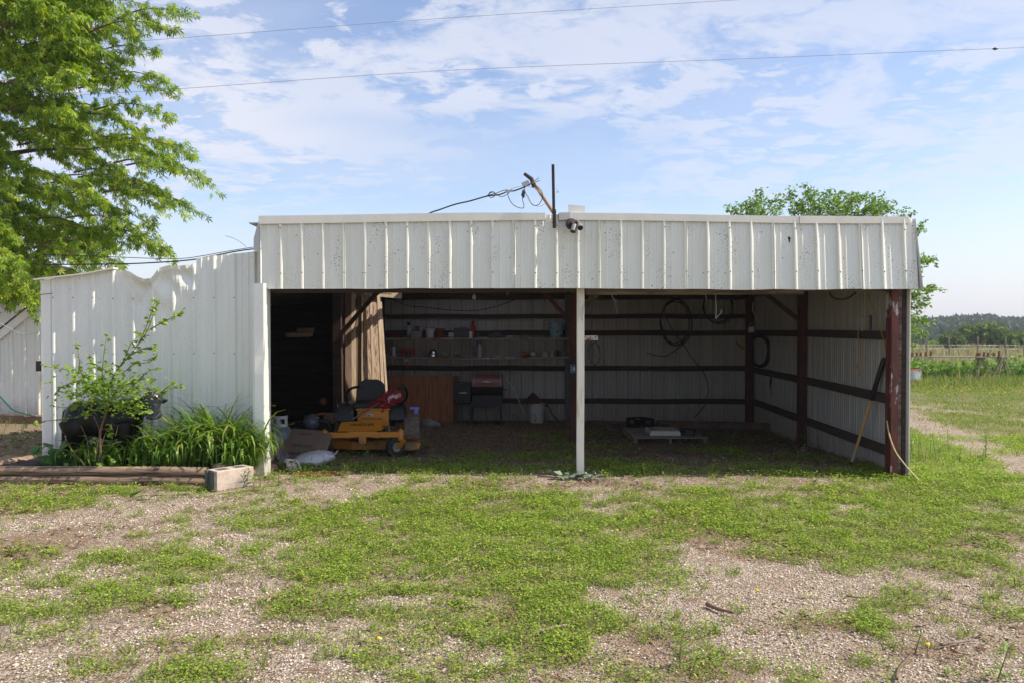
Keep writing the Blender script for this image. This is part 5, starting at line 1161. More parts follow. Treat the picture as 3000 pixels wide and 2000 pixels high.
# lap bars
def bar(name, pts, r=.020):
    return MB().tube(smoothpath(pts, 6), r, 10).build(name, M_black, mw, smooth=True)
b1 = bar('lap_bar', [(-.30, .78, .62), (-.31, .72, .75), (-.31, .64, .88), (-.25, .56, .96), (-.17, .52, .995), (-.07, .50, 1.0)]); MB().tube([(-.17, .52, .997), (-.06, .50, 1.002)], .021, 10).build('grip', M_black, b1, smooth=True)
b2 = bar('lap_bar', [(.38, .78, .62), (.48, .72, .70), (.58, .64, .80), (.60, .58, .90), (.58, .54, .98), (.52, .52, 1.035)]); MB().tube([(.60, .58, .90), (.58, .54, .98), (.52, .52, 1.035)], .021, 10).build('grip', M_black, b2, smooth=True)
MB().tube([(-.39, .62, .44), (-.41, .60, .62), (-.45, .60, .76)], .008, 7).build('height_lever', M_steel, mw); MB().tube([(-.44, .60, .72), (-.46, .60, .80)], .013, 8).build('lever_grip', M_black, mw)
MB().tube([(-.22, .56, .50), (-.22, .55, .62)], .012, 8).build('brake_lever', M_yellowhandle, mw)
for s_ in (-1, 1): wheel('drive_wheel', (s_ * .62 + .02, 1.18, .265), .265, .25, .13, M_tread, mw)
mb = MB(); mb.box((0, 1.35, .55), (.55, .40, .36), None, (.8, .8), .04); mb.build('engine', M_black, mw)
mb = MB(); mb.box((0, 1.62, .36), (.7, .05, .2)); mb.build('rear_bumper', M_black, mw)
MB().box((0, .75, .26), (.5, .5, .12)).build('undercarriage', M_black, mw)
mw.scale = (.88, .88, .86); mw.location.x -= .055; mw.location.z += .0
# blue clip on the tyre, tool across the seat, cloth
one(MB().box((0, 0, 0), (.13, .06, .03), (0, .05, .2)).box((.03, -.02, -.04), (.05, .03, .07)), 'blue_clip', 'periwinkle blue plastic clip sitting on the mower rear tyre', 'clip', M_bluepale, D(952, 936, 10.9) + Vector((0, 0, .0)))
a = D(808, 963, 10.25); b = D(929, 888, 10.75); d_ = b - a
t = thing('long_pole_tool', 'slanting grey pole with a black grip lying over the mower seat', 'tool', a)
MB().tube([(0, 0, 0), d_ * .85], .012, 8).build('pole', mat('dull red brown pole', (.16, .10, .09), .6), t); MB().tube([d_ * .83, d_ * .87, d_], [.02, .024, .026], 10).build('grip', M_black, t, smooth=40)
MB().tube([d_ * .84, d_ * .86 + Vector((.02, -.03, 0))], .022, 8).build('collar', M_steel, t); MB().tube([d_ * .9, d_ * .82 + Vector((-.02, 0, .12))], .004, 5).build('antenna', M_black, t)
mb = MB(); cc = D(893, 915, 10.5)
def cl(u, v):
    a_ = u * 2 * math.pi; b_ = (v - .5) * math.pi; r_ = 1 + .28 * math.sin(3 * a_ + 4 * v) + .18 * math.sin(7 * a_ + 9 * v) + .1 * math.cos(13 * a_)
    x = .165 * math.cos(a_) * math.cos(b_) * r_; z = .085 * math.sin(a_) * math.cos(b_) * r_; return (x * .92 + z * -.1 + .03 * math.sin(b_), .075 * math.sin(b_) * r_, z + x * .42 - .045 * (1 if z < 0 else 0))
mb.grid(cl, 40, 20, closed_u=True); t = tag(mb.build('red_cloth', M_redcloth, None, True, cc), 'crumpled red and white cloth wrapped round the pole on the mower seat', 'cloth')
MB().add([(-.14, -.03, -.04), (-.10, -.05, .02), (-.28, -.14, -.10), (-.25, -.16, -.06), (-.13, .0, -.05), (-.09, -.02, .01), (-.27, -.11, -.11), (-.24, -.13, -.07)], [(0, 1, 3, 2), (6, 7, 5, 4), (0, 2, 6, 4), (1, 5, 7, 3), (2, 3, 7, 6)]).build('cloth_tail', M_redcloth, t)
# ================================================================== junk at the left jamb
def fl(dx, dy, Y=None):
    return GD(dx, dy)
t = thing('propane_tank', 'grey propane tank with a white collar just inside the left jamb', 'gas cylinder', Vector((D(644, 1000, 9.9).x, 9.9, float(gz(-2.6, 9.9)) + .03)))
MB().lathe([(.09, .02), (.12, .03), (.145, .08), (.150, .14), (.150, .26), (.14, .32), (.10, .365), (.05, .38), (0, .382)], n=28).build('tank', mat('blue grey tank paint', (.13, .16, .19), .45, var=.12, c2=(.10, .07, .05), c2s=6, c2a=.6, c2b=.7), t, smooth=True)
mb = MB(); prof = []
for i in range(15):
    a = -2.45 + i * .35
    for z in (.37, .50): prof.append((.088 * math.sin(a), -.088 * math.cos(a), z))
# collar with two openings
cl_pts = []
mbc = MB()
def ring(a0, a1, z0, z1):
    n_ = max(2, int((a1 - a0) / .15)); vs = []
    for i in range(n_ + 1):
        a = a0 + (a1 - a0) * i / n_
        for r_, z in ((.085, z0), (.091, z0), (.091, z1), (.085, z1)): vs.append((r_ * math.sin(a), -r_ * math.cos(a), z))
    mbc.add(vs, [(i * 4 + k, i * 4 + (k + 1) % 4, (i + 1) * 4 + (k + 1) % 4, (i + 1) * 4 + k) for i in range(n_) for k in range(4)] + [(3, 2, 1, 0), (n_ * 4, n_ * 4 + 1, n_ * 4 + 2, n_ * 4 + 3)])
ring(-2.4, 2.4, .365, .405); ring(-2.0, 2.0, .465, .505); ring(-.25, .25, .405, .465); ring(.95, 1.6, .405, .465); ring(-1.6, -.95, .405, .465)
mbc.build('collar', M_whitepl, t); MB().lathe([(.02, 0), (.022, .05), (.012, .06), (0, .07)], (0, 0, .38), 10).build('valve', M_steel, t)
MB().lathe([(.10, 0), (.105, .03)], n=24).build('foot_ring', M_greypl, t)
t = thing('scoop_shovel', 'worn grey scoop shovel leaning at the foot of the left jamb', 'shovel', Vector((D(650, 1055, 9.15).x, 9.15, 0)))
mb = MB()
def scp(u, v):
    x = (u - .5) * .30; y = v * .36; cup = .06 * (abs(u - .5) * 2) ** 2.2 + .05 * ss(.75, 1, v)
    return (x * (1 - .15 * (v > .85)), -y * .35, 0.0 + .0 + cup * 1.0 + y * .0) if False else (x, 0, 0)
def scoop(u, v):
    s_ = (u - .5) * 2; w = .145 * (1 - .12 * (1 - v)); edge = s_ * s_
    p = Vector((s_ * w, .05 * (1 - edge) + .04 * (1 - v) ** 2, .02 + v * .24 + .0)); return tuple(p)
mb.grid(scoop, 12, 10); mb.grid(lambda u, v: tuple(Vector(scoop(u, v)) + Vector((0, .006, 0))), 12, 10)
o = mb.build('blade', mat('worn steel scoop', (.20, .19, .18), .45, metal=.5, var=.3, scale=6, c2=(.10, .08, .07), c2s=4), t, smooth=True); o.rotation_euler = (R(-58), R(28), R(10)); o.location = (.03, -.05, .015)
a = D(634, 1012, 9.1) - t.location; b = D(619, 950, 9.5) - t.location; MB().tube(smoothpath([Vector((-.06, 0, .07)), a, (a + b) / 2 + Vector((.01, 0, 0)), b]), [.03, .026, .024, .022, .02, .019, .018, .018, .018, .018, .017, .017, .017, .017, .017, .017, .016, .016, .016], 9).build('socket_handle', mat('grey shovel socket', (.30, .29, .27), .5, metal=.4, c2=(.28, .12, .05), c2s=4, c2a=.52, c2b=.62), t, smooth=True)
# cardboard box, lying tipped
p0 = Vector((D(690, 1035, 9.75).x, 9.75, float(gz(-2.4, 9.75)) ))
t = thing('cardboard_box', 'crushed brown cardboard box with black stencilled lettering, left of the mower', 'box', p0 + Vector((0, 0, .05)), rot=(R(6), 0, R(8))); t.scale = (1.05, 1.1, 1.12)
mb = MB(); mb.add([(-.26, -.10, .02), (.14, -.14, .0), (.24, .16, .24), (-.11, .20, .26), (-.24, .05, -.0), (.20, .02, .0), (.30, .30, .16), (-.02, .34, .18)], [(0, 1, 2, 3), (7, 6, 5, 4), (1, 5, 6, 2), (0, 3, 7, 4), (3, 2, 6, 7), (0, 4, 5, 1)]); bxo = mb.build('carton', M_card, t)
MB().add([(-.26, -.10, .02), (-.11, .20, .26), (-.30, .18, .16), (-.42, -.02, .03), (-.26, -.09, .015), (-.11, .21, .255), (-.30, .19, .155), (-.42, -.01, .025)], [(0, 1, 2, 3), (7, 6, 5, 4), (2, 6, 7, 3), (0, 3, 7, 4)]).build('flap', M_card, t)
MB().add([(.14, -.14, .0), (.24, .16, .24), (.36, .12, .20), (.30, -.08, .02), (.14, -.13, -.005), (.24, .17, .235), (.36, .13, .195), (.30, -.07, .015)], [(3, 2, 1, 0), (4, 5, 6, 7), (2, 3, 7, 6)]).build('flap', M_card, t)
nrm = (Vector((.40, -.04, -.02))).cross(Vector((.15, .30, .24))).normalized(); ex = Vector((.40, -.04, -.02)).normalized(); ey = nrm.cross(ex)
rotm = Matrix((ex, ey, nrm)).transposed().to_euler(); Bp = Vector((-.26, -.10, .02))
for s_, sz, u, v, sxx in (('HARDLE', .05, .17, .055, 1.0), ('LEEZER AUTO', .040, .26, .165, .9), ('HANDLE WITH', .026, .27, .33, .8)):
    text('stencil', s_, sz, M_ink, bxo, Bp + ex * u + ey * v + nrm * .002, rotm, .0006, sxx)
# sack
mb = MB()
def sk(u, v):
    a_ = u * 2 * math.pi; b_ = (v - .5) * math.pi; e = .7
    cx2 = math.copysign(abs(math.cos(a_)) ** e, math.cos(a_)); sx2 = math.copysign(abs(math.sin(a_)) ** e, math.sin(a_)); cb = abs(math.cos(b_)) ** .6
    w = 1 + .05 * math.sin(5 * a_ + 2) + .04 * math.sin(9 * a_ + 8 * v)
    return (.25 * cx2 * cb * w, .16 * sx2 * cb * w, .085 + .085 * math.sin(b_) * (1 - .35 * (cx2 * cb) ** 2) + .008 * math.sin(14 * a_ * v))
mb.grid(sk, 44, 20, closed_u=True); p0 = Vector((D(718, 1050, 9.2).x, 9.25, float(gz(-2.2, 9.2)) - .015))
t = tag(mb.build('sack', M_sack, None, True, p0, 0, (R(4), R(-9), R(10))), 'full white plastic sack lying in front of the mower caster', 'sack')
MB().add([(.22, -.05, .09), (.30, -.10, .14), (.31, .02, .15), (.22, .05, .08), (.22, -.05, .082), (.30, -.10, .133), (.31, .02, .143), (.22, .05, .072)], [(0, 1, 2, 3), (7, 6, 5, 4), (1, 5, 6, 2), (0, 4, 5, 1), (2, 6, 7, 3)]).build('sack_ear', M_sack, t)
# bleached scrap like a small skull
p0 = GD(672, 1081); mb = MB()
mb.tube(smoothpath([(-.075, 0, .10), (-.07, .0, .125), (0, .01, .12), (.05, .0, .118), (.08, -.01, .06), (.095, -.02, .0)]), .013, 7); mb.tube([(-.06, 0, .11), (-.03, -.01, .05), (-.01, -.02, .0)], [.022, .035, .03], 8); mb.tube([(.0, .0, .09), (.03, -.01, .045), (.03, -.03, .0)], [.02, .03, .02], 8)
one(mb, 'bleached_scrap', 'small pale bone-like scrap on the ground by the left jamb', 'scrap', M_bone, p0, smooth=True)
a, b = GD(680, 1095), GD(790, 1091); one(MB().beam((0, 0, .015), b - a + Vector((0, 0, .015)), .05, .008).beam((0, .02, .03), b - a + Vector((0, .02, .03)), .006, .035), 'angle_iron', 'long rusty orange angle iron lying along the front of the left bay', 'iron bar', M_rustiron, a)
a, b = GD(610, 1072), GD(682, 1092); one(MB().tube(smoothpath([(0, 0, .12), (b - a) * .5 + Vector((0, 0, .06)), b - a + Vector((0, 0, .02))]), .008, 6), 'fallen_stick', 'thin bent stick running from the left jamb to the bleached scrap', 'stick', M_twig, a)
one(MB().tube(smoothpath([(0, 0, .015), (.25, .03, .02), (.5, -.02, .015), (.8, .06, .02)]), .011, 6), 'black_hose_end', 'piece of black hose on the ground behind the bleached scrap', 'hose', M_cable, GD(622, 1070))
# black cart tub behind the box with an orange hoop
p0 = Vector((D(718, 985, 10.6).x, 10.6, float(gz(-2.6, 10.6))))
t = thing('yard_cart', 'dark plastic yard cart tub standing behind the cardboard box', 'cart', p0)
mb = MB(); mb.tube(smoothpath([(-.35, 0, .32), (-.2, -.02, .40), (.1, -.02, .42), (.22, 0, .38), (.25, .0, .2), (.25, 0, .05)]), .03, 8); mb.build('rim', M_black, t, smooth=True)
mb = MB(); mb.box((-.05, .2, .2), (.55, .36, .34), None, (1.15, 1.1)); mb.build('tub', M_black, t)
MB().tube(smoothpath([(.0, -.03, .44), (.06, -.03, .50), (.15, -.03, .52), (.24, -.03, .50), (.28, -.03, .42)]), .018, 8).build('orange_hoop', mat('dull orange hoop', (.22, .07, .02), .6), t, smooth=True)
MB().lathe([(.09, -.1), (.12, 0), (.07, .08), (0, .1)], (0, 0, .40), 14, (0, R(90), 0)).build('clear_bag', mat('grey bag', (.10, .11, .13), .3), t, smooth=True)
one(MB().lathe([(0, -.06), (.04, -.05), (.055, 0), (.04, .05), (0, .06)], n=16), 'red_can', 'round dull red can glimpsed in the dark left bay', 'can', mat('dull red can', (.13, .02, .008), .6), D(742, 922, 11.2), smooth=True)
for k, (x, y, w) in enumerate(((690, 768, .30), (676, 769, .2), (702, 758, .22))):  # boards added to stand for slits of light in the dark bay
    one(MB().box((0, 0, 0), (w, .16, .05), (.1, 0, .06 * k)), 'light_slit_board', 'brown board added as a slit of light ' + ('across the dark left bay', 'behind the longest board in the dark left bay', 'highest on the dark left bay rack')[k], 'board', M_slab3, D(x, y, 10.6 + .3 * k))
one(MB().box((0, 0, 0), (.04, .10, .03)), 'black_item', 'small black and silver thing on the grass by the right corner post', 'scrap', M_black, GD(2098, 1097) + Vector((0, 0, .03)))
t = thing('tin_lid_scrap', 'flattened black and white tin on the grass beside the pale rope', 'scrap', GD(2093, 1096)); 
MB().lathe([(.09, 0), (.10, .02), (.08, .03), (0, .025)], n=16, sx=1.1, sy=.7).build('tin', M_black, t); MB().box((-.03, 0, .04), (.07, .05, .02), (.2, .3, 0)).build('foil', M_whitepl, t)
# ================================================================== planter: timbers, block, cow, plants
t0, t1 = GD(-140, 1118), GD(477, 1119)
def log(name, label, a, b, r, seed=0, group=None):
    a, b = Vector(a), Vector(b); rr = np.random.default_rng(seed); n_ = 14; pts = [a + (b - a) * i / n_ + Vector((0, rr.uniform(-.004, .004), rr.uniform(-.004, .004))) for i in range(n_ + 1)]
    rs = [r * (1 + rr.uniform(-.05, .05)) for _ in pts]; mb = MB().tube(pts, rs, 14); o = mb.build(name, M_log, None, True, None); return tag(o, label, 'log', group)
yl = 8.02; la = D(-150, 1100, yl).x; lb = D(476, 1100, yl).x
log('landscape_timber', 'bottom round timber along the front of the planting bed', (la, yl + .0, .044), (lb - .03, yl, .046), .046, 1)
log('landscape_timber', 'top round timber along the front of the planting bed', (la, yl + .02, .138), (lb + .0, yl + .01, .136), .046, 2)
log('landscape_timber', 'round timber slanting back to the white wall corner at the left end of the bed', D(-60, 1080, 8.08), D(108, 1050, 8.95), .06, 3)
log('landscape_timber', 'top round timber running back along the right end of the bed, under the leaves', (lb + .05, yl + .08, .15), (lb + .42, 8.75, .16), .052, 4)
log('landscape_timber', 'bottom round timber at the right end of the bed', (lb + .06, yl + .1, .048), (lb + .45, 8.75, .05), .052, 5)
# bed soil
mb = MB(); nn = 16
mb.grid(lambda u, v: (la + (lb + .35 - la) * u, 8.04 + .80 * v, .11 + .03 * float(fbm(np.array(u * 30), np.array(v * 8), 1, 3)) + .03 * v), 60, 12); tag(mb.build('bed_soil', M_soil), kind='structure')
# concrete block with hollow end showing, its shade put into the colour
t = thing('concrete_block', 'weathered hollow concrete block with its shaded end painted dark, right of the bed timbers', 'concrete block', G(636, 1440) + Vector((.1975 * math.cos(R(50)) - .0975 * math.sin(R(50)), .1975 * math.sin(R(50)) + .0975 * math.cos(R(50)), .004)), rz=R(50))
Lb, Wb, Hb = .395, .195, .195
mb = MB(); mb.box((0, 0, Hb / 2), (Lb, Wb, Hb), None, None, .006); blk = mb.build('block', M_block, t)
mb = MB(); mb.box((-Lb / 2 - .003, 0, Hb / 2), (.012, Wb * .99, Hb * .99)); mb.build('end_face', M_blockshade, t)
for s_ in (-1, 1): MB().box((-Lb / 2 - .016, s_ * Wb * .36, Hb / 2), (.022, Wb * .26, Hb * .99), None, None, .004).build('end_rib', M_blockshade, t)
for x in (-.09, .09): MB().box((x, 0, Hb + .0012), (.11, .10, .0016)).build('core_shade', M_blockshade, t)  # dark film painting the shade down in the cores
one(MB().box((0, 0, 0), (.035, .03, .03), (.3, .2, .5)), 'dark_cube', 'small dark cube of metal on the gravel right of the concrete block', 'metal cube', M_black, GD(610, 1099) + Vector((0, 0, .012)))
# cow statue
co = Vector((D(153, 1070, 8.50).x, 8.50, .12)); sC = 1.0
cv = [(.12, 0, .56), (.30, 0, .55), (.52, 0, .54), (.70, 0, .57), (.84, -.01, .62), (.93, -.05, .66), (.985, -.09, .655), (1.02, -.13, .58), (1.035, -.155, .52),
      (.09, .10, .42), (.13, .105, .30), (.06, .10, .20), (.09, .10, .02),
      (.09, -.10, .42), (.15, -.105, .30), (.07, -.10, .20), (.10, -.10, .02),
      (.68, .10, .40), (.69, .10, .22), (.69, .10, .02), (.66, -.10, .40), (.70, -.10, .22), (.68, -.10, .02)]
ce = [(0, 1), (1, 2), (2, 3), (3, 4), (4, 5), (5, 6), (6, 7), (7, 8), (0, 9), (9, 10), (10, 11), (11, 12), (0, 13), (13, 14), (14, 15), (15, 16), (3, 17), (17, 18), (18, 19), (3, 20), (20, 21), (21, 22)]
cr2 = [(.155, .165), (.175, .185), (.18, .19), (.15, .175), (.105, .13), (.088, .095), (.088, .09), (.062, .062), (.056, .05),
       .10, .062, .045, .04, .10, .062, .045, .04, .075, .045, .042, .075, .045, .042]
cow = thing('cow_statue', 'glossy black calf-sized cow statue standing among the leaves against the white wall', 'statue', co)
mb = MB()
def ball(c, r, n_=14):
    mb.grid(lambda u, v: (c[0] + r[0] * math.cos(u * 2 * math.pi) * math.cos((v - .5) * math.pi), c[1] + r[1] * math.sin(u * 2 * math.pi) * math.cos((v - .5) * math.pi), c[2] + r[2] * math.sin((v - .5) * math.pi)), n_, n_, closed_u=True)
def limb(P_, rr, n_=14):
    mb.tube(smoothpath(P_, 4), [float(np.interp(i, np.linspace(0, (len(P_) - 1) * 4, len(rr)), rr)) for i in range((len(P_) - 1) * 4 + 1)], n_)
ball((.16, 0, .51), (.17, .16, .19)); ball((.30, 0, .50), (.22, .18, .20)); ball((.48, 0, .48), (.25, .185, .215)); ball((.66, 0, .50), (.18, .16, .23)); ball((.09, 0, .46), (.10, .14, .20))
limb([(.66, 0, .58), (.80, -.01, .62), (.91, -.05, .66), (.97, -.10, .68)], [.15, .12, .09, .08])
for s_ in (-1, 1):
    limb([(.12, .09 * s_, .50), (.16, .105 * s_, .36), (.12, .105 * s_, .27), (.05, .10 * s_, .19), (.08, .10 * s_, .09), (.10, .10 * s_, -.02)], [.14, .125, .078, .056, .048, .045, .05])
    limb([(.68, .085 * s_, .46), (.70, .10 * s_, .32), (.69, .10 * s_, .20), (.70, .10 * s_, .09), (.70, .10 * s_, -.02)], [.12, .095, .065, .055, .048, .052])
o = mb.build('tmp', M_cow); rm = o.modifiers.new('r', 'REMESH'); rm.mode = 'VOXEL'; rm.voxel_size = .014; sm = o.modifiers.new('s', 'SMOOTH'); sm.factor = .6; sm.iterations = 9
dg = bpy.context.evaluated_depsgraph_get(); me = bpy.data.meshes.new_from_object(o.evaluated_get(dg)); bpy.data.objects.remove(o)
me.materials.clear(); me.materials.append(M_cow); me.polygons.foreach_set('use_smooth', [True] * len(me.polygons)); link(bpy.data.objects.new('body', me), cow)
hd = MB()
def hdf(u, v):
    a_ = u * 2 * math.pi; b_ = v; z = -b_ * .235; w = .098 * (1 - .42 * ss(.25, .62, b_) + .02 * 0 + .10 * float(ss(.72, .9, b_))) * (1 if 0 < b_ < 1 else .55); dpt = .085 * (1 - .3 * b_)
    x = w * math.cos(a_); y = dpt * math.sin(a_); brow = .010 * math.exp(-((b_ - .28) / .1) ** 2) * (1 if math.sin(a_) < 0 else 0)
    return (x, y - brow - .05 * b_, z)
hd.grid(hdf, 26, 14, closed_u=True); hd.f.append(tuple(13 * 26 + i for i in range(26))); hd.f.append(tuple(range(25, -1, -1)))
ho = hd.build('head', M_cowface, cow, 60); ho.scale = (1.22, 1.1, 1.16); ho.location = (1.0, -.16, .775); ho.rotation_euler = (R(-12), R(-10), R(28))
for s_ in (-1, 1):
    mb = MB(); mb.lathe([(0, -.05), (.018, -.035), (.024, -.01), (.016, .025), (0, .04)], n=10, sx=1, sy=.4); o = mb.build('ear', M_cow, cow, True); o.location = (.985 + s_ * .125, -.13 + s_ * .06, .70 - .0); o.rotation_euler = (0, R(s_ * 75), R(28))
    MB().lathe([(0, -.013), (.013, 0), (0, .013)], (s_ * .070, -.072, -.078), 10).build('eye', M_black, ho, True)
    MB().lathe([(0, -.008), (.010, 0), (0, .008)], (s_ * .028, -.118, -.195), 8).build('nostril', M_hole, ho)
MB().lathe([(0, 0), (.05, .0), (.045, .03), (.0, .045)], (0, 0, -.012), 14, None, 1, .8).build('poll', M_cow, ho, True)
MB().tube(smoothpath([(.02, 0, .60), (-.02, 0, .56), (-.03, .0, .4), (-.025, -.02, .2), (-.03, -.02, .12)]), [.018] * 20 + [.028] * 5, 8).build('tail', M_cow, cow, True)
# ================================================================== trees
C_maple = leafmat('silver maple leaves', [(.055, .125, .013), (.13, .23, .022), (.22, .335, .030), (.32, .42, .04), (.48, .53, .07)], .45, .48)
C_light = leafmat('light green tree leaves', [(.06, .13, .02), (.11, .21, .035), (.17, .28, .05), (.24, .34, .07)], .5, .4)
C_far = leafmat('far tree leaves', [(.030, .055, .030), (.045, .078, .038), (.060, .098, .045)], .7, .2)
C_mid = leafmat('mid distance tree leaves', [(.05, .10, .022), (.09, .15, .03), (.13, .19, .04), (.17, .20, .06)], .7, .25)
C_lily = leafmat('daylily leaves', [(.05, .13, .012), (.09, .19, .02), (.14, .26, .03), (.20, .31, .05), (.32, .26, .07)], .38, .35)
C_sap = leafmat('sapling leaves', [(.10, .20, .02), (.17, .29, .03), (.24, .36, .045), (.30, .40, .06)], .5, .45)
C_broad = leafmat('dark broad leaves', [(.035, .11, .02), (.06, .16, .03), (.09, .20, .04)], .45, .3)
C_cover = leafmat('clover and knotweed leaves', [(.08, .16, .015), (.14, .25, .022), (.22, .34, .03), (.33, .42, .045), (.46, .46, .11)], .6, .35)
C_grass = leafmat('short grass blades', [(.08, .15, .022), (.14, .23, .032), (.22, .30, .05), (.34, .36, .13), (.40, .34, .19)], .6, .35)
C_weed = leafmat('weed leaves', [(.08, .18, .02), (.13, .25, .03), (.19, .31, .045)], .5, .4)
C_tall = leafmat('tall field weeds', [(.075, .16, .022), (.12, .23, .035), (.17, .28, .05), (.22, .28, .08)], .6, .35)
C_dry = leafmat('dry field grass', [(.16, .17, .06), (.26, .23, .11), (.34, .28, .16), (.20, .24, .08)], .8, .3)
C_litter = leafmat('dry brown leaf litter', [(.05, .025, .016), (.15, .08, .05), (.26, .17, .11), (.42, .32, .22)], .9, .1)
C_yel = leafmat('small yellow flowers', [(.6, .42, .02), (.75, .58, .05)], .6, .2)
MAPLE_T = [(0, 0, 0)]; MAPLE_F = []
for a_, L_ in ((-78, .62), (-40, .92), (0, 1.12), (40, .92), (78, .62)):
    for aa, ll, zz in ((a_ - 13, L_ * .52, .03), (a_ + 13, L_ * .52, .03), (a_, L_, -.10)): MAPLE_T.append((ll * math.sin(R(aa)), ll * math.cos(R(aa)), zz))
    k_ = len(MAPLE_T) - 3; MAPLE_F += [(0, k_, k_ + 2), (0, k_ + 2, k_ + 1)]
def leaves(name, m, P, Dr, S, parent, T=LEAF_T, TF=LEAF_F, flat=.6):
    n_ = len(P); up = rand_dirs(n_, .1, 1) * (1 - flat) + np.array([0, 0, 1.]) * flat + rng.normal(0, .25, (n_, 3))
    return mass(name, T, TF, P, frames(Dr, up), S, m, parent)
def spray(start, end, ntw, nlf, lt, droop=.25, spread=.5):
    """a bough with drooping side twigs; returns stems and leaf places"""
    s = np.array(start, float); e = np.array(end, float); L = np.linalg.norm(e - s); ax = (e - s) / L
    P = []; Dd = []; tw = []
    tt = np.linspace(.12, 1, ntw)
    def on(t): q = s + (e - s) * t; q[2] += .10 * L * math.sin(math.pi * t); return q
    for i, t in enumerate(tt):
        b = on(t); side = rand_dirs(1, -.5, .5)[0]; side -= ax * side.dot(ax); side /= np.linalg.norm(side) + 1e-6
        d = ax * rng.uniform(.5, 1.0) + side * rng.uniform(.4, 1.0) * (1.05 - .6 * t); d /= np.linalg.norm(d)
        l_ = lt * rng.uniform(.6, 1.2) * (1.15 - .5 * t); tip = b + d * l_ + np.array([0, 0, -droop * l_ * rng.uniform(.3, 1.2)])
        tw.append((b, (b + tip) / 2 + np.array([0, 0, .06 * l_]), tip))
        for k in range(nlf):
            u = rng.uniform(.2, 1.05); q = b + (tip - b) * u + rng.normal(0, .035, 3) + np.array([0, 0, .05 * l_ * math.sin(math.pi * min(u, 1))])
            dd = d * .6 + rand_dirs(1, -1, .35)[0]; dd[2] -= droop * 2.0
            P.append(q); Dd.append(dd)
    return P, Dd, tw, [on(t) for t in np.linspace(0, 1, 6)]
# --- silver maple on the left
tb = Vector((-13.2, 15.0, float(gz(-13.2, 15)) - .05))
mp_ = thing('maple_tree', 'large leafy silver maple hanging over the left end of the shed', 'tree', tb)
TB = np.array(tb)
mb = MB(); mb.tube(smoothpath([(0, 0, 0), (.05, 0, 1.2), (.25, 0, 2.6), (.4, .1, 3.6)], 4), [.55, .46, .42, .40, .38, .36, .34, .33, .31, .29, .27, .26, .25][:13], 14); mb.build('trunk', M_bark, mp_, smooth=True)
poly = [(-700, -420), (300, -420), (335, -60), (345, 40), (330, 110), (262, 155), (225, 200), (262, 232), (335, 215), (345, 260), (355, 330), (395, 380), (380, 440), (330, 500), (322, 545), (290, 575), (235, 600), (190, 628), (150, 652), (95, 672), (40, 690), (-20, 690), (-700, 690)]
def inside(x, y):
    c = False; j = len(poly) - 1
    for i in range(len(poly)):
        xi, yi = poly[i]; xj, yj = poly[j]
        if (yi > y) != (yj > y) and x < (xj - xi) * (y - yi) / (yj - yi) + xi: c = not c
        j = i
    return c
tips = [(415, 30, 13.2), (372, 62, 13.0), (352, 118, 13.4), (262, 170, 13.2), (250, 186, 13.0), (388, 188, 13.4), (366, 205, 13.2), (380, 262, 13.6), (430, 352, 13.2), (466, 405, 13.4), (410, 395, 13.0), (438, 478, 13.5), (395, 470, 13.0), (350, 520, 13.0), (385, 576, 13.1), (350, 570, 13.3), (330, 545, 12.7), (268, 605, 12.6), (225, 620, 12.6), (180, 650, 12.6), (150, 655, 12.5), (98, 668, 12.6), (75, 690, 12.0), (60, 700, 12.2), (300, -20, 13.0), (330, 10, 13.5), (318, 80, 13.8), (400, 340, 13.8), (360, 440, 14.0), (345, 350, 13.5), (310, 290, 13.2), (20, 660, 12.2), (85, 655, 11.8)]
ends = [(x, y, Y, 1) for x, y, Y in tips]
while len(ends) < 560:
    x = rng.uniform(-650, 400); y = rng.uniform(-400, 690)
    if inside(x, y) and rng.random() < (1 - .62 * float(ss(150, 400, x)) if x > 0 else .75):
        if 215 < y < 560 and x > 200 and rng.random() < .35: continue
        ends.append((x, y, rng.uniform(12.2, 17.5) if x < 230 else rng.uniform(12.6, 15.5), 0))
LP, LD, TW, AX = [], [], [], []
for x, y, Y, tip in ends:
    e = np.array(D(x, y, Y)); hub = TB + np.array([.8, 0, 3.2 + 3.2 * np.clip((e[2] - 2) / 5, 0, 1.3)])
    v = hub - e; v /= np.linalg.norm(v); L = (1.5 if tip else 1.35) * rng.uniform(.85, 1.2)
    s = e + v * L + np.array([0, 0, .12 * L])
    a, b, c, d = spray(s, e, 12 if tip else 13, 13 if tip else 17, .42 if tip else .5, .42)
    LP += a; LD += b; TW += c; AX.append((d, e, hub))
LP = np.array(LP); LD = np.array(LD)
leaves('crown', C_maple, LP - TB, LD, rng.uniform(.06, .125, len(LP)), mp_, MAPLE_T, MAPLE_F, .35)
mp_.children[-1]['kind'] = 'stuff'
mb = MB()
for (d, e, hub) in AX:
    mb.tube([Vector(q - TB) for q in d], [.018, .015, .012, .009, .006, .004], 4, cap=False)
for (b, m_, t_) in TW[::2]: mb.tube([Vector(b - TB), Vector(m_ - TB), Vector(t_ - TB)], [.0045, .0035, .002], 3, cap=False)
tag(mb.build('twigs', M_twig, mp_), kind='stuff')
rr_ = np.random.default_rng(3)
for k in range(13):
    d, e, hub = AX[int(rr_.integers(0, len(AX)))]; q0 = Vector(hub - TB) * .9; q0.x = .4; q1 = Vector(d[0] - TB); mid = (q0 + q1) / 2 + Vector((0, 0, .5))
    MB().tube(bez(Vector((.35, .05, 3.2 + .1 * k)), mid, q1, 9), [.13, .11, .09, .075, .06, .05, .04, .028, .018], 7).build('limb', M_bark, mp_, smooth=True)
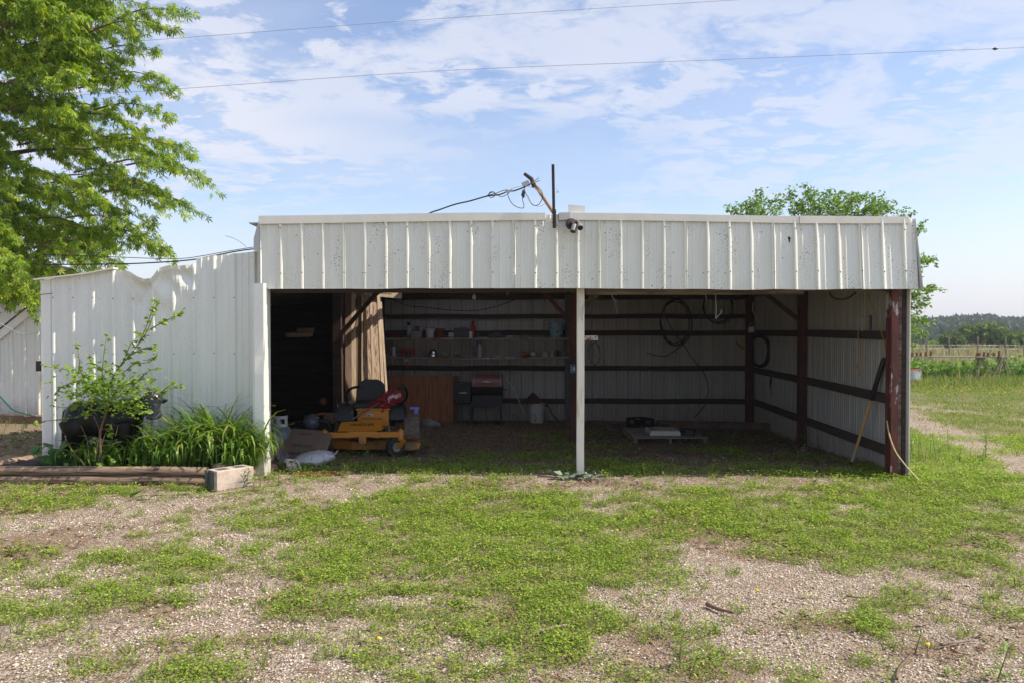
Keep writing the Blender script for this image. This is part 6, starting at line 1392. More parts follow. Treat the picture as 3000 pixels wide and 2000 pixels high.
# --- tree behind the right end of the shed
def small_tree(name, label, base, tipsD, Y, fill, m, lt, lsz, nl, group=None, trunk=.16, hubz=2.2):
    b = Vector((base[0], base[1], float(gz(*base)) - .05)); t = thing(name, label, 'tree', b, 0, group); B = np.array(b)
    E = [np.array(D(x, y, Y + rng.uniform(-1.2, 1.2))) for x, y in tipsD] + list(fill)
    P, Dd, TWs, mb = [], [], [], MB()
    for e in E:
        hub = B + np.array([0, 0, hubz + .45 * max(0, e[2] - 3)]); v = hub - e; v /= np.linalg.norm(v) + 1e-6; s = e + v * lt * 2.6
        a, d_, c, ax_ = spray(s, e, 9, nl, lt, -.05); P += a; Dd += d_; mb.tube([Vector(q - B) for q in ax_], [.014, .012, .01, .008, .006, .004], 4, cap=False)
        for (b_, m_, t_) in c[::2]: mb.tube([Vector(b_ - B), Vector(t_ - B)], [.005, .002], 3, cap=False)
    P = np.array(P); o = leaves('crown', m, P - B, np.array(Dd), rng.uniform(.7, 1.2, len(P)) * lsz, t, LEAF_T, LEAF_F, .3); o['kind'] = 'stuff'
    tag(mb.build('twigs', M_twig, t), kind='stuff')
    MB().tube([(0, 0, 0), (.05, 0, hubz * .6), (.0, .05, hubz), (0, 0, hubz + 1.2)], [trunk, trunk * .8, trunk * .6, trunk * .3], 9).build('trunk', M_bark, t, smooth=True)
    for k in range(6):
        e = E[int(rng.integers(0, len(E)))]; MB().tube(bez((0, 0, hubz * (.5 + .08 * k)), Vector((e - B) * .5) + Vector((0, 0, .4)), Vector((e - B) * .85), 7), [trunk * .5, trunk * .4, trunk * .3, trunk * .22, trunk * .15, trunk * .1, .02], 6).build('limb', M_bark, t, smooth=True)
    return t
topL = [(1678, 488), (1690, 482), (1705, 482), (1722, 485), (1740, 452), (1745, 460), (1758, 470), (1772, 468), (1786, 464), (1792, 476), (1730, 475), (1715, 478), (1750, 484)]
topR = [(1820, 448), (1812, 462), (1826, 470), (1838, 478), (1853, 440), (1860, 450), (1872, 458), (1880, 468), (1895, 456), (1910, 455), (1925, 458), (1938, 462), (1955, 455), (1962, 465), (1975, 462), (1985, 462), (2003, 468), (2010, 478), (2025, 478), (2035, 485), (2048, 484), (1845, 486), (1900, 480), (1940, 482), (1980, 484), (1868, 475), (1915, 470)]
rgt = [(2085, 494), (2108, 528), (2112, 533), (2130, 598), (2138, 603), (2122, 605), (2106, 610), (2132, 662), (2140, 668), (2128, 675), (2110, 690), (2122, 700), (2105, 715), (2112, 735), (2122, 742), (2108, 760), (2095, 775), (2108, 770), (2090, 790), (2095, 700), (2090, 740), (2088, 660), (2098, 680)]
f1 = [np.array([rng.uniform(4.8, 5.8), rng.uniform(18.8, 21.2), rng.uniform(2.4, 4.2)]) for _ in range(26)]
f2 = [np.array([rng.normal(7.2, 1.1), rng.uniform(18.4, 22), rng.uniform(1.0, 4.6)]) for _ in range(95)]
f2 = [q for q in f2 if 6.1 < q[0] < 9.2]
small_tree('young_tree', 'smaller leafy tree showing above the fascia, left of the larger green tree', (5.3, 20.0), topL, 20, f1, C_light, .34, .085, 14)
small_tree('broad_tree', 'bushy green tree behind the right end of the shed, its side branches past the fascia', (7.0, 20.0), topR + rgt, 20, f2, C_light, .38, .09, 14)
# --- trees at the field edge and the wooded hill beyond
def far_tree(name, label, x, y, h, w, m, seed, n_=1500, cat='tree', group=None, low=.12, ls=.5):
    r_ = np.random.default_rng(seed); b = Vector((x, y, float(gz(x, y)) - .1)); t = thing(name, label, cat, b, 0, group)
    c = [(r_.uniform(-.42, .42) * w, r_.uniform(-.3, .3) * w, h * r_.uniform(low + .12, .80), w * r_.uniform(.18, .32)) for _ in range(11)]
    P = []
    for i in range(n_):
        q = c[r_.integers(0, len(c))]; d = rand_dirs(1)[0]; rad = q[3] * r_.uniform(.65, 1.05); P.append((q[0] + d[0] * rad, q[1] + d[1] * rad, min(h, max(low * h, q[2] + d[2] * rad * .85))))
    P = np.array(P); o = mass('crown', LEAF_T, LEAF_F, P, frames(rand_dirs(n_), rand_dirs(n_, 0, 1)), r_.uniform(.7, 1.3, n_) * ls, m, t); o['kind'] = 'stuff'
    MB().tube([(0, 0, 0), (.1, 0, h * .35), (0, .1, h * .6)], [w * .045, w * .03, w * .012], 7).build('trunk', M_bark, t, smooth=True); return t
Ym = 74
def wx(dx, Y): return D(dx, 760, Y).x
mids = [(2190, 767, 24, 'low dark shrubby tree at the left of the field edge'), (2222, 765, 26, 'rounded shrubby tree, second from the left at the field edge'), (2262, 745, 34, 'tallest bushy tree at the field edge beyond the sawhorse'), (2300, 757, 30, 'bushy tree just right of the tallest one at the field edge'),
        (2332, 770, 26, 'low bushy tree near the right frame edge beyond the field'), (2372, 762, 34, 'bushy tree cut by the right frame edge'), (2158, 788, 16, 'pale low willow-like bush at the far left of the field edge'), (2440, 755, 40, 'bushy tree past the right frame edge')]
for i, (dx, dy, wd, lab) in enumerate(mids):
    Y = Ym + (i * 7) % 9; c = D(dx, dy, Y); g = float(gz(c.x, Y)); w = wd * 2.1 * K * Y / F
    far_tree('field_tree' if 'bush at' not in lab else 'field_bush', lab, c.x, Y, c.z - g, w, C_mid if i != 6 else C_tall, 40 + i, 2600, low=.03, ls=.42)
# the wood on the hill, one mass
P = []; S = []
for dx in np.arange(2030, 2520, 5.5):
    for row in range(4):
        Y = 190 + row * 28 + rng.uniform(-6, 6); top_d = np.interp(dx, [2030, 2110, 2160, 2210, 2240, 2270, 2300, 2330, 2360, 2420, 2520], [748, 738, 731, 730, 727, 729, 735, 733, 736, 730, 742]) + (3 - row) * 9 + rng.uniform(-4, 1.5)
        c = D(dx + rng.uniform(-3, 3), top_d, Y); w = rng.uniform(3.0, 5.5); hgt = rng.uniform(6, 9)
        n_ = 330; d = rand_dirs(n_); q = np.array([c.x, Y, c.z - w * .8]) + d * np.array([w, w, w * .8]) * rng.uniform(.8, 1.0, (n_, 1)); P.append(q)
        n_ = 110; q = np.array([c.x, Y, c.z - w * .8]) + np.stack([rng.uniform(-w, w, n_), rng.uniform(-1, 1, n_), -rng.uniform(0, hgt, n_)], 1); P.append(q)
P = np.concatenate(P); n_ = len(P)
tag(mass('hillside_woods', LEAF_T, LEAF_F, P, frames(rand_dirs(n_), rand_dirs(n_, 0, 1)), rng.uniform(.9, 1.9, n_), C_far), 'dark blue-green woods along the low hill beyond the field', 'woods', kind='stuff')
# more wood far behind, out of the shed's shadow on the left, seen only past its ends
# ================================================================== the field on the right
BL_T = [(-.5, 0, 0), (.5, 0, 0), (.35, .55, .06), (-.35, .55, .06), (0, 1, .22)]
BL_F3 = [(0, 1, 2), (0, 2, 3), (3, 2, 4)]
def blades(name, m, X_, Y_, h, w, lean=.5, label=None, cat=None, z=None, parent=None):
    n_ = len(X_); Zg = gz(X_, Y_) if z is None else z; P = np.stack([X_, Y_, Zg - .004], 1)
    d = np.stack([rng.normal(0, lean, n_), rng.normal(0, lean, n_), np.ones(n_)], 1); up = rand_dirs(n_, -.3, .3)
    S = np.stack([w, h, h], 1); return tag(mass(name, BL_T, BL_F3, P, frames(d, up), S, m, parent), label, cat, kind='stuff')
n_ = 30000; y = 26.6 + 8 * rng.random(n_) ** 1.3; x = rng.uniform(6.0, 1.0 + y * .78, n_); 
k = fbm(x, y, .25, 3) > .36; x, y = x[k], y[k]
h_ = rng.uniform(.30, .72, len(x)) * (.35 + 1.3 * fbm(x, y, .55, 3, .6)); hh_ = h_ * 1.0
n2 = len(x); zz = gz(x, y) + h_ * rng.random(n2) ** .7
P = np.stack([x, y, zz], 1); tag(mass('tall_weeds', LEAF_T, LEAF_F, P, frames(rand_dirs(n2, -.2, 1), rand_dirs(n2, 0, 1)), rng.uniform(.09, .20, n2), C_tall), 'tall green weeds behind the sawhorse', 'weeds', kind='stuff')
n_ = 26000; y = rng.uniform(25.5, 84, n_) ; x = rng.uniform(6.0, 3 + y * .78, n_); dryw = np.clip((fbm(x, y, .12, 3) - .3) * 3, .15, 1)
k = rng.random(n_) < np.where(y < 38, .30, 1) * dryw; x, y = x[k], y[k]
blades('dry_grass', C_dry, x, y, rng.uniform(.40, .78, len(x)) * np.where(y > 45, .75, .95), rng.uniform(.03, .06, len(x)) * (.6 + y / 50), .22, 'dry tan grass heads across the field', 'grass')
n_ = 60000; y = 24 + 2.4 * rng.random(n_); x = rng.uniform(5.5, 21, n_); n_ = 14000; x, y = x[:n_], y[:n_]
blades('verge_grass', C_grass, x, y, rng.uniform(.15, .45, n_) * ss(23.9, 26, y) + .05, rng.uniform(.012, .03, n_), .35, 'longer grass fringe at the foot of the weeds', 'grass')
n_ = 900; x = rng.uniform(6, 20, n_); y = rng.uniform(21, 25.5, n_); tag(mass('yellow_flowers', LEAF_T, LEAF_F, np.stack([x, y, gz(x, y) + rng.uniform(.04, .14, n_)], 1), frames(rand_dirs(n_), rand_dirs(n_)), rng.uniform(.03, .055, n_), C_yel), 'scattered small yellow flowers in the mown grass', 'flowers', kind='stuff')
# sawhorses with the long pale board, stock tank, fence posts
Ys = 26.4; a = D(2060, 815.5, Ys); b = D(2320, 819, Ys); g_ = float(gz(a.x, Ys))
t = thing('trestle_board', 'long pale plank laid over sawhorses in front of the weeds', 'plank', a)
MB().beam((-2.2, 0, -.03), b - a + Vector((-.55, 0, 0)), .32, .045).build('board', M_paintedwood, t); MB().beam(b - a + Vector((-.7, 0, 0)), b - a, .09, .03).build('board_end', M_paintedwood, t)
for k, (dx, hgt) in enumerate(((2092, .12), (2102, .14), (2111, .14), (2123, .17), (2134, .22), (2240, .12), (2245, .1), (2256, .16), (2265, .14), (2279, .10), (2290, .24))):
    c = D(dx, 815, Ys); one(MB().box((0, 0, 0), (.045, .05, hgt)).box((0, 0, -hgt * .35), (.08, .07, .03)).tube([(0, 0, hgt * .3), (.06, 0, hgt * .35)], .01, 5), 'clamp', 'rusty clamp standing on the long plank, number ' + ('one', 'two', 'three', 'four', 'five')[k] + ' from the shed' if k < 5 else 'rusty clamp on the right half of the long plank, ' + ('leftmost', 'second', 'third', 'fourth', 'fifth', 'tallest')[k - 5], 'clamp', M_rustiron, c + Vector((0, -.1, .03)), group='clamps on the long plank')
for k, (l1, l2, top_) in enumerate((((2232, 868), (2290, 872), (2250, 819)), ((2280, 876), (2322, 876), (2300, 819)))):
    c = D(*top_, Ys); t = thing('sawhorse', ('weathered sawhorse under the plank, the one nearer the shed', 'weathered sawhorse at the far right end of the plank')[k], 'sawhorse', c)
    for (lx, ly) in (l1, l2):
        for dy in (-.25, .25):
            e = D(lx, ly, Ys); e = Vector((e.x + (.10 if dy > 0 else 0), Ys + dy, float(gz(e.x, Ys)))); MB().beam((0 if lx < top_[0] else .04, dy * .2, -.03), e - c, .03, .04, (0, 1, 0)).build('leg', M_deadwood, t)
    MB().beam((-.12, 0, -.05), (.16, 0, -.05), .08, .06).build('top_rail', M_deadwood, t)
c = D(2070, 873, 26); t = thing('stock_tank', 'galvanised stock tank with a red rim, half hidden by the shed corner', 'tub', Vector((c.x, 26, float(gz(c.x, 26)))))
xr_ = D(2112, 850, 26).x - c.x; MB().lathe([(xr_ * .97, .02), (xr_ * .985, .22), (xr_ * .97, .24), (xr_, .46), (xr_, .50), (xr_ * .96, .50), (xr_ * .94, .05), (0, .04)], n=36).build('tub', M_galv, t, smooth=40)
MB().lathe([(xr_ * .955, .50), (xr_ * .99, .515), (xr_ * .955, .53), (xr_ * .93, .515), (xr_ * .955, .50)], n=36).build('rim', M_red, t)
MB().lathe([(xr_ * 1.5, 0), (xr_ * 1.5, .02), (xr_ * .9, .04)], n=24).build('pad', mat('dark pad', (.08, .07, .06), .9), t)
for k, dx in enumerate((2128, 2180, 2246, 2310, 2352)):
    c = D(dx, 800, 52); one(MB().box((0, 0, .6), (.07, .07, 1.35)), 'fence_post', ('first', 'second', 'third', 'fourth', 'fifth')[k] + ' fence post from the shed, far across the field', 'fence post', M_deadwood, (c.x, 52, float(gz(c.x, 52))), group='fence posts across the field')
tag(MB().tube([D(2050, 791, 52), D(2400, 793, 52)], .012, 4).tube([D(2050, 799, 52), D(2400, 801, 52)], .012, 4).build('fence_wire', M_wire), 'two fence wires strung across the far field', 'fence wire')
# ================================================================== ground cover near the camera
def scatter(n_, x0, x1, y0, y1, dens):
    """candidates over the ground the camera's side of the yard covers, thinned by dens"""
    y = np.sqrt(rng.random(n_) * ((y1 + .4) ** 2 - (y0 + .4) ** 2) + (y0 + .4) ** 2) - .4; x = rng.uniform(-1, 1, n_) * (.72 * y + .5) - .0257 * y
    k = (x > x0) & (x < x1); x, y = x[k], y[k]; k = rng.random(len(x)) < dens(x, y); return x[k], y[k]
def vis(x, y): return (np.abs(x + .0257 * y) < .70 * y + .5)
def near_w(x, y): return np.clip(1.3 - y / 11, .25, 1)
clump = lambda x, y: np.clip((fbm(x, y, 5.5, 3, .6) - .34) * 3.2, 0, 1)
def cov(x, y): return np.clip(cover(x, y), 0, 1) * vis(x, y)
X1, Y1 = scatter(2500000, -7.5, 9, 2.5, 13.5, lambda x, y: cov(x, y) ** 1.3 * (.25 + .75 * clump(x, y)) * near_w(x, y) * 1.0)
big = 1 + np.clip(Y1 - 5, 0, 8) * .11
n_ = len(X1); zl = gz(X1, Y1) + (rng.random(n_) ** 1.4) * .034 * (1 + .6 * clump(X1, Y1)) * (1 + .3 * (Y1 > 8))
T4 = [(0, 0, 0), (.34, .45, .05), (0, 1, -.05), (-.34, .45, .05)]; F4 = [(0, 1, 2, 3)]
dd = rand_dirs(n_, -.15, .55)
tag(mass('ground_cover', T4, F4, np.stack([X1, Y1, zl + .004], 1), frames(dd, rand_dirs(n_, .5, 1) + np.array([0, 0, .6])), rng.uniform(.010, .021, n_) * big, C_cover), 'low clover and knotweed spreading over the gravel', 'ground cover', kind='stuff')
X2, Y2 = scatter(800000, -7.5, 9, 2.5, 13.5, lambda x, y: np.clip(cov(x, y) * .9 + .13 * vis(x, y) * (y < 8.6), 0, 1) ** 1.5 * np.clip((fbm(x + 40, y, 3.1, 3, .6) - .33) * 3, 0, 1) * near_w(x, y) * .6)
n_ = len(X2); b2 = 1 + np.clip(Y2 - 5, 0, 8) * .07
blades('short_grass', C_grass, X2, Y2, rng.uniform(.022, .065, n_) * b2, rng.uniform(.0022, .0042, n_) * b2 * 1.25, .75, 'thin short grass blades among the gravel', 'grass')
# lawn and track verge right of the shed
X3, Y3 = scatter(760000, 4.3, 19, 8.4, 26, lambda x, y: cover(x, y) * vis(x, y) * (.3 + .7 * np.clip((fbm(x, y, 1.6, 3) - .3) * 3, 0, 1)) * .62)
n_ = len(X3); mown = np.where((Y3 > 19.5) & (Y3 < 23), .55, 1.0)
tall_ = 1 + 2.2 * np.exp(-(((X3 - 4.9) / .8) ** 2 + ((Y3 - 11.5) / 1.6) ** 2)) + .5 * (fbm(X3, Y3, 1.2, 3) > .58)
blades('lawn_grass', C_grass, X3, Y3, rng.uniform(.03, .085, n_) * mown * tall_, rng.uniform(.006, .013, n_) * (.7 + Y3 / 26), .6, 'sunny grass beside and beyond the shed', 'grass')
# leaf litter and bark bits
X4, Y4 = scatter(130000, -7.5, 5, 3, 15.2, lambda x, y: np.clip(litter(x, y) - .15, 0, 1) * vis(x, y) * np.clip((fbm(x, y, 2.4, 3) - .25) * 2.5, 0, 1) * .75)
n_ = len(X4); dl = rand_dirs(n_, -.08, .25)
tag(mass('leaf_litter', T4, F4, np.stack([X4, Y4, gz(X4, Y4) + rng.random(n_) * .02 + .008], 1), frames(dl, rand_dirs(n_, .4, 1)), np.stack([rng.uniform(.012, .05, n_), rng.uniform(.02, .07, n_), rng.uniform(.02, .05, n_)], 1), C_litter), 'dry brown leaves and bark shreds on the dirt floor', 'leaf litter', kind='stuff')
# loose stones of the gravel
OT = [(-1, 0, 0), (1, 0, 0), (0, -1, 0), (0, 1, 0), (0, 0, .8), (.5, .5, .5), (-.5, .5, .45), (.5, -.55, .5), (-.5, -.5, .45)]
OF = [(4, 7, 5), (4, 5, 6), (4, 6, 8), (4, 8, 7), (1, 5, 7), (3, 6, 5), (0, 8, 6), (2, 7, 8), (1, 3, 5), (3, 0, 6), (0, 2, 8), (2, 1, 7)]
m, n, l, p = nodes('loose pale stones'); g = n.new('ShaderNodeNewGeometry'); r = n.new('ShaderNodeValToRGB')
r.color_ramp.elements[0].color = (.32, .25, .20, 1); r.color_ramp.elements[1].color = (.70, .62, .52, 1); e = r.color_ramp.elements.new(.4); e.color = (.52, .42, .33, 1); e = r.color_ramp.elements.new(.75); e.color = (.66, .57, .47, 1)
l.new(g.outputs['Random Per Island'], r.inputs[0]); l.new(r.outputs[0], p.inputs['Base Color']); p.inputs['Roughness'].default_value = .9
X5, Y5 = scatter(110000, -6, 7, 2.6, 9.5, lambda x, y: np.clip(1 - 1.25 * cover(x, y), 0, 1) * (1 - .8 * litter(x, y)) * vis(x, y) * np.clip(1.5 - y / 8, .12, 1) * .85)
n_ = len(X5)
tag(mass('loose_gravel', OT, OF, np.stack([X5, Y5, gz(X5, Y5) + rng.uniform(-.003, .006, n_)], 1), frames(rand_dirs(n_, -.35, .35), rand_dirs(n_, .6, 1)), np.stack([rng.uniform(.0035, .0085, n_), rng.uniform(.004, .0105, n_), rng.uniform(.0035, .007, n_)], 1) * (1 + .5 * (rng.random((n_, 1)) < .04)), m), 'pale loose gravel stones', 'gravel', kind='stuff')
X7, Y7 = scatter(230000, -6.5, 8, 2.6, 9.5, lambda x, y: vis(x, y) * np.clip((fbm(x + 60, y + 9, 2.2, 4, .65) - .38) * 3, .10, 1) * np.clip(1.4 - y / 9, .2, 1) * .42); n_ = len(X7)
tag(mass('dry_thatch', T4, F4, np.stack([X7, Y7, gz(X7, Y7) + rng.random(n_) * .02 + .008], 1), frames(rand_dirs(n_, -.12, .2), rand_dirs(n_, .4, 1)), np.stack([rng.uniform(.003, .012, n_), rng.uniform(.015, .055, n_), rng.uniform(.02, .04, n_)], 1), C_litter), 'dry stems and bits of dead grass strewn over the yard', 'thatch', kind='stuff')
# tufts: coarser grass clumps standing out of the low cover
tx, ty = scatter(5200, -6.5, 8, 2.7, 9.2, lambda x, y: vis(x, y) * (.22 + .5 * cover(x, y)) * .55)
k_ = 26; X8 = np.repeat(tx, k_) + rng.normal(0, .022, len(tx) * k_); Y8 = np.repeat(ty, k_) + rng.normal(0, .022, len(tx) * k_); n_ = len(X8)
blades('grass_tufts', C_grass, X8, Y8, np.repeat(rng.uniform(.04, .11, len(tx)), k_) * rng.uniform(.5, 1.1, n_), rng.uniform(.003, .0055, n_), .55, 'tufts of coarser grass in the gravel', 'grass')
# leafy upright weeds
def weed(pts, hs, name, label, m=C_weed, wd=.32, cat='weeds'):
    T = []; TF = []; mb = []
    P, Dd, S = [], [], []
    st = MB()
    for (x, y), h in zip(pts, hs):
        z0 = float(gz(x, y)); lean = rng.normal(0, .12, 2); nlv = int(7 + h * 46)
        for i in range(nlv):
            t = (i + 1) / nlv; c = np.array([x + lean[0] * h * t, y + lean[1] * h * t, z0 + h * t * .92]); a = i * 2.4 + rng.uniform(-.3, .3); el = .1 + .9 * t ** 2
            P.append(c); Dd.append((math.cos(a), math.sin(a), el)); S.append(h * rng.uniform(.34, .52) * (1 - .35 * t) if h < .2 else rng.uniform(.06, .10) * (1.1 - .4 * t))
        st.tube([(x, y, z0 - .01), (x + lean[0] * h, y + lean[1] * h, z0 + h * .92)], [.003 + h * .006, .002], 4, cap=False)
    P = np.array(P); Tn = [(0, 0, 0), (.13, .4, .03), (0, .4, 0), (-.13, .4, .03), (0, 1, -.08)]
    o = mass(name, Tn, LEAF_F, P, frames(np.array(Dd), np.tile([0, 0, 1.], (len(P), 1)) + rng.normal(0, .2, (len(P), 3))), np.array(S), m)
    tag(o, label, cat, kind='stuff'); tag(st.build('stems', M_twig, o), kind='stuff'); return o
pts = []; hs = []
for dx, dy, h in ((72,1120,.05),(130,1112,.06),(165,1108,.12),(190,1112,.07),(272,1105,.14),(342,1103,.16),(390,1105,.06),(420,1118,.05),(566,1118,.16),(586,1128,.14),(598,1120,.10),(640,1118,.13),(655,1110,.06),
                   (785,1098,.12),(800,1088,.10),(840,1070,.20),(862,1078,.14),(700,1062,.16),(715,1072,.10),(735,1058,.16),(745,1080,.12),(770,1082,.12),(820,1085,.10),(880,1090,.10),(930,1082,.14),(985,1070,.18),(990,1050,.14),(1040,1085,.10),(1110,1090,.08),(1200,1092,.08),
                   (1480,1094,.13),(1520,1090,.10),(1545,1088,.08),(1600,1084,.10),(1650,1080,.08),(1735,1078,.08),(1756,1072,.14),(1830,1074,.16),(1848,1068,.20),(1880,1086,.10),(1935,1090,.08),(2060,1092,.10),(2290,1560,.16),(2100,1500,.10),(1560,1530,.14),(520,1118,.07)): 
    q = GD(dx, dy); pts.append((q.x, q.y)); hs.append(h * 1.15)
weed(pts, hs, 'leafy_weeds', 'leafy upright weeds along the open front of the shed and the bed timbers')
pts = []; hs = []
for dx, h in ((962,.22),(978,.16),(1000,.12),(1060,.2),(1072,.22),(1085,.1),(1105,.14),(1120,.18),(1150,.1),(1172,.22),(1184,.26),(1196,.2),(1212,.14),(1232,.2),(1240,.12),(1258,.26),(1268,.18),(1276,.20),(1290,.14),(1020,.12),(1040,.16)):
    Y = 14.2 + rng.uniform(-.4, .3); x = D(dx, 960, Y).x; pts.append((x, Y)); hs.append(h * 1.1)
for _ in range(190):
    Y = 8.9 + 3.8 * rng.random() ** 1.4; x = rng.uniform(-2.0, 3.8); pts.append((x, Y)); hs.append(rng.uniform(.05, .13))
weed(pts, hs, 'shade_weeds', 'weeds growing in the shade on the floor of the shed', C_broad)
pts = [(4.7 + rng.normal(0, .35), rng.uniform(9.8, 12.6)) for _ in range(120)]; weed(pts, rng.uniform(.12, .42, 120), 'wall_weeds', 'bright weeds growing along the outside of the right wall')
pts = [(rng.uniform(-9.5, -5.15), rng.uniform(8.9, 13)) for _ in range(150)]; weed(pts, rng.uniform(.04, .16, 150), 'corner_weeds', 'small plants on the leaf litter left of the white corner')
# dandelions
for k, (dx, dy) in enumerate(((1417, 1231), (2130, 1502), (1738, 1373), (870, 1487))):
    q = GD(dx, dy); t = thing('dandelion', ('yellow dandelion in the green patch below the centre post', 'yellow dandelion at the lower right by the short stick', 'small yellow dandelion on the gravel right of the big stick', 'low yellow flower in the lower left weeds')[k], 'flower', q)
    mb = MB(); [mb.box((.006 * math.cos(a), .006 * math.sin(a), .05), (.010, .006, .004), (0, .3, a)) for a in [i * .6 for i in range(11)]]; mb.lathe([(0, .045), (.011, .05), (.009, .056), (0, .058)], n=10); mb.build('flower_head', M_yellow, t); MB().tube([(0, 0, -.005), (0, 0, .047)], .0015, 5).build('stem', M_twig, t)
# sticks
def stick(label, pd, r, m=M_deadwood):
    P_ = [GD(x, y) + Vector((0, 0, r + .012)) for x, y in pd]; q = smoothpath(P_, 4); n2 = len(q)
    rr = [r * (1 - .55 * i / n2) * (1 + .12 * math.sin(i * 1.9)) for i in range(n2)]; return tag(MB().tube(q, rr, 7).build('fallen_stick', m, None, True), label, 'stick')
stick('dark curved stick on the gravel right of the big green patch', [(1624, 1396), (1650, 1408), (1685, 1416)], .014, M_twig)
stick('pale barkless stick lying in the upper left of the green patch', [(1015, 1310), (1045, 1290), (1070, 1272), (1105, 1252)], .009)
stick('small pale twig just below the long barkless stick', [(975, 1335), (998, 1322), (1018, 1312)], .007)
stick('dark thin stick in the grass at the lower centre', [(995, 1440), (1005, 1455), (1020, 1480)], .006, M_twig)
stick('thick grey stick near the bottom centre of the green patch', [(1235, 1460), (1270, 1450), (1305, 1442)], .010)
stick('short brown stick in the middle of the green patch', [(1175, 1345), (1215, 1336)], .008, M_twig)
stick('bent pale root-like stick at the bottom right', [(2060, 1568), (2064, 1545), (2085, 1520), (2100, 1500)], .008, M_twig)
stick('thin straight stick on the gravel near the right, above the dandelion', [(1944, 1374), (1975, 1378), (2020, 1378)], .006, M_twig)
stick('long pale stick at the lower right, left of the bare patch', [(2160, 1488), (2200, 1482), (2245, 1478)], .008)
stick('dark crooked stick close to the fascia drip line, left of centre', [(1085, 1112), (1110, 1118), (1150, 1120)], .008, M_twig)
stick('dark stick beside the foot of the centre post', [(1235, 1096), (1280, 1100), (1310, 1106)], .009, M_twig)
stick('long thin stem lying from the foot of the centre post to the right', [(1345, 1102), (1400, 1104), (1440, 1098), (1465, 1090)], .006)
stick('thin stick at the right edge of the picture', [(2300, 1178), (2350, 1176)], .007)
stick('dry stalk crossing the gravel below the bed timbers', [(455, 1140), (530, 1132), (600, 1125), (655, 1118)], .004, mat('pale green stalk', (.32, .36, .16), .7))
X6, Y6 = scatter(2600, -6, 7, 3, 10.5, lambda x, y: vis(x, y) * .8); n_ = len(X6); TT = [(-.02, 0, 0), (.02, 0, 0), (.015, .5, .02), (.012, 1, 0), (-.012, 1, 0), (-.02, .5, .02)]
tag(mass('twig_litter', [(-.03, 0, 0), (.03, 0, 0), (.02, 1, 0), (-.02, 1, 0), (0, 0, .05), (0, 1, .035)], [(0, 1, 2, 3), (1, 2, 5, 4), (3, 0, 4, 5)], np.stack([X6, Y6, gz(X6, Y6) + .014], 1), frames(rand_dirs(n_, -.1, .1), np.tile([0, 0, 1.], (n_, 1))), rng.uniform(.03, .13, n_), M_twig), 'small broken twigs strewn over the gravel', 'twigs', kind='stuff')
# pale wilted plant by the centre post; big fallen leaves by the bed
q = GD(1318, 1100); n_ = 60; tag(mass('wilted_plant', LEAF_T, LEAF_F, np.array(q) + np.stack([rng.normal(0, .13, n_), rng.normal(0, .06, n_), rng.uniform(.01, .07, n_)], 1), frames(rand_dirs(n_, -.1, .4), rand_dirs(n_, .5, 1)), rng.uniform(.05, .11, n_), mat('pale grey green leaves', (.16, .22, .15), .7, var=.4)), 'grey-green wilted plant at the foot of the white centre post', 'plant', kind='stuff')
for k, (dx, dy) in enumerate(((318, 1148), (352, 1138), (298, 1150), (440, 1134), (232, 1142))):
    q = GD(dx, dy) + Vector((0, 0, .03)); tag(mass('fallen_leaf', [(x * 1.2, y, z) for x, y, z in LEAF_T], LEAF_F, np.array([[0, 0, 0.]]), frames(np.array([[1 - .4 * k, .3 - .15 * k, .15]]), np.array([[0, .2, 1.]])), np.array([.15]), C_broad), ('big limp leaf on the gravel below the bed', 'dark folded leaf right of the big limp one', 'pale underside of a big leaf, leftmost of the limp pair', 'dark green leaf lying below the middle of the timbers', 'small fallen leaf left of the limp leaves')[k], 'leaf').location = q
# ================================================================== plants in the bed
def ribbon_leaves(name, label, cx_, cy_, sx_, sy_, n_, hmin, hmax, m, lean, cat='plant', group=None, w=.011):
    t = thing(name, label, cat, (cx_, cy_, .12), 0, group); vs = []; fs = []
    for i in range(n_):
        bx = rng.normal(0, sx_); by = float(np.clip(rng.normal(0, sy_), -.25, .22)); L = rng.uniform(hmin, hmax); a = rng.uniform(0, 2 * math.pi); out = rng.uniform(.3, 1.25) * lean
        dx, dy = math.cos(a), math.sin(a) * .55; dx += bx / (sx_ + .01) * .35; nrm_ = math.hypot(dx, dy) + 1e-6; dx /= nrm_; dy /= nrm_; ww = w * rng.uniform(.7, 1.25); px_, py_ = -dy, dx
        o = len(vs); K_ = 7; x = bx; y = by; z = 0; el = 1.5 - out * .15
        for k in range(K_):
            t_ = k / (K_ - 1); wk = ww * (1 - t_ ** 2.2) * (.6 + .8 * min(1, t_ * 3))
            yy = min(y, 8.82 - cy_ - .01); vs.append((x + px_ * wk, yy + py_ * wk, z)); vs.append((x - px_ * wk, yy - py_ * wk, z + .002))
            st = L / (K_ - 1); x += math.cos(el) * dx * st; y += math.cos(el) * dy * st; z += math.sin(el) * st; el -= out * (.25 + 1.6 * t_) * .88; z = max(z, -.08)
        fs += [(o + 2 * k, o + 2 * k + 1, o + 2 * k + 3, o + 2 * k + 2) for k in range(K_ - 1)]
    mb = MB(); mb.add(vs, fs); tag(mb.build('leaves', m, t, smooth=True), kind='stuff'); return t
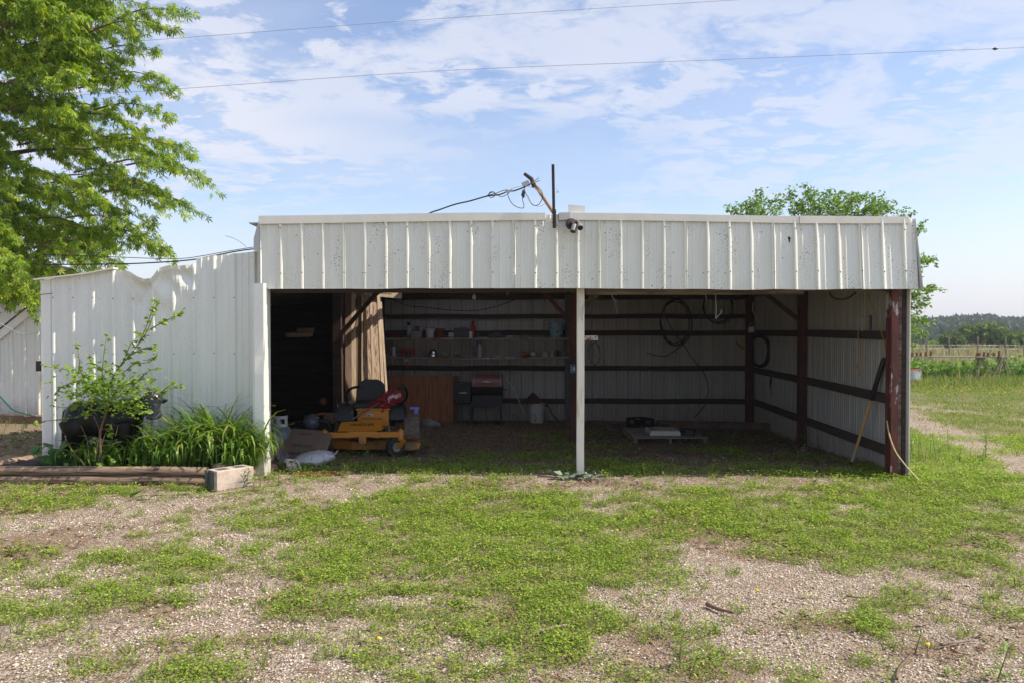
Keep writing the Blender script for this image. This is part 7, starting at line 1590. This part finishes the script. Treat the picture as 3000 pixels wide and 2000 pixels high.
for k, (dx, n_, hx, lab) in enumerate(((395, 150, .62, 'daylily clump under the cow statue head'), (445, 230, .80, 'tall daylily clump right of the cow statue head'), (500, 240, .80, 'dense daylily clump in the middle of the right half of the bed'), (540, 200, .70, 'daylily clump arching over the right end timbers'), (562, 80, .50, 'daylily clump at the right end, bending past the white jamb'), (330, 90, .48, 'short daylily clump in front of the sapling trunk'), (205, 70, .42, 'thin daylily tuft at the left under the cow statue'), (262, 90, .44, 'low daylily tuft in front of the cow belly'))):
    x = D(dx, 1060, 8.38).x; ribbon_leaves('daylily_clump', lab, x, 8.38 + (.10 if k in (1, 2) else 0), .10, .10, int(n_ * 1.0), hx * .65, hx * 1.22, C_lily, 1.0, 'plant', 'daylilies in the bed')
ribs = MB()
for dx, ty in ((470, 965), (520, 925), (562, 905 + 40), (575, 955), (438, 1010), (480, 985)):
    a = D(dx - 12, 1050, 8.4); b = D(dx, ty, 8.4); ribs.tube(bez(a, (a + b) / 2 + Vector((-.05, 0, .02)), b, 6), [.004, .004, .0035, .003, .003, .005], 5)
tag(ribs.build('flower_stalks', mat('green brown stalk', (.10, .13, .04), .7)), 'bare flower stalks rising out of the daylilies', 'stalks')
# dark broad leaves at the left end of the bed
n_ = 46; c = np.array(D(128, 1050, 8.35)); P = c + np.stack([rng.normal(0, .12, n_), rng.normal(0, .10, n_), rng.uniform(-.14, .12, n_)], 1); HT = [(0, 0, 0), (.42, .12, .03), (.45, .5, .05), (0, .5, 0), (-.42, .12, .03), (-.45, .5, .05), (0, 1.05, -.1)]
HF = [(0, 1, 3), (1, 2, 3), (2, 6, 3), (0, 3, 4), (4, 3, 5), (5, 3, 6)]
t = thing('broadleaf_plant', 'dark heart-leaved plant at the left end of the bed beside the cow legs', 'plant', tuple(c)); mass('leaves', HT, HF, P - c, frames(rand_dirs(n_, -.5, .5) + np.array([0, -.4, 0]), rand_dirs(n_, .3, 1) + np.array([0, -.5, 0])), rng.uniform(.07, .14, n_), C_broad, t)
n_ = 80; c = np.array(D(222, 1048, 8.55)); P = c + np.stack([rng.normal(0, .20, n_), rng.normal(0, .06, n_), rng.uniform(-.12, .16, n_)], 1)  # foliage added to darken the pale gap below the statue
t = thing('broadleaf_plant', 'added heart-leaved foliage darkening the bright gap under the cow belly', 'plant', tuple(c)); mass('leaves', HT, HF, P - c, frames(rand_dirs(n_, -.5, .5) + np.array([0, -.4, 0]), rand_dirs(n_, .3, 1) + np.array([0, -.5, 0])), rng.uniform(.06, .11, n_), C_broad, t)
n_ = 60; P = np.stack([D(1, 1, 8.15).x * 0 + rng.uniform(D(150, 1, 8.15).x, D(470, 1, 8.15).x, n_), rng.uniform(8.08, 8.2, n_), rng.uniform(.14, .24, n_)], 1)
tag(mass('bed_seedlings', LEAF_T, LEAF_F, P, frames(rand_dirs(n_, -.1, .4), rand_dirs(n_, .5, 1)), rng.uniform(.05, .09, n_), C_weed), 'small broad seedlings along the front timbers', 'seedlings', kind='stuff')
# sapling
YS = 8.22; base = D(232, 1066, YS); sp_ = thing('sapling', 'slender young tree with small heart-shaped leaves growing through the cow statue', 'sapling', base); B = np.array(base)
def SP(dx, dy, y=0): return Vector(np.array(D(dx, dy, YS + y)) - B)
trunk_ = [SP(232, 1066), SP(230, 1010), SP(232, 985), SP(243, 950), SP(252, 925)]
MB().tube(smoothpath(trunk_, 4), [.013] * 5 + [.012] * 5 + [.011] * 7, 8).build('trunk', M_twig, sp_, smooth=True)
br = [[(252, 925), (250, 895), (262, 860), (290, 825), (318, 790), (338, 760), (352, 725), (366, 690)], [(318, 790), (330, 765), (342, 735), (352, 705), (356, 690)], [(338, 760), (360, 748), (385, 735), (412, 722), (422, 718)], [(250, 895), (240, 880), (235, 860), (240, 800), (246, 770)], [(262, 860), (285, 825), (300, 790), (320, 770)],
      [(252, 925), (225, 905), (190, 870), (160, 850), (130, 845), (95, 838)], [(225, 905), (200, 880), (185, 850), (180, 810), (172, 790)], [(252, 925), (230, 920), (190, 930), (160, 935), (118, 932)], [(252, 925), (215, 945), (160, 960), (110, 965), (60, 972)], [(252, 925), (290, 900), (330, 890), (370, 900), (400, 890), (420, 880)],
      [(370, 900), (385, 888), (400, 878)], [(290, 900), (320, 870), (345, 850), (372, 845)], [(290, 850), (310, 835), (345, 830), (362, 808)], [(252, 925), (280, 930), (320, 940), (340, 945)], [(230, 985), (260, 985), (250, 1000)], [(262, 860), (235, 845), (210, 830), (205, 812)],
      [(190, 870), (160, 880), (140, 890), (130, 900)], [(250, 895), (220, 880), (200, 895), (170, 905)], [(300, 815), (330, 800), (350, 800), (358, 790)], [(252, 925), (270, 890), (300, 880), (330, 870), (352, 872)]]
P, Dd, S = [], [], []; mbs = MB()
for k, b in enumerate(br):
    yo = rng.uniform(-.25, .18); q = [SP(x, y_, yo * i / len(b)) for i, (x, y_) in enumerate(b)]; sm = smoothpath(q, 5); n_ = len(sm)
    mbs.tube(sm, [.0065 * (1 - .75 * i / n_) if k else .009 * (1 - .75 * i / n_) for i in range(n_)], 5, cap=False)
    for i in range(2, n_):
        for _ in range(1 if rng.random() < .8 else 2):
            t_ = (sm[i] - sm[i - 1]).normalized(); d = np.array(t_) * .5 + rand_dirs(1, -.6, .3)[0]; P.append(np.array(sm[i]) + rng.normal(0, .012, 3)); Dd.append(d); S.append(rng.uniform(.036, .062))
for i in range(1250):     # the dense middle
    c = SP(rng.normal(245, 52), rng.normal(893, 26), rng.uniform(-.3, .2)); P.append(np.array(c)); Dd.append(rand_dirs(1, -.6, .4)[0]); S.append(rng.uniform(.020, .045))
for i in range(90):
    c = SP(rng.normal(305, 24), rng.normal(935, 12), -.25); P.append(np.array(c)); Dd.append(rand_dirs(1, -.6, .4)[0]); S.append(rng.uniform(.02, .04))
P = np.array(P); tag(mass('leaves', HT, HF, P, frames(np.array(Dd), rand_dirs(len(P), .2, 1) + np.array([.2, -.4, .4])), np.array(S), C_sap, sp_), kind='stuff'); tag(mbs.build('branches', M_twig, sp_, smooth=True), kind='stuff')
for k, b in enumerate(([(205, 1060), (200, 1010), (185, 975)], [(218, 1050), (226, 1010), (228, 985), (215, 955)], [(225, 1060), (240, 1000), (258, 970)], [(195, 1068), (165, 1030), (148, 1000)], [(265, 1000), (272, 975)])):
    tag(MB().tube(smoothpath([D(x, y_, 8.1) for x, y_ in b], 5), .0032, 5).build('bare_twig', M_twig), ('bare reddish twig left of the sapling trunk', 'bare twig crossing beside the sapling trunk', 'bare twig right of the sapling trunk', 'slanting bare twig at the left in front of the cow legs', 'short pale twig on the cow flank')[k], 'twig')
# green hose on the far left wall, trailing wire on the roof corner
cab('garden_hose', 'green garden hose sagging at the far left behind the corner', [(-20, 895), (0, 910), (30, 940), (60, 950), (80, 955)], 9.6, .009, mat('green hose', (.05, .30, .18), .5), 'hose')
cab('wall_wire', 'grey wire drooping across the far left wall', [(-10, 735), (0, 742), (35, 762), (60, 768), (92, 762)], 11.5, .006, M_linewire, 'wire')
cab('wall_rod', 'short rusty rod sticking out of the white corner', [(90, 678), (100, 676), (121, 674)], 8.80, .004, M_rust, 'rod')

# ================================================================== summer haze over the field
hz = MB(); hz.box((0, 300, 2.5), (1100, 760, 27)); m = bpy.data.materials.new('haze'); m.use_nodes = True; n, l = m.node_tree.nodes, m.node_tree.links
n.clear(); pv = n.new('ShaderNodeVolumePrincipled'); pv.inputs['Color'].default_value = (.80, .86, .95, 1); pv.inputs['Density'].default_value = .0006; pv.inputs['Anisotropy'].default_value = .3
om = n.new('ShaderNodeOutputMaterial'); l.new(pv.outputs[0], om.inputs['Volume']); tag(hz.build('haze', m), kind='stuff')
